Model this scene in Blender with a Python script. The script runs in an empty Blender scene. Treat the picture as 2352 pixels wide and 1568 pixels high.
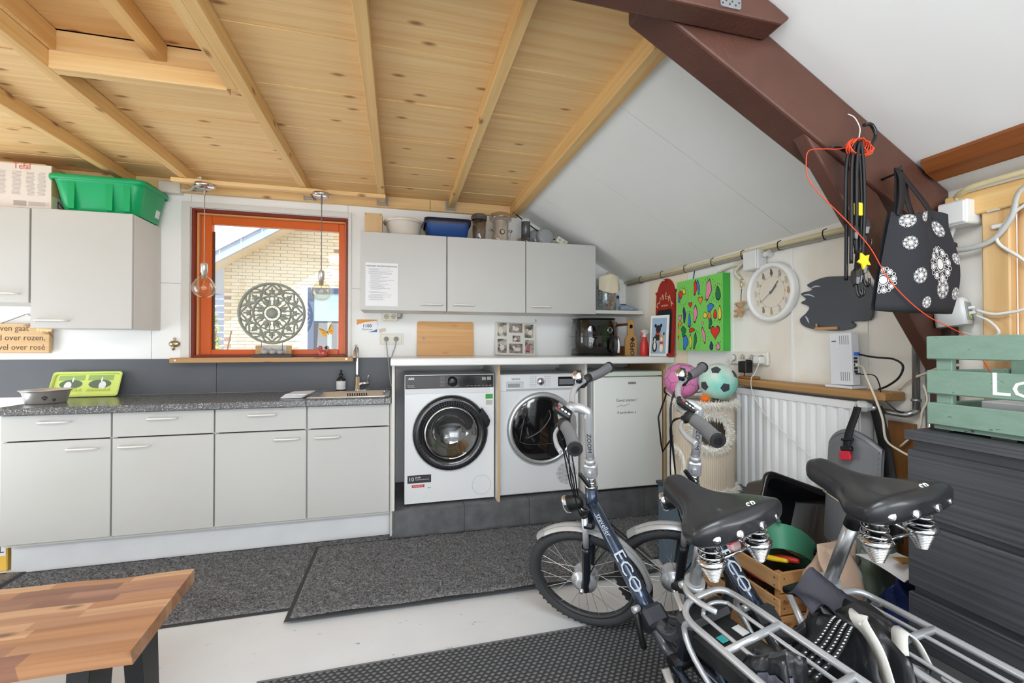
import bpy, bmesh, math, random
from math import pi, sin, cos, radians as R
from mathutils import Vector as V, Matrix as Mx
random.seed(7)
SC = bpy.context.scene
COL = SC.collection
# ---------------------------------------------------------------- camera
cam = bpy.data.objects.new('camera', bpy.data.cameras.new('camera')); COL.objects.link(cam)
cam.location = (0, 0, 1.23); cam.rotation_euler = (R(90.6), 0, R(-14.4))
cam.data.sensor_width = 36; cam.data.lens = 36 * 1010 / 2352; cam.data.clip_start = .02
SC.camera = cam
# ---------------------------------------------------------------- sky, sun, daylight
SC.view_settings.view_transform = 'Standard'; SC.view_settings.look = 'None'
SC.view_settings.gamma = 1; SC.view_settings.use_curve_mapping = False
SC.view_settings.exposure = 0.15
wd = bpy.data.worlds.new('sky'); SC.world = wd; wd.use_nodes = True
wb = wd.node_tree.nodes['Background']; wb.inputs[0].default_value = (.88, .94, 1, 1); wb.inputs[1].default_value = 2.2
def lamp(name, kind, loc, rot, energy, size=None, col=(1, 1, 1)):
    l = bpy.data.lights.new(name, kind); l.energy = energy; l.color = col
    if size:
        l.shape = 'RECTANGLE'; l.size, l.size_y = size
    o = bpy.data.objects.new(name, l); COL.objects.link(o); o.location = loc; o.rotation_euler = rot
    return o
su = lamp('sun', 'SUN', (0, -5, 12), (0, 0, 0), 7.5, col=(1, .96, .9)); su.data.angle = R(.6)
su.rotation_euler = V((.16, .52, -1)).to_track_quat('-Z', 'Y').to_euler()
# daylight through the wide doors behind the camera and the glass door on the left; two added fill lamps follow
lamp('daylight_rear_doors', 'AREA', (-.3, -2.85, .95), (R(112), 0, 0), 46, (2.8, 1.7), (.9, .955, 1))
lamp('daylight_left_door', 'AREA', (-3.1, 2.4, .95), (0, R(-124), 0), 19, (1.6, 1.1), (.92, .97, 1))
lamp('overhead_fill', 'AREA', (-.1, .25, 2.33), (R(22), R(8), 0), 62, (1.8, 1.0), (.9, .95, 1))  # added lamp out of view, brightens fridge, right wall and bikes from above
lamp('right_fill', 'AREA', (1.9, -1.35, 1.2), (R(96), 0, R(40)), 30, (1.5, .8), (.93, .97, 1))  # added lamp out of view, lifts the underlit right side
# ---------------------------------------------------------------- materials
def lin(c):
    return tuple(((x / 255 / 12.92) if x < 10.3 else ((x / 255 + .055) / 1.055) ** 2.4) for x in c[:3]) + (1,)
MT = {}
def mat(name, c=(200, 200, 200), rough=.5, metal=0, spec=.5, coat=0, trans=0, bump=None, var=None, emit=0, alpha=1, sheen=0, ior=1.45):
    if name in MT: return MT[name]
    m = bpy.data.materials.new(name); m.use_nodes = True; MT[name] = m
    nt = m.node_tree; p = nt.nodes['Principled BSDF']; I = p.inputs
    I['Base Color'].default_value = lin(c); I['Roughness'].default_value = rough; I['Metallic'].default_value = metal
    I['Specular IOR Level'].default_value = spec; I['Coat Weight'].default_value = coat; I['Coat Roughness'].default_value = .08
    I['Transmission Weight'].default_value = trans; I['Alpha'].default_value = alpha; I['IOR'].default_value = ior
    I['Sheen Weight'].default_value = sheen
    if emit:
        I['Emission Color'].default_value = lin(c); I['Emission Strength'].default_value = emit
    if bump or var:
        tc = nt.nodes.new('ShaderNodeTexCoord')
    if var:                                   # (scale, colour2, contrast)
        n = nt.nodes.new('ShaderNodeTexNoise'); n.inputs['Scale'].default_value = var[0]; n.inputs['Detail'].default_value = 5
        nt.links.new(tc.outputs['Object'], n.inputs['Vector'])
        r = nt.nodes.new('ShaderNodeValToRGB'); k = var[2] if len(var) > 2 else .25
        r.color_ramp.elements[0].position = .5 - k; r.color_ramp.elements[1].position = .5 + k
        r.color_ramp.elements[0].color = lin(c); r.color_ramp.elements[1].color = lin(var[1])
        nt.links.new(n.outputs[0], r.inputs[0]); nt.links.new(r.outputs[0], I['Base Color'])
    if bump:                                  # (scale, strength, distance)
        n = nt.nodes.new('ShaderNodeTexNoise'); n.inputs['Scale'].default_value = bump[0]; n.inputs['Detail'].default_value = 4
        nt.links.new(tc.outputs['Object'], n.inputs['Vector'])
        b = nt.nodes.new('ShaderNodeBump'); b.inputs['Strength'].default_value = bump[1]; b.inputs['Distance'].default_value = bump[2] if len(bump) > 2 else .003
        nt.links.new(n.outputs[0], b.inputs['Height']); nt.links.new(b.outputs[0], I['Normal'])
    return m
def wood(name, c1, c2, axis='x', dark=None, scale=1., rough=.5, knots=True, spread=.16, fine=1.6):
    """grain stretched along one axis, shade per board, knots"""
    if name in MT: return MT[name]
    m = bpy.data.materials.new(name); m.use_nodes = True; MT[name] = m
    nt = m.node_tree; N = nt.nodes; L = nt.links; p = N['Principled BSDF']; p.inputs['Roughness'].default_value = rough
    tc = N.new('ShaderNodeTexCoord'); geo = N.new('ShaderNodeNewGeometry')
    add = N.new('ShaderNodeVectorMath'); add.operation = 'MULTIPLY_ADD'
    cmb = N.new('ShaderNodeCombineXYZ')
    for i in range(3): L.new(geo.outputs['Random Per Island'], cmb.inputs[i])
    L.new(cmb.outputs[0], add.inputs[0]); add.inputs[1].default_value = (37, 53, 71); L.new(tc.outputs['Object'], add.inputs[2])
    def mp(lo, hi, flat=1.):
        q = N.new('ShaderNodeMapping'); s = [hi * scale, hi * scale, hi * scale * (flat if axis != 'z' else 1)]; s['xyz'.index(axis)] = lo * scale
        if axis == 'z': s[0] *= flat
        q.inputs['Scale'].default_value = s; L.new(add.outputs[0], q.inputs[0]); return q
    n = N.new('ShaderNodeTexNoise'); n.inputs['Detail'].default_value = 6; n.inputs['Scale'].default_value = 1; n.inputs['Distortion'].default_value = .6
    L.new(mp(1.1, 22 * fine).outputs[0], n.inputs[0])
    r = N.new('ShaderNodeValToRGB'); r.color_ramp.elements[0].position = .3; r.color_ramp.elements[1].position = .72
    r.color_ramp.elements[0].color = lin(c1); r.color_ramp.elements[1].color = lin(c2); L.new(n.outputs[0], r.inputs[0])
    hs = N.new('ShaderNodeHueSaturation'); mr = N.new('ShaderNodeMapRange'); L.new(geo.outputs['Random Per Island'], mr.inputs[0])
    mr.inputs[3].default_value = 1 - spread; mr.inputs[4].default_value = 1 + spread * .5
    L.new(mr.outputs[0], hs.inputs['Value']); L.new(r.outputs[0], hs.inputs['Color']); out = hs.outputs[0]
    if knots:
        v = N.new('ShaderNodeTexVoronoi'); v.inputs['Scale'].default_value = 1; v.voronoi_dimensions = '2D'
        sx = N.new('ShaderNodeSeparateXYZ'); L.new(add.outputs[0], sx.inputs[0]); ai = 'xyz'.index(axis); oth = [i for i in range(3) if i != ai]
        sm = N.new('ShaderNodeMath'); L.new(sx.outputs[oth[0]], sm.inputs[0]); L.new(sx.outputs[oth[1]], sm.inputs[1])
        ml = N.new('ShaderNodeMath'); ml.operation = 'MULTIPLY'; ml.inputs[1].default_value = 3.0 * scale; L.new(sx.outputs[ai], ml.inputs[0])
        mw = N.new('ShaderNodeMath'); mw.operation = 'MULTIPLY'; mw.inputs[1].default_value = 7.5 * scale; L.new(sm.outputs[0], mw.inputs[0])
        cv_ = N.new('ShaderNodeCombineXYZ'); L.new(ml.outputs[0], cv_.inputs[0]); L.new(mw.outputs[0], cv_.inputs[1]); L.new(cv_.outputs[0], v.inputs[0])
        kr = N.new('ShaderNodeValToRGB'); kr.color_ramp.elements[0].position = .03; kr.color_ramp.elements[0].color = (.85, .85, .85, 1)
        kr.color_ramp.elements[1].position = .11; kr.color_ramp.elements[1].color = (0, 0, 0, 1); L.new(v.outputs['Distance'], kr.inputs[0])
        gt = N.new('ShaderNodeMath'); gt.operation = 'GREATER_THAN'; gt.inputs[1].default_value = .52
        sp = N.new('ShaderNodeSeparateColor'); L.new(v.outputs['Color'], sp.inputs[0]); L.new(sp.outputs[0], gt.inputs[0])
        mu = N.new('ShaderNodeMath'); mu.operation = 'MULTIPLY'; L.new(kr.outputs[0], mu.inputs[0]); L.new(gt.outputs[0], mu.inputs[1])
        mx = N.new('ShaderNodeMix'); mx.data_type = 'RGBA'; L.new(mu.outputs[0], mx.inputs[0]); L.new(out, mx.inputs[6])
        mx.inputs[7].default_value = lin(dark or (138, 84, 40)); out = mx.outputs[2]
    L.new(out, p.inputs['Base Color'])
    b = N.new('ShaderNodeBump'); b.inputs['Strength'].default_value = .12; b.inputs['Distance'].default_value = .002
    L.new(n.outputs[0], b.inputs['Height']); L.new(b.outputs[0], p.inputs['Normal'])
    return m
def island(name, cols, rough=.8, bump=None):
    """one material whose loose pieces each take a colour of their own from a list"""
    if name in MT: return MT[name]
    m = mat(name, cols[0], rough, bump=bump); nt = m.node_tree
    g = nt.nodes.new('ShaderNodeNewGeometry'); r = nt.nodes.new('ShaderNodeValToRGB'); r.color_ramp.interpolation = 'CONSTANT'
    e = r.color_ramp.elements
    while len(e) < len(cols): e.new(.5)
    for i, c in enumerate(cols): e[i].position = i / len(cols); e[i].color = lin(c)
    nt.links.new(g.outputs['Random Per Island'], r.inputs[0]); nt.links.new(r.outputs[0], nt.nodes['Principled BSDF'].inputs['Base Color'])
    return m
def glass(name, tint=(255, 255, 255), refl=.06, rough=0.):
    """thin pane: clear with a faint mirror"""
    if name in MT: return MT[name]
    m = bpy.data.materials.new(name); m.use_nodes = True; MT[name] = m; nt = m.node_tree; N = nt.nodes
    N.remove(N['Principled BSDF']); t = N.new('ShaderNodeBsdfTransparent'); t.inputs[0].default_value = lin(tint)
    g = N.new('ShaderNodeBsdfGlossy'); g.inputs['Roughness'].default_value = rough; x = N.new('ShaderNodeMixShader')
    lw = N.new('ShaderNodeLayerWeight'); lw.inputs[0].default_value = .25; mr = N.new('ShaderNodeMapRange'); mr.inputs[3].default_value = refl; mr.inputs[4].default_value = .7
    nt.links.new(lw.outputs['Facing'], mr.inputs[0]); nt.links.new(mr.outputs[0], x.inputs[0])
    nt.links.new(t.outputs[0], x.inputs[1]); nt.links.new(g.outputs[0], x.inputs[2]); nt.links.new(x.outputs[0], N['Material Output'].inputs[0])
    return m
# ---------------------------------------------------------------- mesh builder
class B:
    def __init__(s): s.v = []; s.f = []; s.mi = 0; s.fm = []; s.fs = []
    def m(s, i): s.mi = i; return s
    def add(s, vs, fs, smooth=False):
        o = len(s.v); s.v += [tuple(v) for v in vs]; s.f += [tuple(i + o for i in f) for f in fs]
        s.fm += [s.mi] * len(fs); s.fs += [smooth] * len(fs); return s
    def box(s, a, b, bev=0, M=None):
        (x0, y0, z0), (x1, y1, z1) = [tuple(map(f, zip(a, b))) for f in (min, max)]
        if bev <= 0:
            vs = [(x, y, z) for x in (x0, x1) for y in (y0, y1) for z in (z0, z1)]
            fs = [(0, 1, 3, 2), (4, 6, 7, 5), (0, 4, 5, 1), (2, 3, 7, 6), (0, 2, 6, 4), (1, 5, 7, 3)]
        else:
            c = min(bev, (x1 - x0) * .49, (y1 - y0) * .49, (z1 - z0) * .49)
            vs = []; ix = {}
            for i, x in enumerate((x0, x1)):
                for j, y in enumerate((y0, y1)):
                    for k, z in enumerate((z0, z1)):
                        sx, sy, sz = (c if i == 0 else -c), (c if j == 0 else -c), (c if k == 0 else -c)
                        ix[i, j, k] = len(vs); vs += [(x, y + sy, z + sz), (x + sx, y, z + sz), (x + sx, y + sy, z)]
            g = lambda i, j, k, a: ix[i, j, k] + a
            fs = [(g(0,0,0,0),g(0,0,1,0),g(0,1,1,0),g(0,1,0,0)), (g(1,0,0,0),g(1,1,0,0),g(1,1,1,0),g(1,0,1,0)),
                  (g(0,0,0,1),g(1,0,0,1),g(1,0,1,1),g(0,0,1,1)), (g(0,1,0,1),g(0,1,1,1),g(1,1,1,1),g(1,1,0,1)),
                  (g(0,0,0,2),g(0,1,0,2),g(1,1,0,2),g(1,0,0,2)), (g(0,0,1,2),g(1,0,1,2),g(1,1,1,2),g(0,1,1,2))]
            for j in (0, 1):
                for k in (0, 1): fs.append((g(0,j,k,1),g(1,j,k,1),g(1,j,k,2),g(0,j,k,2)))
            for i in (0, 1):
                for k in (0, 1): fs.append((g(i,0,k,0),g(i,1,k,0),g(i,1,k,2),g(i,0,k,2)))
                for j in (0, 1): fs.append((g(i,j,0,0),g(i,j,1,0),g(i,j,1,1),g(i,j,0,1)))
            for q in ix.values(): fs.append((q, q + 1, q + 2))
        if M is not None: vs = [M @ V(v) for v in vs]
        return s.add(vs, fs)
    def obox(s, c, size, rot=(0, 0, 0), bev=0):
        from mathutils import Euler
        M = Mx.Translation(V(c)) @ (rot if isinstance(rot, Mx) else Euler(rot).to_matrix().to_4x4())
        h = [x / 2 for x in size]
        return s.box([-x for x in h], h, bev, M)
    def beam(s, p, q, w, h, up=(0, 0, 1), bev=0):
        p, q = V(p), V(q); d = q - p; l = d.length; d.normalize(); u = V(up); sd = d.cross(u).normalized(); u = sd.cross(d)
        M = Mx(((d.x, sd.x, u.x, p.x), (d.y, sd.y, u.y, p.y), (d.z, sd.z, u.z, p.z), (0, 0, 0, 1)))
        return s.box((0, -w / 2, -h / 2), (l, w / 2, h / 2), bev, M)
    def tube(s, pts, r, n=8, closed=False, sm=0, cap=True, flat=1.):
        pts = [V(p) for p in pts]
        if sm: pts = smooth(pts, sm, closed)
        N = len(pts); rr = r if callable(r) else (lambda t: r); vs = []; fs = []; prev = None
        for i, p in enumerate(pts):
            a = pts[(i - 1) % N] if (closed or i) else p; b = pts[(i + 1) % N] if (closed or i < N - 1) else p
            d = (b - a)
            d = d.normalized() if d.length > 1e-9 else V((0, 0, 1))
            if prev is None: u = d.orthogonal().normalized()
            else:
                u = prev - d * prev.dot(d); u = u.normalized() if u.length > 1e-6 else d.orthogonal().normalized()
            prev = u; w = d.cross(u); k = rr(i / max(1, N - 1))
            vs += [p + u * cos(2 * pi * j / n) * k + w * sin(2 * pi * j / n) * k * flat for j in range(n)]
        for i in range(N if closed else N - 1):
            a = i * n; b = ((i + 1) % N) * n
            fs += [(a + j, a + (j + 1) % n, b + (j + 1) % n, b + j) for j in range(n)]
        s.add(vs, fs, True)
        if cap and not closed:
            o = len(s.v) - N * n
            s.f += [tuple(o + j for j in reversed(range(n))), tuple(o + (N - 1) * n + j for j in range(n))]
            s.fm += [s.mi] * 2; s.fs += [False] * 2
        return s
    def cyl(s, p, q, r, r2=None, n=16, cap=True):
        r2 = r if r2 is None else r2
        return s.tube([p, q], (lambda t: r + (r2 - r) * t), n, cap=cap)
    def lathe(s, prof, c=(0, 0, 0), d=(0, 0, 1), n=24, sx=1, sy=1, arc=2 * pi, smooth=True):
        d = V(d).normalized(); q = d.to_track_quat('Z', 'Y').to_matrix() if abs(d.z) < .999 else (Mx.Identity(3) if d.z > 0 else Mx.Rotation(pi, 3, 'X'))
        c = V(c); full = abs(arc - 2 * pi) < 1e-6; k = n if full else n + 1
        vs = [c + q @ V((r * cos(arc * j / n) * sx, r * sin(arc * j / n) * sy, z)) for r, z in prof for j in range(k)]
        fs = []
        for i in range(len(prof) - 1):
            for j in range(n):
                j2 = (j + 1) % k; fs.append((i * k + j, i * k + j2, (i + 1) * k + j2, (i + 1) * k + j))
        return s.add(vs, fs, smooth)
    def prism(s, poly, ax, lo, hi, smooth=False):
        n = len(poly); mk = {'x': lambda a, b, t: (t, a, b), 'y': lambda a, b, t: (a, t, b), 'z': lambda a, b, t: (a, b, t)}[ax]
        vs = [mk(a, b, lo) for a, b in poly] + [mk(a, b, hi) for a, b in poly]
        s.add(vs, [tuple(range(n)), tuple(reversed(range(n, 2 * n)))])
        o = len(s.v) - 2 * n
        for i in range(n):
            s.f.append((o + i, o + n + i, o + n + (i + 1) % n, o + (i + 1) % n)); s.fm.append(s.mi); s.fs.append(smooth)
        return s
    def sph(s, c, r, n=16, rot=None):
        r = (r, r, r) if isinstance(r, (int, float)) else r; h = max(4, n // 2); c = V(c); vs = []; fs = []
        for i in range(h + 1):
            t = pi * i / h
            for j in range(n):
                a = 2 * pi * j / n; p = V((r[0] * sin(t) * cos(a), r[1] * sin(t) * sin(a), r[2] * cos(t)))
                vs.append(c + ((rot @ p) if rot else p))
        for i in range(h):
            fs += [(i * n + j, (i + 1) * n + j, (i + 1) * n + (j + 1) % n, i * n + (j + 1) % n) for j in range(n)]
        return s.add(vs, fs, True)
    def grid(s, fn, nu, nv, cu=False, cv=False, smooth=True):
        vs = [fn(i / (nu if cu else nu - 1), j / (nv if cv else nv - 1)) for i in range(nu) for j in range(nv)]; fs = []
        for i in range(nu if cu else nu - 1):
            for j in range(nv if cv else nv - 1):
                a, b = (i + 1) % nu, (j + 1) % nv; fs.append((i * nv + j, a * nv + j, a * nv + b, i * nv + b))
        return s.add(vs, fs, smooth)
    def mesh(s, name):
        me = bpy.data.meshes.new(name); me.from_pydata(s.v, [], s.f)
        me.polygons.foreach_set('material_index', s.fm); me.polygons.foreach_set('use_smooth', s.fs)
        bm = bmesh.new(); bm.from_mesh(me); bmesh.ops.remove_doubles(bm, verts=bm.verts, dist=1e-6)
        bmesh.ops.recalc_face_normals(bm, faces=bm.faces); bm.to_mesh(me); bm.free(); me.update(); return me
def smooth(pts, k=4, closed=False):
    n = len(pts); out = []
    for i in range(n if closed else n - 1):
        g = (lambda j: pts[j % n]) if closed else (lambda j: pts[max(0, min(n - 1, j))])
        a, b, c, d = map(V, (g(i - 1), g(i), g(i + 1), g(i + 2)))
        for q in range(k):
            t = q / k; out.append(.5 * (2 * b + (c - a) * t + (2 * a - 5 * b + 4 * c - d) * t * t + (3 * b - a - 3 * c + d) * t ** 3))
    if not closed: out.append(V(pts[-1]))
    return out
def rrect(x0, x1, y0, y1, r, n=5):
    o = []
    for cx, cy, a in ((x1 - r, y1 - r, 0), (x0 + r, y1 - r, 90), (x0 + r, y0 + r, 180), (x1 - r, y0 + r, 270)):
        o += [(cx + r * cos(R(a + 90 * i / n)), cy + r * sin(R(a + 90 * i / n))) for i in range(n + 1)]
    return o
def circ(cx, cy, r, n=24, ry=None): return [(cx + r * cos(2 * pi * i / n), cy + (ry or r) * sin(2 * pi * i / n)) for i in range(n)]
def tag(o, label=None, cat=None, group=None, kind=None):
    for k, v in (('label', label), ('category', cat), ('group', group), ('kind', kind)):
        if v: o[k] = v
    return o
INV = {}
def E(name, loc, label=None, cat=None, group=None, kind=None):
    e = bpy.data.objects.new(name, None); COL.objects.link(e); e.location = loc; e.empty_display_size = .05
    INV[e] = Mx.Translation(-V(loc)); return tag(e, label, cat, group, kind)
def O(b, name, mats, par=None, label=None, cat=None, group=None, kind=None, sub=0, me=None, bev=0):
    """b: builder in world coordinates -> object, a child of par (Empty or mesh) or top-level with its origin at its base"""
    mats = mats if isinstance(mats, (list, tuple)) else [mats]
    me = me or b.mesh(name)
    if not me.materials:
        for m in mats: me.materials.append(m)
    o = bpy.data.objects.new(name, me); COL.objects.link(o)
    if par is not None:
        o.parent = par
        if par in INV: o.matrix_parent_inverse = INV[par]
    else:
        xs = [v.co for v in me.vertices]
        c = V(((min(p.x for p in xs) + max(p.x for p in xs)) / 2, (min(p.y for p in xs) + max(p.y for p in xs)) / 2, min(p.z for p in xs)))
        me.transform(Mx.Translation(-c)); o.location = c; INV[o] = Mx.Translation(-c)
    if sub:
        q = o.modifiers.new('subdivision', 'SUBSURF'); q.levels = q.render_levels = sub
    if bev:
        q = o.modifiers.new('bevel', 'BEVEL'); q.width = bev; q.segments = 2; q.limit_method = 'ANGLE'; q.angle_limit = R(40)
    return tag(o, label, cat, group, kind)
def T(txt, size, loc, rot, m, par, name='lettering', align='CENTER', ext=.0006, sx=1., space=1., bold=0):
    """flat lettering standing on a surface"""
    c = bpy.data.curves.new(name, 'FONT'); c.body = txt; c.size = size; c.align_x = align; c.align_y = 'CENTER'; c.extrude = ext; c.resolution_u = 2
    c.space_character = space; c.offset = bold
    o = bpy.data.objects.new(name, c); COL.objects.link(o); me = bpy.data.meshes.new_from_object(o.evaluated_get(bpy.context.evaluated_depsgraph_get()))
    bpy.data.objects.remove(o); bpy.data.curves.remove(c)
    from mathutils import Euler
    Rm = rot if isinstance(rot, Mx) else Euler(rot).to_matrix().to_4x4()
    me.transform(Mx.Translation(V(loc)) @ Rm @ Mx.Diagonal((sx, 1, 1, 1)))
    return O(None, name, m, par, me=me)
def dup(src, par=None, loc=None, rot=None, label=None):
    """copy of a thing with its parts and sub-parts (shared meshes)"""
    o = src.copy(); COL.objects.link(o)
    if par is not None: o.parent = par
    if loc is not None: o.location = loc
    if rot is not None: o.rotation_euler = rot
    if label: o['label'] = label
    for ch in list(src.children): dup(ch, o)
    return o
FY = (R(90), 0, 0)            # lettering on faces that look towards -Y
FX = (R(90), 0, R(-90))       # lettering on faces that look towards -X
# shared materials
white = mat('white_laminate', (216, 214, 208), .45, var=(3, (210, 208, 203)))
cabm = mat('cabinet_front', (192, 191, 188), .42, var=(2.5, (188, 187, 183)), bump=(900, .05, .0005))
wallm = mat('wall_white', (240, 240, 239), .7, bump=(60, .06, .002), var=(2, (234, 234, 231)))
wallr = mat('wall_cream', (236, 231, 220), .75, bump=(40, .08, .003), var=(2.2, (241, 238, 231), .16))
chrome = mat('chrome', (215, 216, 218), .12, 1); steel = mat('brushed_steel', (222, 222, 221), .34, .9)
alu = mat('aluminium', (196, 198, 200), .32, 1); dkm = mat('dark_metal', (38, 39, 42), .4, .6)
blk = mat('black_plastic', (22, 22, 24), .42); rub = mat('rubber', (36, 36, 38), .75); ivory = mat('ivory_plastic', (226, 220, 200), .4)
wpl = mat('white_plastic', (225, 226, 224), .35); gpl = mat('grey_plastic', (150, 152, 153), .45); ink = mat('ink', (45, 46, 50), .6)
lwhite = mat('white_ink', (235, 235, 233), .6); paper = mat('paper', (228, 228, 230), .7)
pineX = wood('pine_along_x', (243, 210, 154), (229, 182, 118), 'x'); pineY = wood('pine_along_y', (240, 204, 142), (226, 174, 104), 'y')
pineZ = wood('pine_along_z', (236, 200, 146), (216, 170, 110), 'z')
# ================================================================ the setting
S = 'structure'
XR, YB, YF, XL = 1.93, 3.5, -3.0, -3.2
def roofz(x): return 1.79 + .54 * (XR - x)
flm = mat('floor_paint', (216, 217, 219), .32, var=(5, (209, 210, 212)), bump=(14, .05, .002))
def scuffed(m):
    nt = m.node_tree; tc = nt.nodes.new('ShaderNodeTexCoord'); n = nt.nodes.new('ShaderNodeTexNoise'); n.inputs['Scale'].default_value = 9; n.inputs['Detail'].default_value = 8
    n.inputs['Roughness'].default_value = .75; mp = nt.nodes.new('ShaderNodeMapping'); mp.inputs['Scale'].default_value = (1, 2.4, 1)
    nt.links.new(tc.outputs['Object'], mp.inputs[0]); nt.links.new(mp.outputs[0], n.inputs[0])
    r = nt.nodes.new('ShaderNodeValToRGB'); r.color_ramp.elements[0].position = .325; r.color_ramp.elements[1].position = .36
    r.color_ramp.elements[0].color = (.25, .25, .25, 1); r.color_ramp.elements[1].color = (1, 1, 1, 1); nt.links.new(n.outputs[0], r.inputs[0])
    mx = nt.nodes.new('ShaderNodeMix'); mx.data_type = 'RGBA'; mx.blend_type = 'MULTIPLY'; mx.inputs[0].default_value = 1
    bc = nt.nodes['Principled BSDF'].inputs['Base Color']; src = bc.links[0].from_socket
    nt.links.new(src, mx.inputs[6]); nt.links.new(r.outputs[0], mx.inputs[7]); nt.links.new(mx.outputs[2], bc)
scuffed(flm)
O(B().box((XL, YF, -.1), (XR, YB, 0)), 'floor', flm, kind=S)
# back wall with the window opening, faced with boards
WX0, WX1, WZ0, WZ1 = -1.398, -.373, 1.15, 2.19
b = B()
for q in (((XL, 3.51, 0), (WX0, 3.64, 2.6)), ((WX1, 3.51, 0), (2.05, 3.64, 2.6)), ((WX0, 3.51, 0), (WX1, 3.64, WZ0)), ((WX0, 3.51, WZ1), (WX1, 3.64, 2.6))): b.box(*q)
wbk = O(b, 'wall_back', wallm, kind=S)
for x0, x1, z0, z1 in ((XL, -1.63, 0, 1.66), (XL, -1.63, 1.663, 2.37), (-1.627, WX0, 0, 1.66), (-1.627, WX0, 1.663, 2.37), (WX1, 1.93, 0, 1.66), (WX1, 1.93, 1.663, 2.37), (WX0 + .002, WX1 - .002, 0, WZ0), (WX0 + .002, WX1 - .002, WZ1, 2.37)):
    O(B().box((x0, 3.5, z0), (x1, 3.51, z1)), 'wall_board', wallm, wbk)
# right wall with a red door near the camera and an added unseen window opening
b = B()
for q in (((XR, 1.0, 0), (2.05, 3.64, 1.95)), ((XR, YF, 0), (2.05, -2.1, 1.95)), ((XR, -2.1, 0), (2.05, -.6, .8)), ((XR, -2.1, 1.6), (2.05, -.6, 1.95)), ((XR, -.6, 0), (2.05, -.05, 1.95)), ((XR, -.05, 1.7), (2.05, 1.0, 1.95))): b.box(*q)
wr = O(b, 'wall_right', wallr, kind=S)
O(B().box((1.924, 1.43, 0), (1.93, 1.79, 1.74)).box((1.924, 1.795, .0), (1.93, 2.62, 1.74)), 'wall_board', mat('board_cream', (238, 236, 229), .75, var=(3, (228, 222, 209), .12)), wr)
O(B().box((1.922, 2.63, .9), (1.93, 3.1, 1.76)), 'wall_board', mat('board_beige', (232, 218, 190), .75, var=(2, (238, 228, 208))), wr)
O(B().box((1.9225, 2.2, 1.0), (1.93, 2.628, 1.74)), 'wall_board', wallm, wr)
O(B().box((1.918, 1.79, .9), (1.93, 1.80, 1.74)), 'batten', wallm, wr)
d1 = O(B().box((1.955, -.04, 0), (1.99, .955, 1.69), .004).box((1.948, .08, .12), (1.956, .42, .75), .004).box((1.948, .52, .12), (1.956, .85, .75), .004).box((1.948, .08, .85), (1.956, .85, 1.6), .004), 'door_1', mat('red_paint', (142, 42, 34), .4, bump=(120, .1, .002)), kind=S)
O(B().cyl((1.955, .06, 1.02), (1.91, .06, 1.02), .009).tube([(1.91, .06, 1.02), (1.908, .1, 1.02), (1.908, .17, 1.02)], .009), 'door_handle', chrome, d1)
jamb = O(B().box((1.895, .965, 0), (1.93, 1.036, 1.7), .004), 'trim_1', pineZ, kind=S)
O(B().tube([(1.94, .945, 0), (1.94, .945, 1.69)], .022, 12), 'round_moulding', mat('pale_wood', (236, 200, 150), .5), jamb)
O(B().box((1.88, YF, 1.675), (1.93, 1.13, 1.755), .004), 'trim_2', pineY, kind=S)
w3 = O(B().box((1.95, -2.1, .8), (2.0, -2.05, 1.6)).box((1.95, -.65, .8), (2.0, -.6, 1.6)).box((1.95, -2.05, .8), (2.0, -.65, .85)).box((1.95, -2.05, 1.55), (2.0, -.65, 1.6)), 'window_added_right', white, kind=S)  # unseen window, added to bring light in from the right
O(B().box((1.973, -2.05, .85), (1.977, -.65, 1.55)), 'pane', glass('clear_pane'), w3)
# left wall with a wide glass door opening, wall behind the camera with wide doors
b = B()
for q in (((XL - .12, YF, 0), (XL, 1.72, 2.6)), ((XL - .12, 3.05, 0), (XL, 3.64, 2.6)), ((XL - .12, 1.72, 2.15), (XL, 3.05, 2.6))): b.box(*q)
O(b, 'wall_left', wallm, kind=S)
b = B()
for q in (((XL, YF - .12, 0), (-2.55, YF, 2.6)), ((1.15, YF - .12, 0), (2.05, YF, 2.6)), ((-2.55, YF - .12, 2.25), (1.15, YF, 2.6))): b.box(*q)
O(b, 'wall_front', wallm, kind=S)
b = B()
for y in (1.72, 2.99): b.box((XL - .09, y, 0), (XL - .03, y + .06, 2.15), .004)
b.box((XL - .09, 1.78, 2.09), (XL - .03, 2.99, 2.15), .004).box((XL - .09, 1.78, 0), (XL - .03, 2.99, .05), .004)
d2 = O(b, 'door_2', white, kind=S)
O(B().box((XL - .063, 1.78, .05), (XL - .057, 2.99, 2.09)), 'pane', glass('clear_pane'), d2)
b = B()
for x in (-2.55, -.73, 1.09): b.box((x, YF - .09, 0), (x + .06, YF - .03, 2.25), .004)
b.box((-2.49, YF - .09, 2.19), (1.09, YF - .03, 2.25), .004)
d3 = O(b, 'door_3', white, kind=S)
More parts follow.
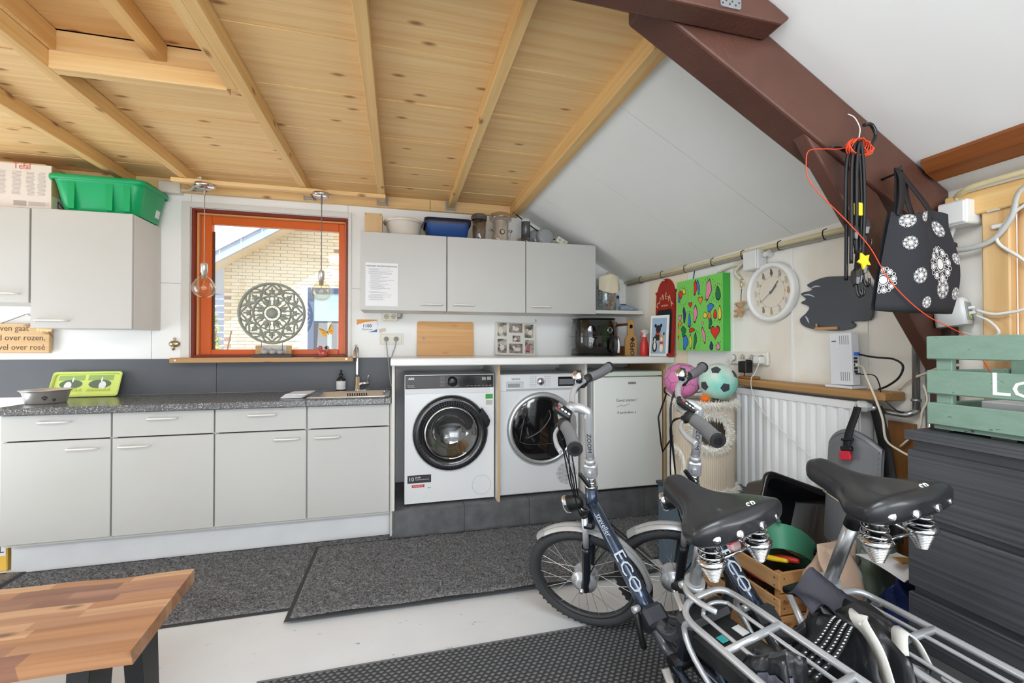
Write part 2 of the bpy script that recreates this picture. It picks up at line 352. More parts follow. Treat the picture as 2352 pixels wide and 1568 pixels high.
# wooden ceiling: boards one by one, a raised hatch on the left, rafters
ZC, ZR = 2.37, 2.30
HX0, HX1, HY = -1.307, -.70, 2.065
cl = O(B().box((XL, YF, ZC), (.93, .6, ZC + .02)), 'ceiling', wallm, kind=S)
O(B().box((XL - .12, YF - .12, 2.56), (1.3, 3.7, 2.62)), 'sun_block_deck', mat('sun_block_grey', (60, 60, 62), .9), cl)  # unseen slab added to keep sun from coming through the ceiling
y = .6; i = 0  # boards
while y < YB - .01:
    w = .118 + .016 * ((i * 37) % 5) / 4; y1 = min(y + w, YB)
    spans = [(XL, .95)] if y >= HY else [(XL, HX0), (HX1, .95)]
    jz = .0015 * ((i * 13) % 3)
    for x0, x1 in spans: O(B().box((x0, y + .0012, ZC + jz), (x1, y1 - .0012, ZC + .018)), 'plank', pineX, cl)
    if y < HY: O(B().box((HX0 - .05, y + .03 + .0012, ZC + .12 + jz), (HX1 + .05, y1 + .03 - .0012, ZC + .138)), 'plank', pineX, cl)
    y = y1; i += 1
for x0, x1 in ((-1.752, -1.706), (-1.353, -1.307), (-.655, -.609), (-.147, -.1), (.368, .414)):
    O(B().box((x0, .6, ZR), (x1, 3.46, ZC), .002), 'rafter', pineY, cl)
O(B().box((.872, 1.2, 2.285), (.94, 3.47, 2.40), .003), 'rafter', pineY, cl)
O(B().box((-.70, .6, ZR + .004), (-.657, HY, ZC + .12), .002), 'rafter', pineY, cl)
O(B().box((-1.307, HY, ZR), (-.70, HY + .05, ZC), .002), 'header_beam', pineX, cl)
O(B().box((-1.35, HY + .07, ZC + .0), (-.66, HY + .11, ZC + .12), .002), 'header_beam', pineX, cl)
O(B().box((-1.35, .6, ZC), (-1.325, HY + .07, ZC + .12), .002), 'curb_board', pineY, cl)
O(B().box((-1.005, .6, ZC + .05), (-.945, HY + .07, ZC + .12), .002), 'rafter', pineY, cl)
O(B().box((XL, 3.46, 2.285), (.23, 3.5, ZC), .002), 'wall_beam', pineX, cl); O(B().box((.233, 3.46, 2.285), (.94, 3.5, ZC), .002), 'wall_beam', pineX, cl)
hg = mat('galvanised', (176, 178, 180), .35, .9)
for x in (-.632, -.124, .391, -1.33):
    O(B().box((x - .042, 3.452, 2.29), (x - .024, 3.459, 2.36)).box((x + .024, 3.452, 2.29), (x + .042, 3.459, 2.36)).box((x - .026, 3.41, 2.294), (x + .026, 3.459, 2.299)).box((x - .0265, 3.41, 2.298), (x - .0245, 3.459, 2.35)).box((x + .0245, 3.41, 2.298), (x + .0265, 3.459, 2.35)), 'joist_hanger', hg, cl)
O(B().box((-1.40, 3.21, 2.272), (-.095, 3.25, 2.298), .002), 'lamp_batten', pineX, cl)
for q in (((XL, .6, ZC + .0185), (HX0 - .06, YB, ZC + .03)), ((HX1 + .06, .6, ZC + .0185), (.95, YB, ZC + .03)), ((HX0 - .06, HY + .115, ZC + .0185), (HX1 + .06, YB, ZC + .03)), ((HX0 - .06, .6, ZC + .139), (HX1 + .06, HY + .2, ZC + .15))): O(B().box(*q), 'gap_backing', mat('backing_brown', (70, 48, 30), .9), cl)  # dark backing added to stop light leaking through the plank gaps
# added, unseen window frame under the closed ceiling, round the overhead fill lamp
w2 = O(B().box((-1.1, -.35, 2.345), (.88, -.30, 2.37)).box((-1.1, .55, 2.345), (.88, .6, 2.37)).box((-1.1, -.3, 2.345), (-1.05, .55, 2.37)).box((.83, -.3, 2.345), (.88, .55, 2.37)), 'window_added_roof', white, kind=S)
# sloping white roof lining in wide panels
slm = mat('lining_white', (241, 242, 240), .6, var=(2.5, (236, 236, 233)), bump=(25, .05, .002))
def slab(y0, y1, x0=.90, x1=2.02, t=.03):
    return B().prism([(x0, roofz(x0)), (x1, roofz(x1)), (x1, roofz(x1) + t), (x0, roofz(x0) + t)], 'y', y0, y1)
sl = O(slab(YF, 1.19), 'ceiling_slope', slm, kind=S)
for y0, y1 in ((1.192, 1.789), (1.791, 2.389), (2.391, 2.989), (2.991, YB)): O(slab(y0, y1), 'lining_panel', slm, sl)
O(B().prism([(.93, 2.44), (2.3, 1.70), (2.3, 1.74), (.93, 2.62)], 'y', YF - .12, 3.7), 'sun_block_deck', MT['sun_block_grey'], sl)  # unseen slab over the slope, likewise added to shut out light
O(B().prism([(1.762, roofz(1.762)), (1.845, roofz(1.845)), (1.838, roofz(1.838) - .03), (1.785, roofz(1.785) - .035), (1.758, roofz(1.762) - .012)], 'y', YF, 1.125), 'trim_3', wood('oiled_wood_y', (150, 88, 40), (120, 64, 26), 'y', knots=False), kind=S)
# brown painted roof truss
brn = mat('brown_paint', (92, 60, 49), .42, var=(6, (80, 50, 40)), bump=(40, .35, .006)); rawb = wood('dark_raw_wood', (96, 62, 42), (64, 38, 24), 'z', knots=False)
tr = E('roof_truss', (1.9, 1.2, 0), 'brown painted timber roof truss with collar beam and brace', 'roof truss')
xa, xb = .62, 1.925
O(B().prism([(.70, 2.366), (.87, 2.366), (xb, roofz(xb) - .003), (xb, roofz(xb) - .21), (.70, roofz(.70) - .21)], 'y', 1.14, 1.25), 'truss_rafter', brn, tr, bev=.008)
O(B().prism([(-.4, 2.19), (1.105, 2.19), (1.135, roofz(1.135) - .004), (1.08, roofz(1.08) - .004), (.9, 2.33), (-.4, 2.365)], 'y', 1.06, 1.135), 'collar_beam', brn, tr, bev=.006)
O(B().prism([(1.285, 1.93), (1.40, 1.868), (1.60, 1.757), (1.925, 1.31), (1.925, 1.095)], 'y', 1.15, 1.20), 'brace', brn, tr, bev=.006)
O(B().box((1.892, 1.115, 0), (1.925, 1.188, 1.6), .006), 'post', mat('old_dark_wood', (52, 36, 30), .7, bump=(30, .6, .01), var=(8, (84, 58, 44))), tr)
pl = O(B().prism(rrect(.885, .955, 2.20, 2.34, .008), 'y', 1.056, 1.06), 'perforated_plate', hg, tr)
b = B()
for k in range(18): b.cyl((.893 + .0105 * (k % 6) + .001 * (k % 3), 1.057, 2.21 + .045 * (k // 6) + .009 * (k % 2)), (.893 + .0105 * (k % 6) + .001 * (k % 3), 1.0552, 2.21 + .045 * (k // 6) + .009 * (k % 2)), .0027, n=8)
O(b, 'hole', ink, pl)
O(B().cyl((1.02, 1.062, 2.27), (1.02, 1.057, 2.27), .014), 'wood_plug', brn, tr)
# ---------------- window
ora = mat('orange_frame_paint', (206, 92, 20), .35); dred = mat('dark_red_paint', (120, 40, 26), .4)
w1 = O(B().box((-1.45, 3.482, 1.15), (-1.40, 3.5, 2.228), .002).box((-.371, 3.482, 1.15), (-.348, 3.5, 2.228), .002).box((-1.40, 3.482, 2.192), (-.371, 3.5, 2.228), .002), 'window_1', white, kind=S)
def ring(x0, x1, z0, z1, t, y0, y1, bev=.002):
    t = t if isinstance(t, tuple) else (t,) * 4
    return B().box((x0, y0, z0), (x0 + t[0], y1, z1), bev).box((x1 - t[1], y0, z0), (x1, y1, z1), bev).box((x0 + t[0], y0, z1 - t[2]), (x1 - t[1], y1, z1), bev).box((x0 + t[0], y0, z0), (x1 - t[1], y1, z0 + t[3]), bev)
O(ring(-1.397, -.374, 1.151, 2.189, .018, 3.502, 3.64), 'jamb', dred, w1)
O(ring(-1.378, -.393, 1.151, 2.17, (.014, .008, .012, .004), 3.535, 3.56), 'glazing_stop', mat('stop_bead', (220, 150, 90), .5), w1)
O(ring(-1.364, -.401, 1.156, 2.158, (.07, .045, .055, .05), 3.56, 3.61, .004), 'window_sash', ora, w1)
O(B().box((-1.294, 3.585, 1.206), (-.446, 3.589, 2.103)), 'pane', glass('clear_pane'), w1)
O(B().box((-1.294, 3.575, 1.206), (-1.28, 3.584, 2.05), .002), 'sash_seal', mat('brown_seal', (80, 50, 44), .5), w1)
sillm = wood('sill_wood', (206, 166, 112), (176, 132, 82), 'x')
sl1 = O(B().box((-1.475, 3.385, 1.118), (-.325, 3.5, 1.15), .003), 'window_sill', sillm, w1)
O(B().cyl((-1.44, 3.386, 1.135), (-1.44, 3.383, 1.135), .006, n=10).cyl((-.37, 3.386, 1.136), (-.37, 3.383, 1.136), .006, n=10), 'screw', chrome, sl1)
# ---------------- tiled podium under the appliances
slate_t = mat('dark_tile', (104, 105, 107), .5, var=(14, (84, 85, 87), .2), bump=(60, .15, .003))
pd = O(B().box((-.028, 2.89, 0), (1.925, 3.495, .178)), 'tiled_podium', mat('grout', (128, 128, 126), .8), label='low podium clad in dark grey tiles carrying the laundry machines', cat='podium')
xs = [-.03, .418, .862, 1.30, 1.735, 1.925]
for a, c in zip(xs, xs[1:]):
    O(B().box((a + .0015, 2.88, .001), (c - .0015, 2.891, .186), .0015), 'tile', slate_t, pd); O(B().box((a + .0015, 2.892, .177), (c - .0015, 3.494, .187), .0015), 'tile', slate_t, pd)
O(B().box((-.036, 2.876, 0), (-.0305, 2.9, .187)), 'edge_strip', alu, pd)
# ================================================================ outside the window
gr = O(B().box((-9, 3.66, -.35), (7, 14, -.25)), 'ground', mat('paving_outside', (170, 166, 160), .9, var=(4, (150, 146, 140))), kind=S)
brick_m = island('facade_brick', [(198, 176, 142), (188, 160, 126), (206, 192, 164), (166, 134, 116), (192, 168, 140), (146, 112, 98), (204, 180, 134), (176, 152, 132)], .9, (60, .3, .006))
HYW = 8.3
hs = E('neighbour_house', (-1, HYW, -.25), 'yellow brick neighbouring house with sloping grey roof edge outside the window', 'house')
def verge(x): return 2.62 + .631 * (x + 3.0)
wp = [(-2.83, -.25), (1.6, -.25), (1.6, verge(1.6)), (-2.83, verge(-2.83))]
O(B().prism(wp, 'y', HYW, HYW + .3), 'house_wall', mat('mortar', (196, 190, 178), .95), hs)
me1 = B().box((0, -.012, 0), (.205, .001, .048), .002).mesh('brick'); me1.materials.append(brick_m)
rest = B(); nb = 0; row = 0; z = .1
while z < 5.4:
    x = -2.828 - (.107 if row % 2 else 0)
    while x < 1.5:
        x0, x1 = max(x, -2.828), min(x + .205, 1.6); win = (-1.56 < x1 and x0 < .2 and z < 2.27)
        if z + .05 < verge(x0) and not win:
            vis = z > 1.02 and x1 < -.95 and z < 3.2
            if vis and x0 == x and nb < 298:
                o = O(None, 'brick', brick_m, hs, me=me1); o.location = (x, HYW, z); nb += 1
            else: rest.box((x0, HYW - .012, z), (x1, HYW + .001, z + .048))
        x += .214
    z += .058; row += 1
O(rest, 'brick_courses', brick_m, hs, kind='stuff')
fz = lambda x: 1.23 + (verge(x / .946) - 1.23) * .946
zinc = mat('blue_grey_zinc', (150, 168, 190), .45)
O(B().prism([(-3.5, fz(-3.5) - .02), (1.5, fz(1.5) - .02), (1.5, fz(1.5) + .15), (-3.5, fz(-3.5) + .15)], 'y', 7.85, 7.9), 'bargeboard', zinc, hs)
O(B().prism([(-3.5, fz(-3.5) + .15), (1.5, fz(1.5) + .15), (1.5, fz(1.5) + .20), (-3.5, fz(-3.5) + .20)], 'y', 7.82, 10.5), 'roof', mat('roof_tile_pale', (186, 188, 192), .6), hs)
O(B().prism([(-3.5, fz(-3.5) + .0), (1.5, fz(1.5) + .0), (1.5, fz(1.5) + .03), (-3.5, fz(-3.5) + .03)], 'y', 7.9, 8.3), 'soffit', mat('soffit_wood', (208, 190, 160), .7), hs)
for x in (-2.75, -2.45, -2.15, -1.85): O(B().prism([(x, fz(x) - .022), (x + .012, fz(x) - .014), (x + .012, fz(x) + .152), (x, fz(x) + .148)], 'y', 7.845, 7.85), 'seam', mat('seam_white', (225, 228, 232), .5), hs)
navy = mat('navy_frame', (52, 68, 96), .4)
hw = O(ring(-1.54, .15, .1, 2.25, (.1, .06, .09, .06), HYW - .03, HYW + .03, .004), 'window_frame', navy, hs)
O(B().box((-1.44, HYW - .012, 1.67), (.09, HYW + .0, 2.16)), 'roller_blind', mat('blind_pale_blue', (132, 158, 178), .6), hw)
O(B().box((-1.44, HYW - .008, .16), (.09, HYW - .002, 1.67)), 'pane', mat('dark_glass', (24, 20, 20), .3, spec=.15), hw)
O(B().box((-1.22, HYW - .016, .16), (-1.15, HYW - .01, 1.66)), 'curtain_strip', mat('curtain_grey', (96, 102, 98), .8), hw)
O(B().box((-1.05, HYW - .016, .9), (-.85, HYW - .01, 1.66)), 'inner_panel', mat('inner_brown', (120, 58, 40), .6), hw)
# garden shed and shrub left of the house
sh = E('garden_shed', (-3.9, 10.8, -.25), 'grey slatted garden shed beside the brick house outside', 'shed')
for k in range(20): O(B().box((-6.0, 10.8, -.2 + .145 * k), (-3.3, 10.83, -.075 + .145 * k), .003), 'slat', mat('shed_grey', (112, 122, 140), .7), sh)
O(B().box((-6.1, 10.6, 2.72), (-3.2, 11.6, 2.8)), 'flat_roof', mat('roof_edge_white', (225, 228, 232), .6), sh)
def shrub(name, c, rad, n, cols, label, seed):
    rn = random.Random(seed); e = E(name, (c[0], c[1], -.25), label, 'shrub')
    b = B()
    for _ in range(n):
        a, t, k = rn.uniform(0, 2 * pi), math.acos(rn.uniform(-1, 1)), rn.uniform(.55, 1)
        p = V(c) + V((rad[0] * sin(t) * cos(a), rad[1] * sin(t) * sin(a), rad[2] * cos(t))) * k
        u = V((rn.uniform(-1, 1), rn.uniform(-1, 1), rn.uniform(-.4, 1))).normalized(); w = u.orthogonal().normalized(); s_ = rn.uniform(.035, .06)
        b.add([p, p + u * s_ * .5 + w * s_ * .33, p + u * s_ * 1.2, p + u * s_ * .5 - w * s_ * .33], [(0, 1, 2, 3)])
    O(b, 'foliage', island(name + '_leaf', cols, .6), e, kind='stuff')
    b = B()
    for k in range(5): b.tube([(c[0], c[1], -.25), (c[0] + .1 * (k - 2), c[1] + .05 * (k % 3 - 1), c[2] * .6), (c[0] + .18 * (k - 2), c[1] + .08 * (k % 3 - 1), c[2] + rad[2] * .5)], .012, 5)
    O(b, 'stem', mat('bark', (90, 70, 50), .9), e)
shrub('garden_shrub', (-2.85, 7.6, .98), (.2, .25, .97), 2200, [(196, 206, 96), (150, 178, 70), (222, 222, 130), (120, 150, 60)], 'yellow green leafy shrub at the corner of the brick house', 3)
shrub('tree_crown', (-5.0, 13.2, 2.9), (1.6, .8, .8), 1500, [(90, 140, 50), (120, 170, 70), (150, 190, 90)], 'green bushy tree behind the garden shed outside', 5)
# ================================================================ kitchen run
def loft(b, loops, cap0=False, cap1=False, smooth=True):
    n = len(loops[0]); vs = [p for l in loops for p in l]; fs = []
    for i in range(len(loops) - 1): fs += [(i * n + j, i * n + (j + 1) % n, (i + 1) * n + (j + 1) % n, (i + 1) * n + j) for j in range(n)]
    b.add(vs, fs, smooth); o = len(b.v) - len(vs)
    if cap0: b.f.append(tuple(o + j for j in range(n))); b.fm.append(b.mi); b.fs.append(False)
    if cap1: b.f.append(tuple(o + (len(loops) - 1) * n + j for j in range(n))); b.fm.append(b.mi); b.fs.append(False)
    return b
def loopz(x0, x1, y0, y1, r, z, n=5): return [(x, y, z) for x, y in rrect(x0, x1, y0, y1, r, n)]
hm = mat('handle_white', (226, 224, 220), .35)
def handle(x0, x1, y, z, par):
    d = x1 - x0
    O(B().tube([(x0, y, z), (x0 + .004, y - .018, z + .001), (x0 + .02, y - .026, z + .002), (x0 + d * .5, y - .029, z + .002), (x1 - .02, y - .026, z + .002), (x1 - .004, y - .018, z + .001), (x1, y, z)], .0055, 8, sm=4), 'handle', hm, par)
xs = [-2.044, -1.549, -1.045, -.546, -.056]
hd = [(-1.749, -1.611), (-1.512, -1.368), (-.728, -.585), (-.5, -.356)]; hr = [(-1.875, -1.735), (-1.375, -1.232), (-.866, -.716), None]
lab = ['leftmost white base cabinet under the grey worktop, door handle on the right', 'white base cabinet second from the left, door handle on the left', 'white base cabinet third from the left, door handle on the right', 'white base cabinet under the sink with a blank false drawer front']
for i in range(4):
    a, c = xs[i], xs[i + 1]
    e = E('base_cabinet', ((a + c) / 2, 3.2, 0), lab[i], 'cabinet', 'base cabinets under the grey worktop')
    body = B().box((a + .001, 2.952, .155), (a + .017, 3.485, .862)).box((c - .017, 2.952, .155), (c - .001, 3.485, .862)).box((a + .017, 2.952, .155), (c - .017, 3.485, .172)).box((a + .017, 3.47, .172), (c - .017, 3.485, .862))
    if i < 3: body.box((a + .017, 2.952, .845), (c - .017, 3.47, .861))
    O(body, 'body', white, e)
    ga, gc = a + .004 + (.0 if i else .0), c - .004
    dr = O(B().box((ga, 2.93, .722), (gc, 2.951, .858), .002), 'drawer' if i < 3 else 'drawer_front', cabm, e)
    if hr[i]: handle(*hr[i], 2.931, .818, dr)
    dn = O(B().box((ga, 2.93, .172), (gc, 2.951, .715), .002), 'door', cabm, e); handle(*hd[i], 2.931, .667, dn)
O(B().box((-2.03, 2.99, 0), (-.056, 3.005, .154), .001), 'cabinet_plinth', mat('plinth_white', (218, 219, 220), .4, var=(5, (208, 209, 211))), label='long white plinth board below the base cabinets', cat='plinth')
O(B().box((-.054, 2.935, .0), (-.04, 2.953, .862)), 'filler_panel', white, label='narrow white filler strip between the sink cabinet and the laundry counter', cat='panel')
# worktop with cut-out, splashback
spk = mat('speckled_laminate', (96, 97, 100), .24, spec=.7); nt = spk.node_tree
tc = nt.nodes.new('ShaderNodeTexCoord'); vo = nt.nodes.new('ShaderNodeTexVoronoi'); vo.inputs['Scale'].default_value = 260; rp = nt.nodes.new('ShaderNodeValToRGB'); rp.color_ramp.interpolation = 'CONSTANT'
for i, (p, c) in enumerate(((0, (78, 79, 82)), (.3, (96, 97, 100)), (.75, (124, 124, 124)), (.93, (190, 188, 182)))):
    e_ = rp.color_ramp.elements[i] if i < 2 else rp.color_ramp.elements.new(p); e_.position = p; e_.color = lin(c)
sc_ = nt.nodes.new('ShaderNodeSeparateColor'); nt.links.new(tc.outputs['Object'], vo.inputs[0]); nt.links.new(vo.outputs['Color'], sc_.inputs[0]); nt.links.new(sc_.outputs[0], rp.inputs[0]); nt.links.new(rp.outputs[0], nt.nodes['Principled BSDF'].inputs['Base Color'])
SX0, SX1, SY0, SY1 = -.545, -.085, 3.01, 3.37
b = B().box((-2.06, 2.888, .864), (SX0, 3.487, .903), .004).box((SX1, 2.888, .864), (-.047, 3.487, .903), .004).box((SX0, 2.888, .864), (SX1, SY0, .903), .004).box((SX0, SY1, .864), (SX1, 3.487, .903), .004)
O(b, 'kitchen_worktop', spk, label='speckled dark grey laminate worktop along the left cabinets', cat='worktop')
spl = mat('splashback_grey', (84, 87, 93), .5, var=(3, (92, 95, 101)))
for x0, x1, l in ((-2.45, -1.236, 'dark grey splashback board behind the green tray'), (-1.233, -.052, 'dark grey splashback board behind the sink tap')):
    O(B().box((x0, 3.489, .905), (x1, 3.499, 1.143)), 'splashback', spl, label=l, cat='splashback', group='grey splashback boards')
sk = E('sink', (-.315, 3.19, .903), 'stainless steel inset sink at the right end of the grey worktop', 'sink')
loops = [loopz(SX0 - .022, SX1 + .022, SY0 - .022, SY1 + .022, .03, .9035), loopz(SX0 - .022, SX1 + .022, SY0 - .022, SY1 + .022, .03, .907), loopz(SX0 - .006, SX1 + .006, SY0 - .006, SY1 + .006, .04, .908), loopz(SX0 + .006, SX1 - .006, SY0 + .006, SY1 - .006, .045, .9), loopz(SX0 + .02, SX1 - .02, SY0 + .02, SY1 - .02, .05, .79), loopz(SX0 + .04, SX1 - .04, SY0 + .04, SY1 - .04, .06, .765), loopz(-.35, -.28, 3.16, 3.22, .03, .762)]
O(loft(B(), loops, cap1=True), 'basin', steel, sk)
b = B()
for k in range(9): b.box((-.36 + .016 * k, SY1 - .019, .868), (-.352 + .016 * k, SY1 - .012, .892))
O(b, 'overflow_grille', ink, sk)
O(B().tube([(-.13, 3.36, .915), (-.11, 3.3, .916), (-.1, 3.2, .915)], .004, 6, sm=4), 'rim_wire', chrome, sk)
fc = E('kitchen_tap', (-.295, 3.42, .903), 'chrome swan neck kitchen tap behind the sink', 'tap')
O(B().lathe([(.026, 0), (.026, .006), (.02, .012), (.0195, .1), (.015, .105)], (-.295, 3.42, .9035)), 'tap_body', chrome, fc)
O(B().tube([(-.297, 3.42, 1.0), (-.297, 3.42, 1.17), (-.298, 3.405, 1.215), (-.3, 3.375, 1.232), (-.302, 3.34, 1.222), (-.304, 3.315, 1.19), (-.305, 3.305, 1.145)], lambda t: .0115 if t < .75 else .0115 + .01 * (t - .75) * 4 * (1 if t < .97 else .9), 14, sm=5), 'spout', chrome, fc)
lv = O(B().cyl((-.28, 3.42, .955), (-.215, 3.42, .957), .014), 'lever_hub', chrome, fc); O(B().tube([(-.222, 3.42, .965), (-.221, 3.42, 1.0), (-.219, 3.415, 1.012)], .004, 8).sph((-.219, 3.415, 1.012), .006, 10), 'lever', chrome, lv)
O(B().tube([(-.28, 3.40, .908), (-.25, 3.38, .909), (-.22, 3.39, .918), (-.2, 3.41, .914)], .0022, 6, sm=4), 'plug_chain', chrome, fc)
sp = E('soap_dispenser', (-.41, 3.42, .903), 'dark soap pump bottle with pale striped label beside the tap', 'soap bottle')
O(B().lathe([(0, 0), (.03, 0), (.032, .004), (.032, .078), (.026, .092), (.012, .1), (.012, .108), (0, .108)], (-.41, 3.42, .904)), 'bottle', mat('dark_bottle', (30, 26, 26), .15, coat=.5), sp)
O(B().lathe([(.0325, .012), (.0325, .072)], (-.41, 3.42, .904)), 'paper_label', mat('pale_label', (205, 210, 214), .6), sp)
b = B()
for k in range(3): b.lathe([(.0328, .022 + .008 * k), (.0328, .0235 + .008 * k)], (-.41, 3.42, .904))
O(b, 'label_stripe', mat('label_pink', (196, 160, 150), .6), sp)
O(B().lathe([(.013, .106), (.014, .124), (.006, .127), (.005, .142), (.009, .144), (.009, .151), (0, .152)], (-.41, 3.42, .904)).cyl((-.41, 3.42, 1.051), (-.41, 3.39, 1.049), .0035), 'pump', blk, sp)
ck = E('folded_cloth', (-.62, 3.1, .903), 'folded white dish cloth lying left of the sink', 'cloth')
clm = mat('cloth_white', (222, 224, 228), .9, bump=(300, .2, .001))
for k in range(3):
    def ring_(z, g, k=k): return [(x + .012 * k + .08 * (y - 3.0), y, z + .012 * max(0, (x + .64)) * 2 * (k == 2)) for x, y in rrect(-.715 + g, -.585 - g, 3.0 - .004 * k + g, 3.21 - g, .012, 4)]
    z_ = .9042 + .0088 * k
    O(loft(B(), [ring_(z_, .004), ring_(z_ + .002, .0), ring_(z_ + .006, .0), ring_(z_ + .0083, .004)], cap0=True, cap1=True), 'fold', clm, ck)
bo = B()
for u in (0, 1): bo.tube([(-.71 + .02 * j + .0, 3.015, .914 + .002 * (j % 2)) for j in range(7)], .0022, 6)
O(bo, 'dark_hem', mat('cloth_hem', (60, 66, 76), .9), ck)
# dog bowl and tray
db = E('dog_bowl', (-1.965, 3.12, .903), 'stainless steel dog bowl with black paw prints on the grey worktop', 'bowl')
prof = [(0, .004), (.078, .004), (.083, .0), (.086, .004), (.099, .062), (.108, .074), (.113, .075), (.112, .078), (.1, .076), (.094, .06), (.08, .01), (0, .01)]
O(B().lathe(prof, (-1.965, 3.12, .9035), n=40), 'bowl_body', steel, db)
def on_cone(a, z):  # point just outside the bowl wall
    r = .0865 + (z - .004) / .058 * .013 + .0008; return V((-1.965 + r * cos(a), 3.12 + r * sin(a), .9035 + z)), V((cos(a), sin(a), -.2)).normalized()
b = B()
for a0, z0, s in ((R(-62), .032, 1), (R(-38), .02, .65)):
    for da, dz, w, h in ((0, -.004, .0085, .006), (-.12, .005, .0042, .0045), (-.045, .010, .0042, .005), (.045, .010, .0042, .005), (.12, .005, .0042, .0045)):
        p, n = on_cone(a0 + da * s * .8, z0 + dz * s); q = n.to_track_quat('Z', 'Y').to_matrix(); b.sph(p, (w * s, h * s, .0006), 10, q)
O(b, 'paw_print', ink, db)
ty = E('serving_tray', (-1.95, 3.45, .903), 'lime green serving tray with two dogs print leaning on the splashback', 'tray')
Mt = Mx.Translation((-1.955, 3.418, .9045)) @ Mx.Rotation(R(-68), 4, 'X') @ Mx.Rotation(0, 4, 'Z')
Mt = Mx.Translation((-1.955, 3.412, .9045)) @ Mx.Rotation(R(68), 4, 'X')
b = B(); tw, th = .185, .165
def tloop(g, z, ear):
    o = []
    for x, y in rrect(-tw + g, tw - g, g, th - g, .02, 5):
        e = max(0, 1 - ((y - th / 2) / (th * .36)) ** 2) * ear * (1 if x > 0 else -1) if abs(x) > tw - g - .021 else 0
        o.append(Mt @ V((x + e, y, z)))
    return o
loft(b, [tloop(.0, .016, .03), tloop(-.003, .014, .03), tloop(.012, .003, .0), tloop(.012, .0, .0), tloop(.014, .001, 0), tloop(.004, .018, .03), tloop(.0, .016, .03)])
b.add(tloop(.0125, .0025, 0), [tuple(range(24))])
O(b, 'tray_body', mat('lime_plastic', (206, 222, 120), .35), ty)
b = B()
for cx in (-.085, .07):
    b.m(0).add([Mt @ V((cx + x, y, .0032)) for x, y in ((-.07, .11), (.068, .11), (.068, .145), (-.07, .145))], [(0, 1, 2, 3)])
    b.m(1).add([Mt @ V((cx + x, y, .0034)) for x, y in circ(0, .085, .062, 16, .03)], [tuple(range(16))])
    b.m(2).add([Mt @ V((cx + x, y, .0037)) for x, y in circ(-.015 * (1 if cx < 0 else -1), .075, .02, 12, .028)], [tuple(range(12))])
    b.m(2).add([Mt @ V((cx + .02 + x, y, .0037)) for x, y in circ(-.014, .115, .005, 10, .018)], [tuple(range(10))])
    for k in range(12): b.m(3).add([Mt @ V((cx - .06 + .011 * k + x, y, .0039)) for x, y in ((-.005, .035), (.004, .038), (.003 * (-1) ** k, .06))], [(0, 1, 2)])
O(b, 'printed_dogs', [mat('tray_green', (150, 176, 104), .5), mat('tray_dark', (96, 112, 92), .5), mat('tray_white', (226, 228, 226), .5), mat('tray_yellow', (186, 196, 60), .5)], ty)
# ---------------------------------------------------------------- wall cabinets
def wallcab(x0, x1, z0, z1, hx, hz, label, group, y=3.17):
    e = E('wall_cabinet', ((x0 + x1) / 2, 3.4, z0), label, 'cabinet', group)
    O(B().box((x0 + .001, y + .021, z0 + .001), (x1 - .001, 3.497, z1 - .001), .001), 'body', white, e)
    d = O(B().box((x0 + .002, y, z0), (x1 - .003, y + .02, z1), .002), 'door', cabm, e); handle(*hx, y + .001, hz, d); return e
gl = 'wall cabinets left of the window'
wallcab(-2.60, -2.083, 1.482, 2.034, (-2.27, -2.13), 1.531, 'short white wall cabinet at the left edge above the wooden sign', gl)
wallcab(-2.079, -1.575, 1.335, 2.037, (-2.05, -1.895), 1.379, 'tall white wall cabinet below the green tub left of window', gl)
gr_ = 'wall cabinets right of the window'
wallcab(-.26, .331, 1.479, 2.018, (.147, .3), 1.523, 'white wall cabinet with a paper notice on its door', gr_)
wallcab(.333, .921, 1.479, 2.018, (.377, .532), 1.524, 'middle white wall cabinet above the cutting board', gr_)
wallcab(.923, 1.495, 1.479, 2.018, (.963, 1.12), 1.524, 'white wall cabinet above the black air fryer', gr_)
# paper notice
nt_ = E('paper_notice', (-.117, 3.169, 1.507), 'white typed notice sheet fixed to the wall cabinet door', 'notice')
O(B().box((-.225, 3.1675, 1.507), (-.009, 3.169, 1.805)), 'sheet', paper, nt_)
T('WEKELIJKS WATERONDERHOUD', .0145, (-.117, 3.1672, 1.782), FY, ink, nt_, sx=.95)
rl = random.Random(4); b = B(); z = 1.764
while z > 1.53:
    if rl.random() > .13: x0 = -.205 + .012 * rl.randint(0, 1); b.box((x0, 3.1668, z), (x0 + rl.uniform(.06, .175), 3.1674, z + .0016))
    z -= .0072
O(b, 'typed_line', mat('grey_ink', (130, 130, 134), .7), nt_, kind='stuff')
# things on top of the right wall cabinets (top at 2.018)
wb_ = E('plywood_box', (-.18, 3.3, 2.018), 'small square plywood box on top of the wall cabinets', 'box')
O(B().box((-.237, 3.25, 2.024), (-.119, 3.37, 2.171), .001), 'box_body', wood('plywood', (214, 180, 132), (200, 162, 112), 'z', knots=False), wb_)
O(B().box((-.23, 3.255, 2.018), (-.126, 3.365, 2.0245)), 'dark_base', ink, wb_)
b = B()
for x in (-.228, -.128):
    for z in (2.033, 2.162): b.cyl((x, 3.25, z), (x, 3.2485, z), .003, n=8)
O(b, 'screw', ink, wb_)
tb = E('white_washtub', (.03, 3.33, 2.018), 'round white plastic wash tub on top of the wall cabinets', 'tub')
tubw = mat('tub_white', (222, 212, 200), .3, coat=.3)
O(B().lathe([(0, .003), (.1, .003), (.105, 0), (.11, .003), (.128, .105), (.142, .112), (.146, .122), (.138, .127), (.128, .12), (.105, .01), (0, .008)], (.033, 3.34, 2.0185), n=40), 'tub_body', tubw, tb)
O(B().lathe([(.143, .118), (.15, .113), (.146, .105), (.14, .11)], (.033, 3.34, 2.0185), n=40), 'rim', tubw, tb)
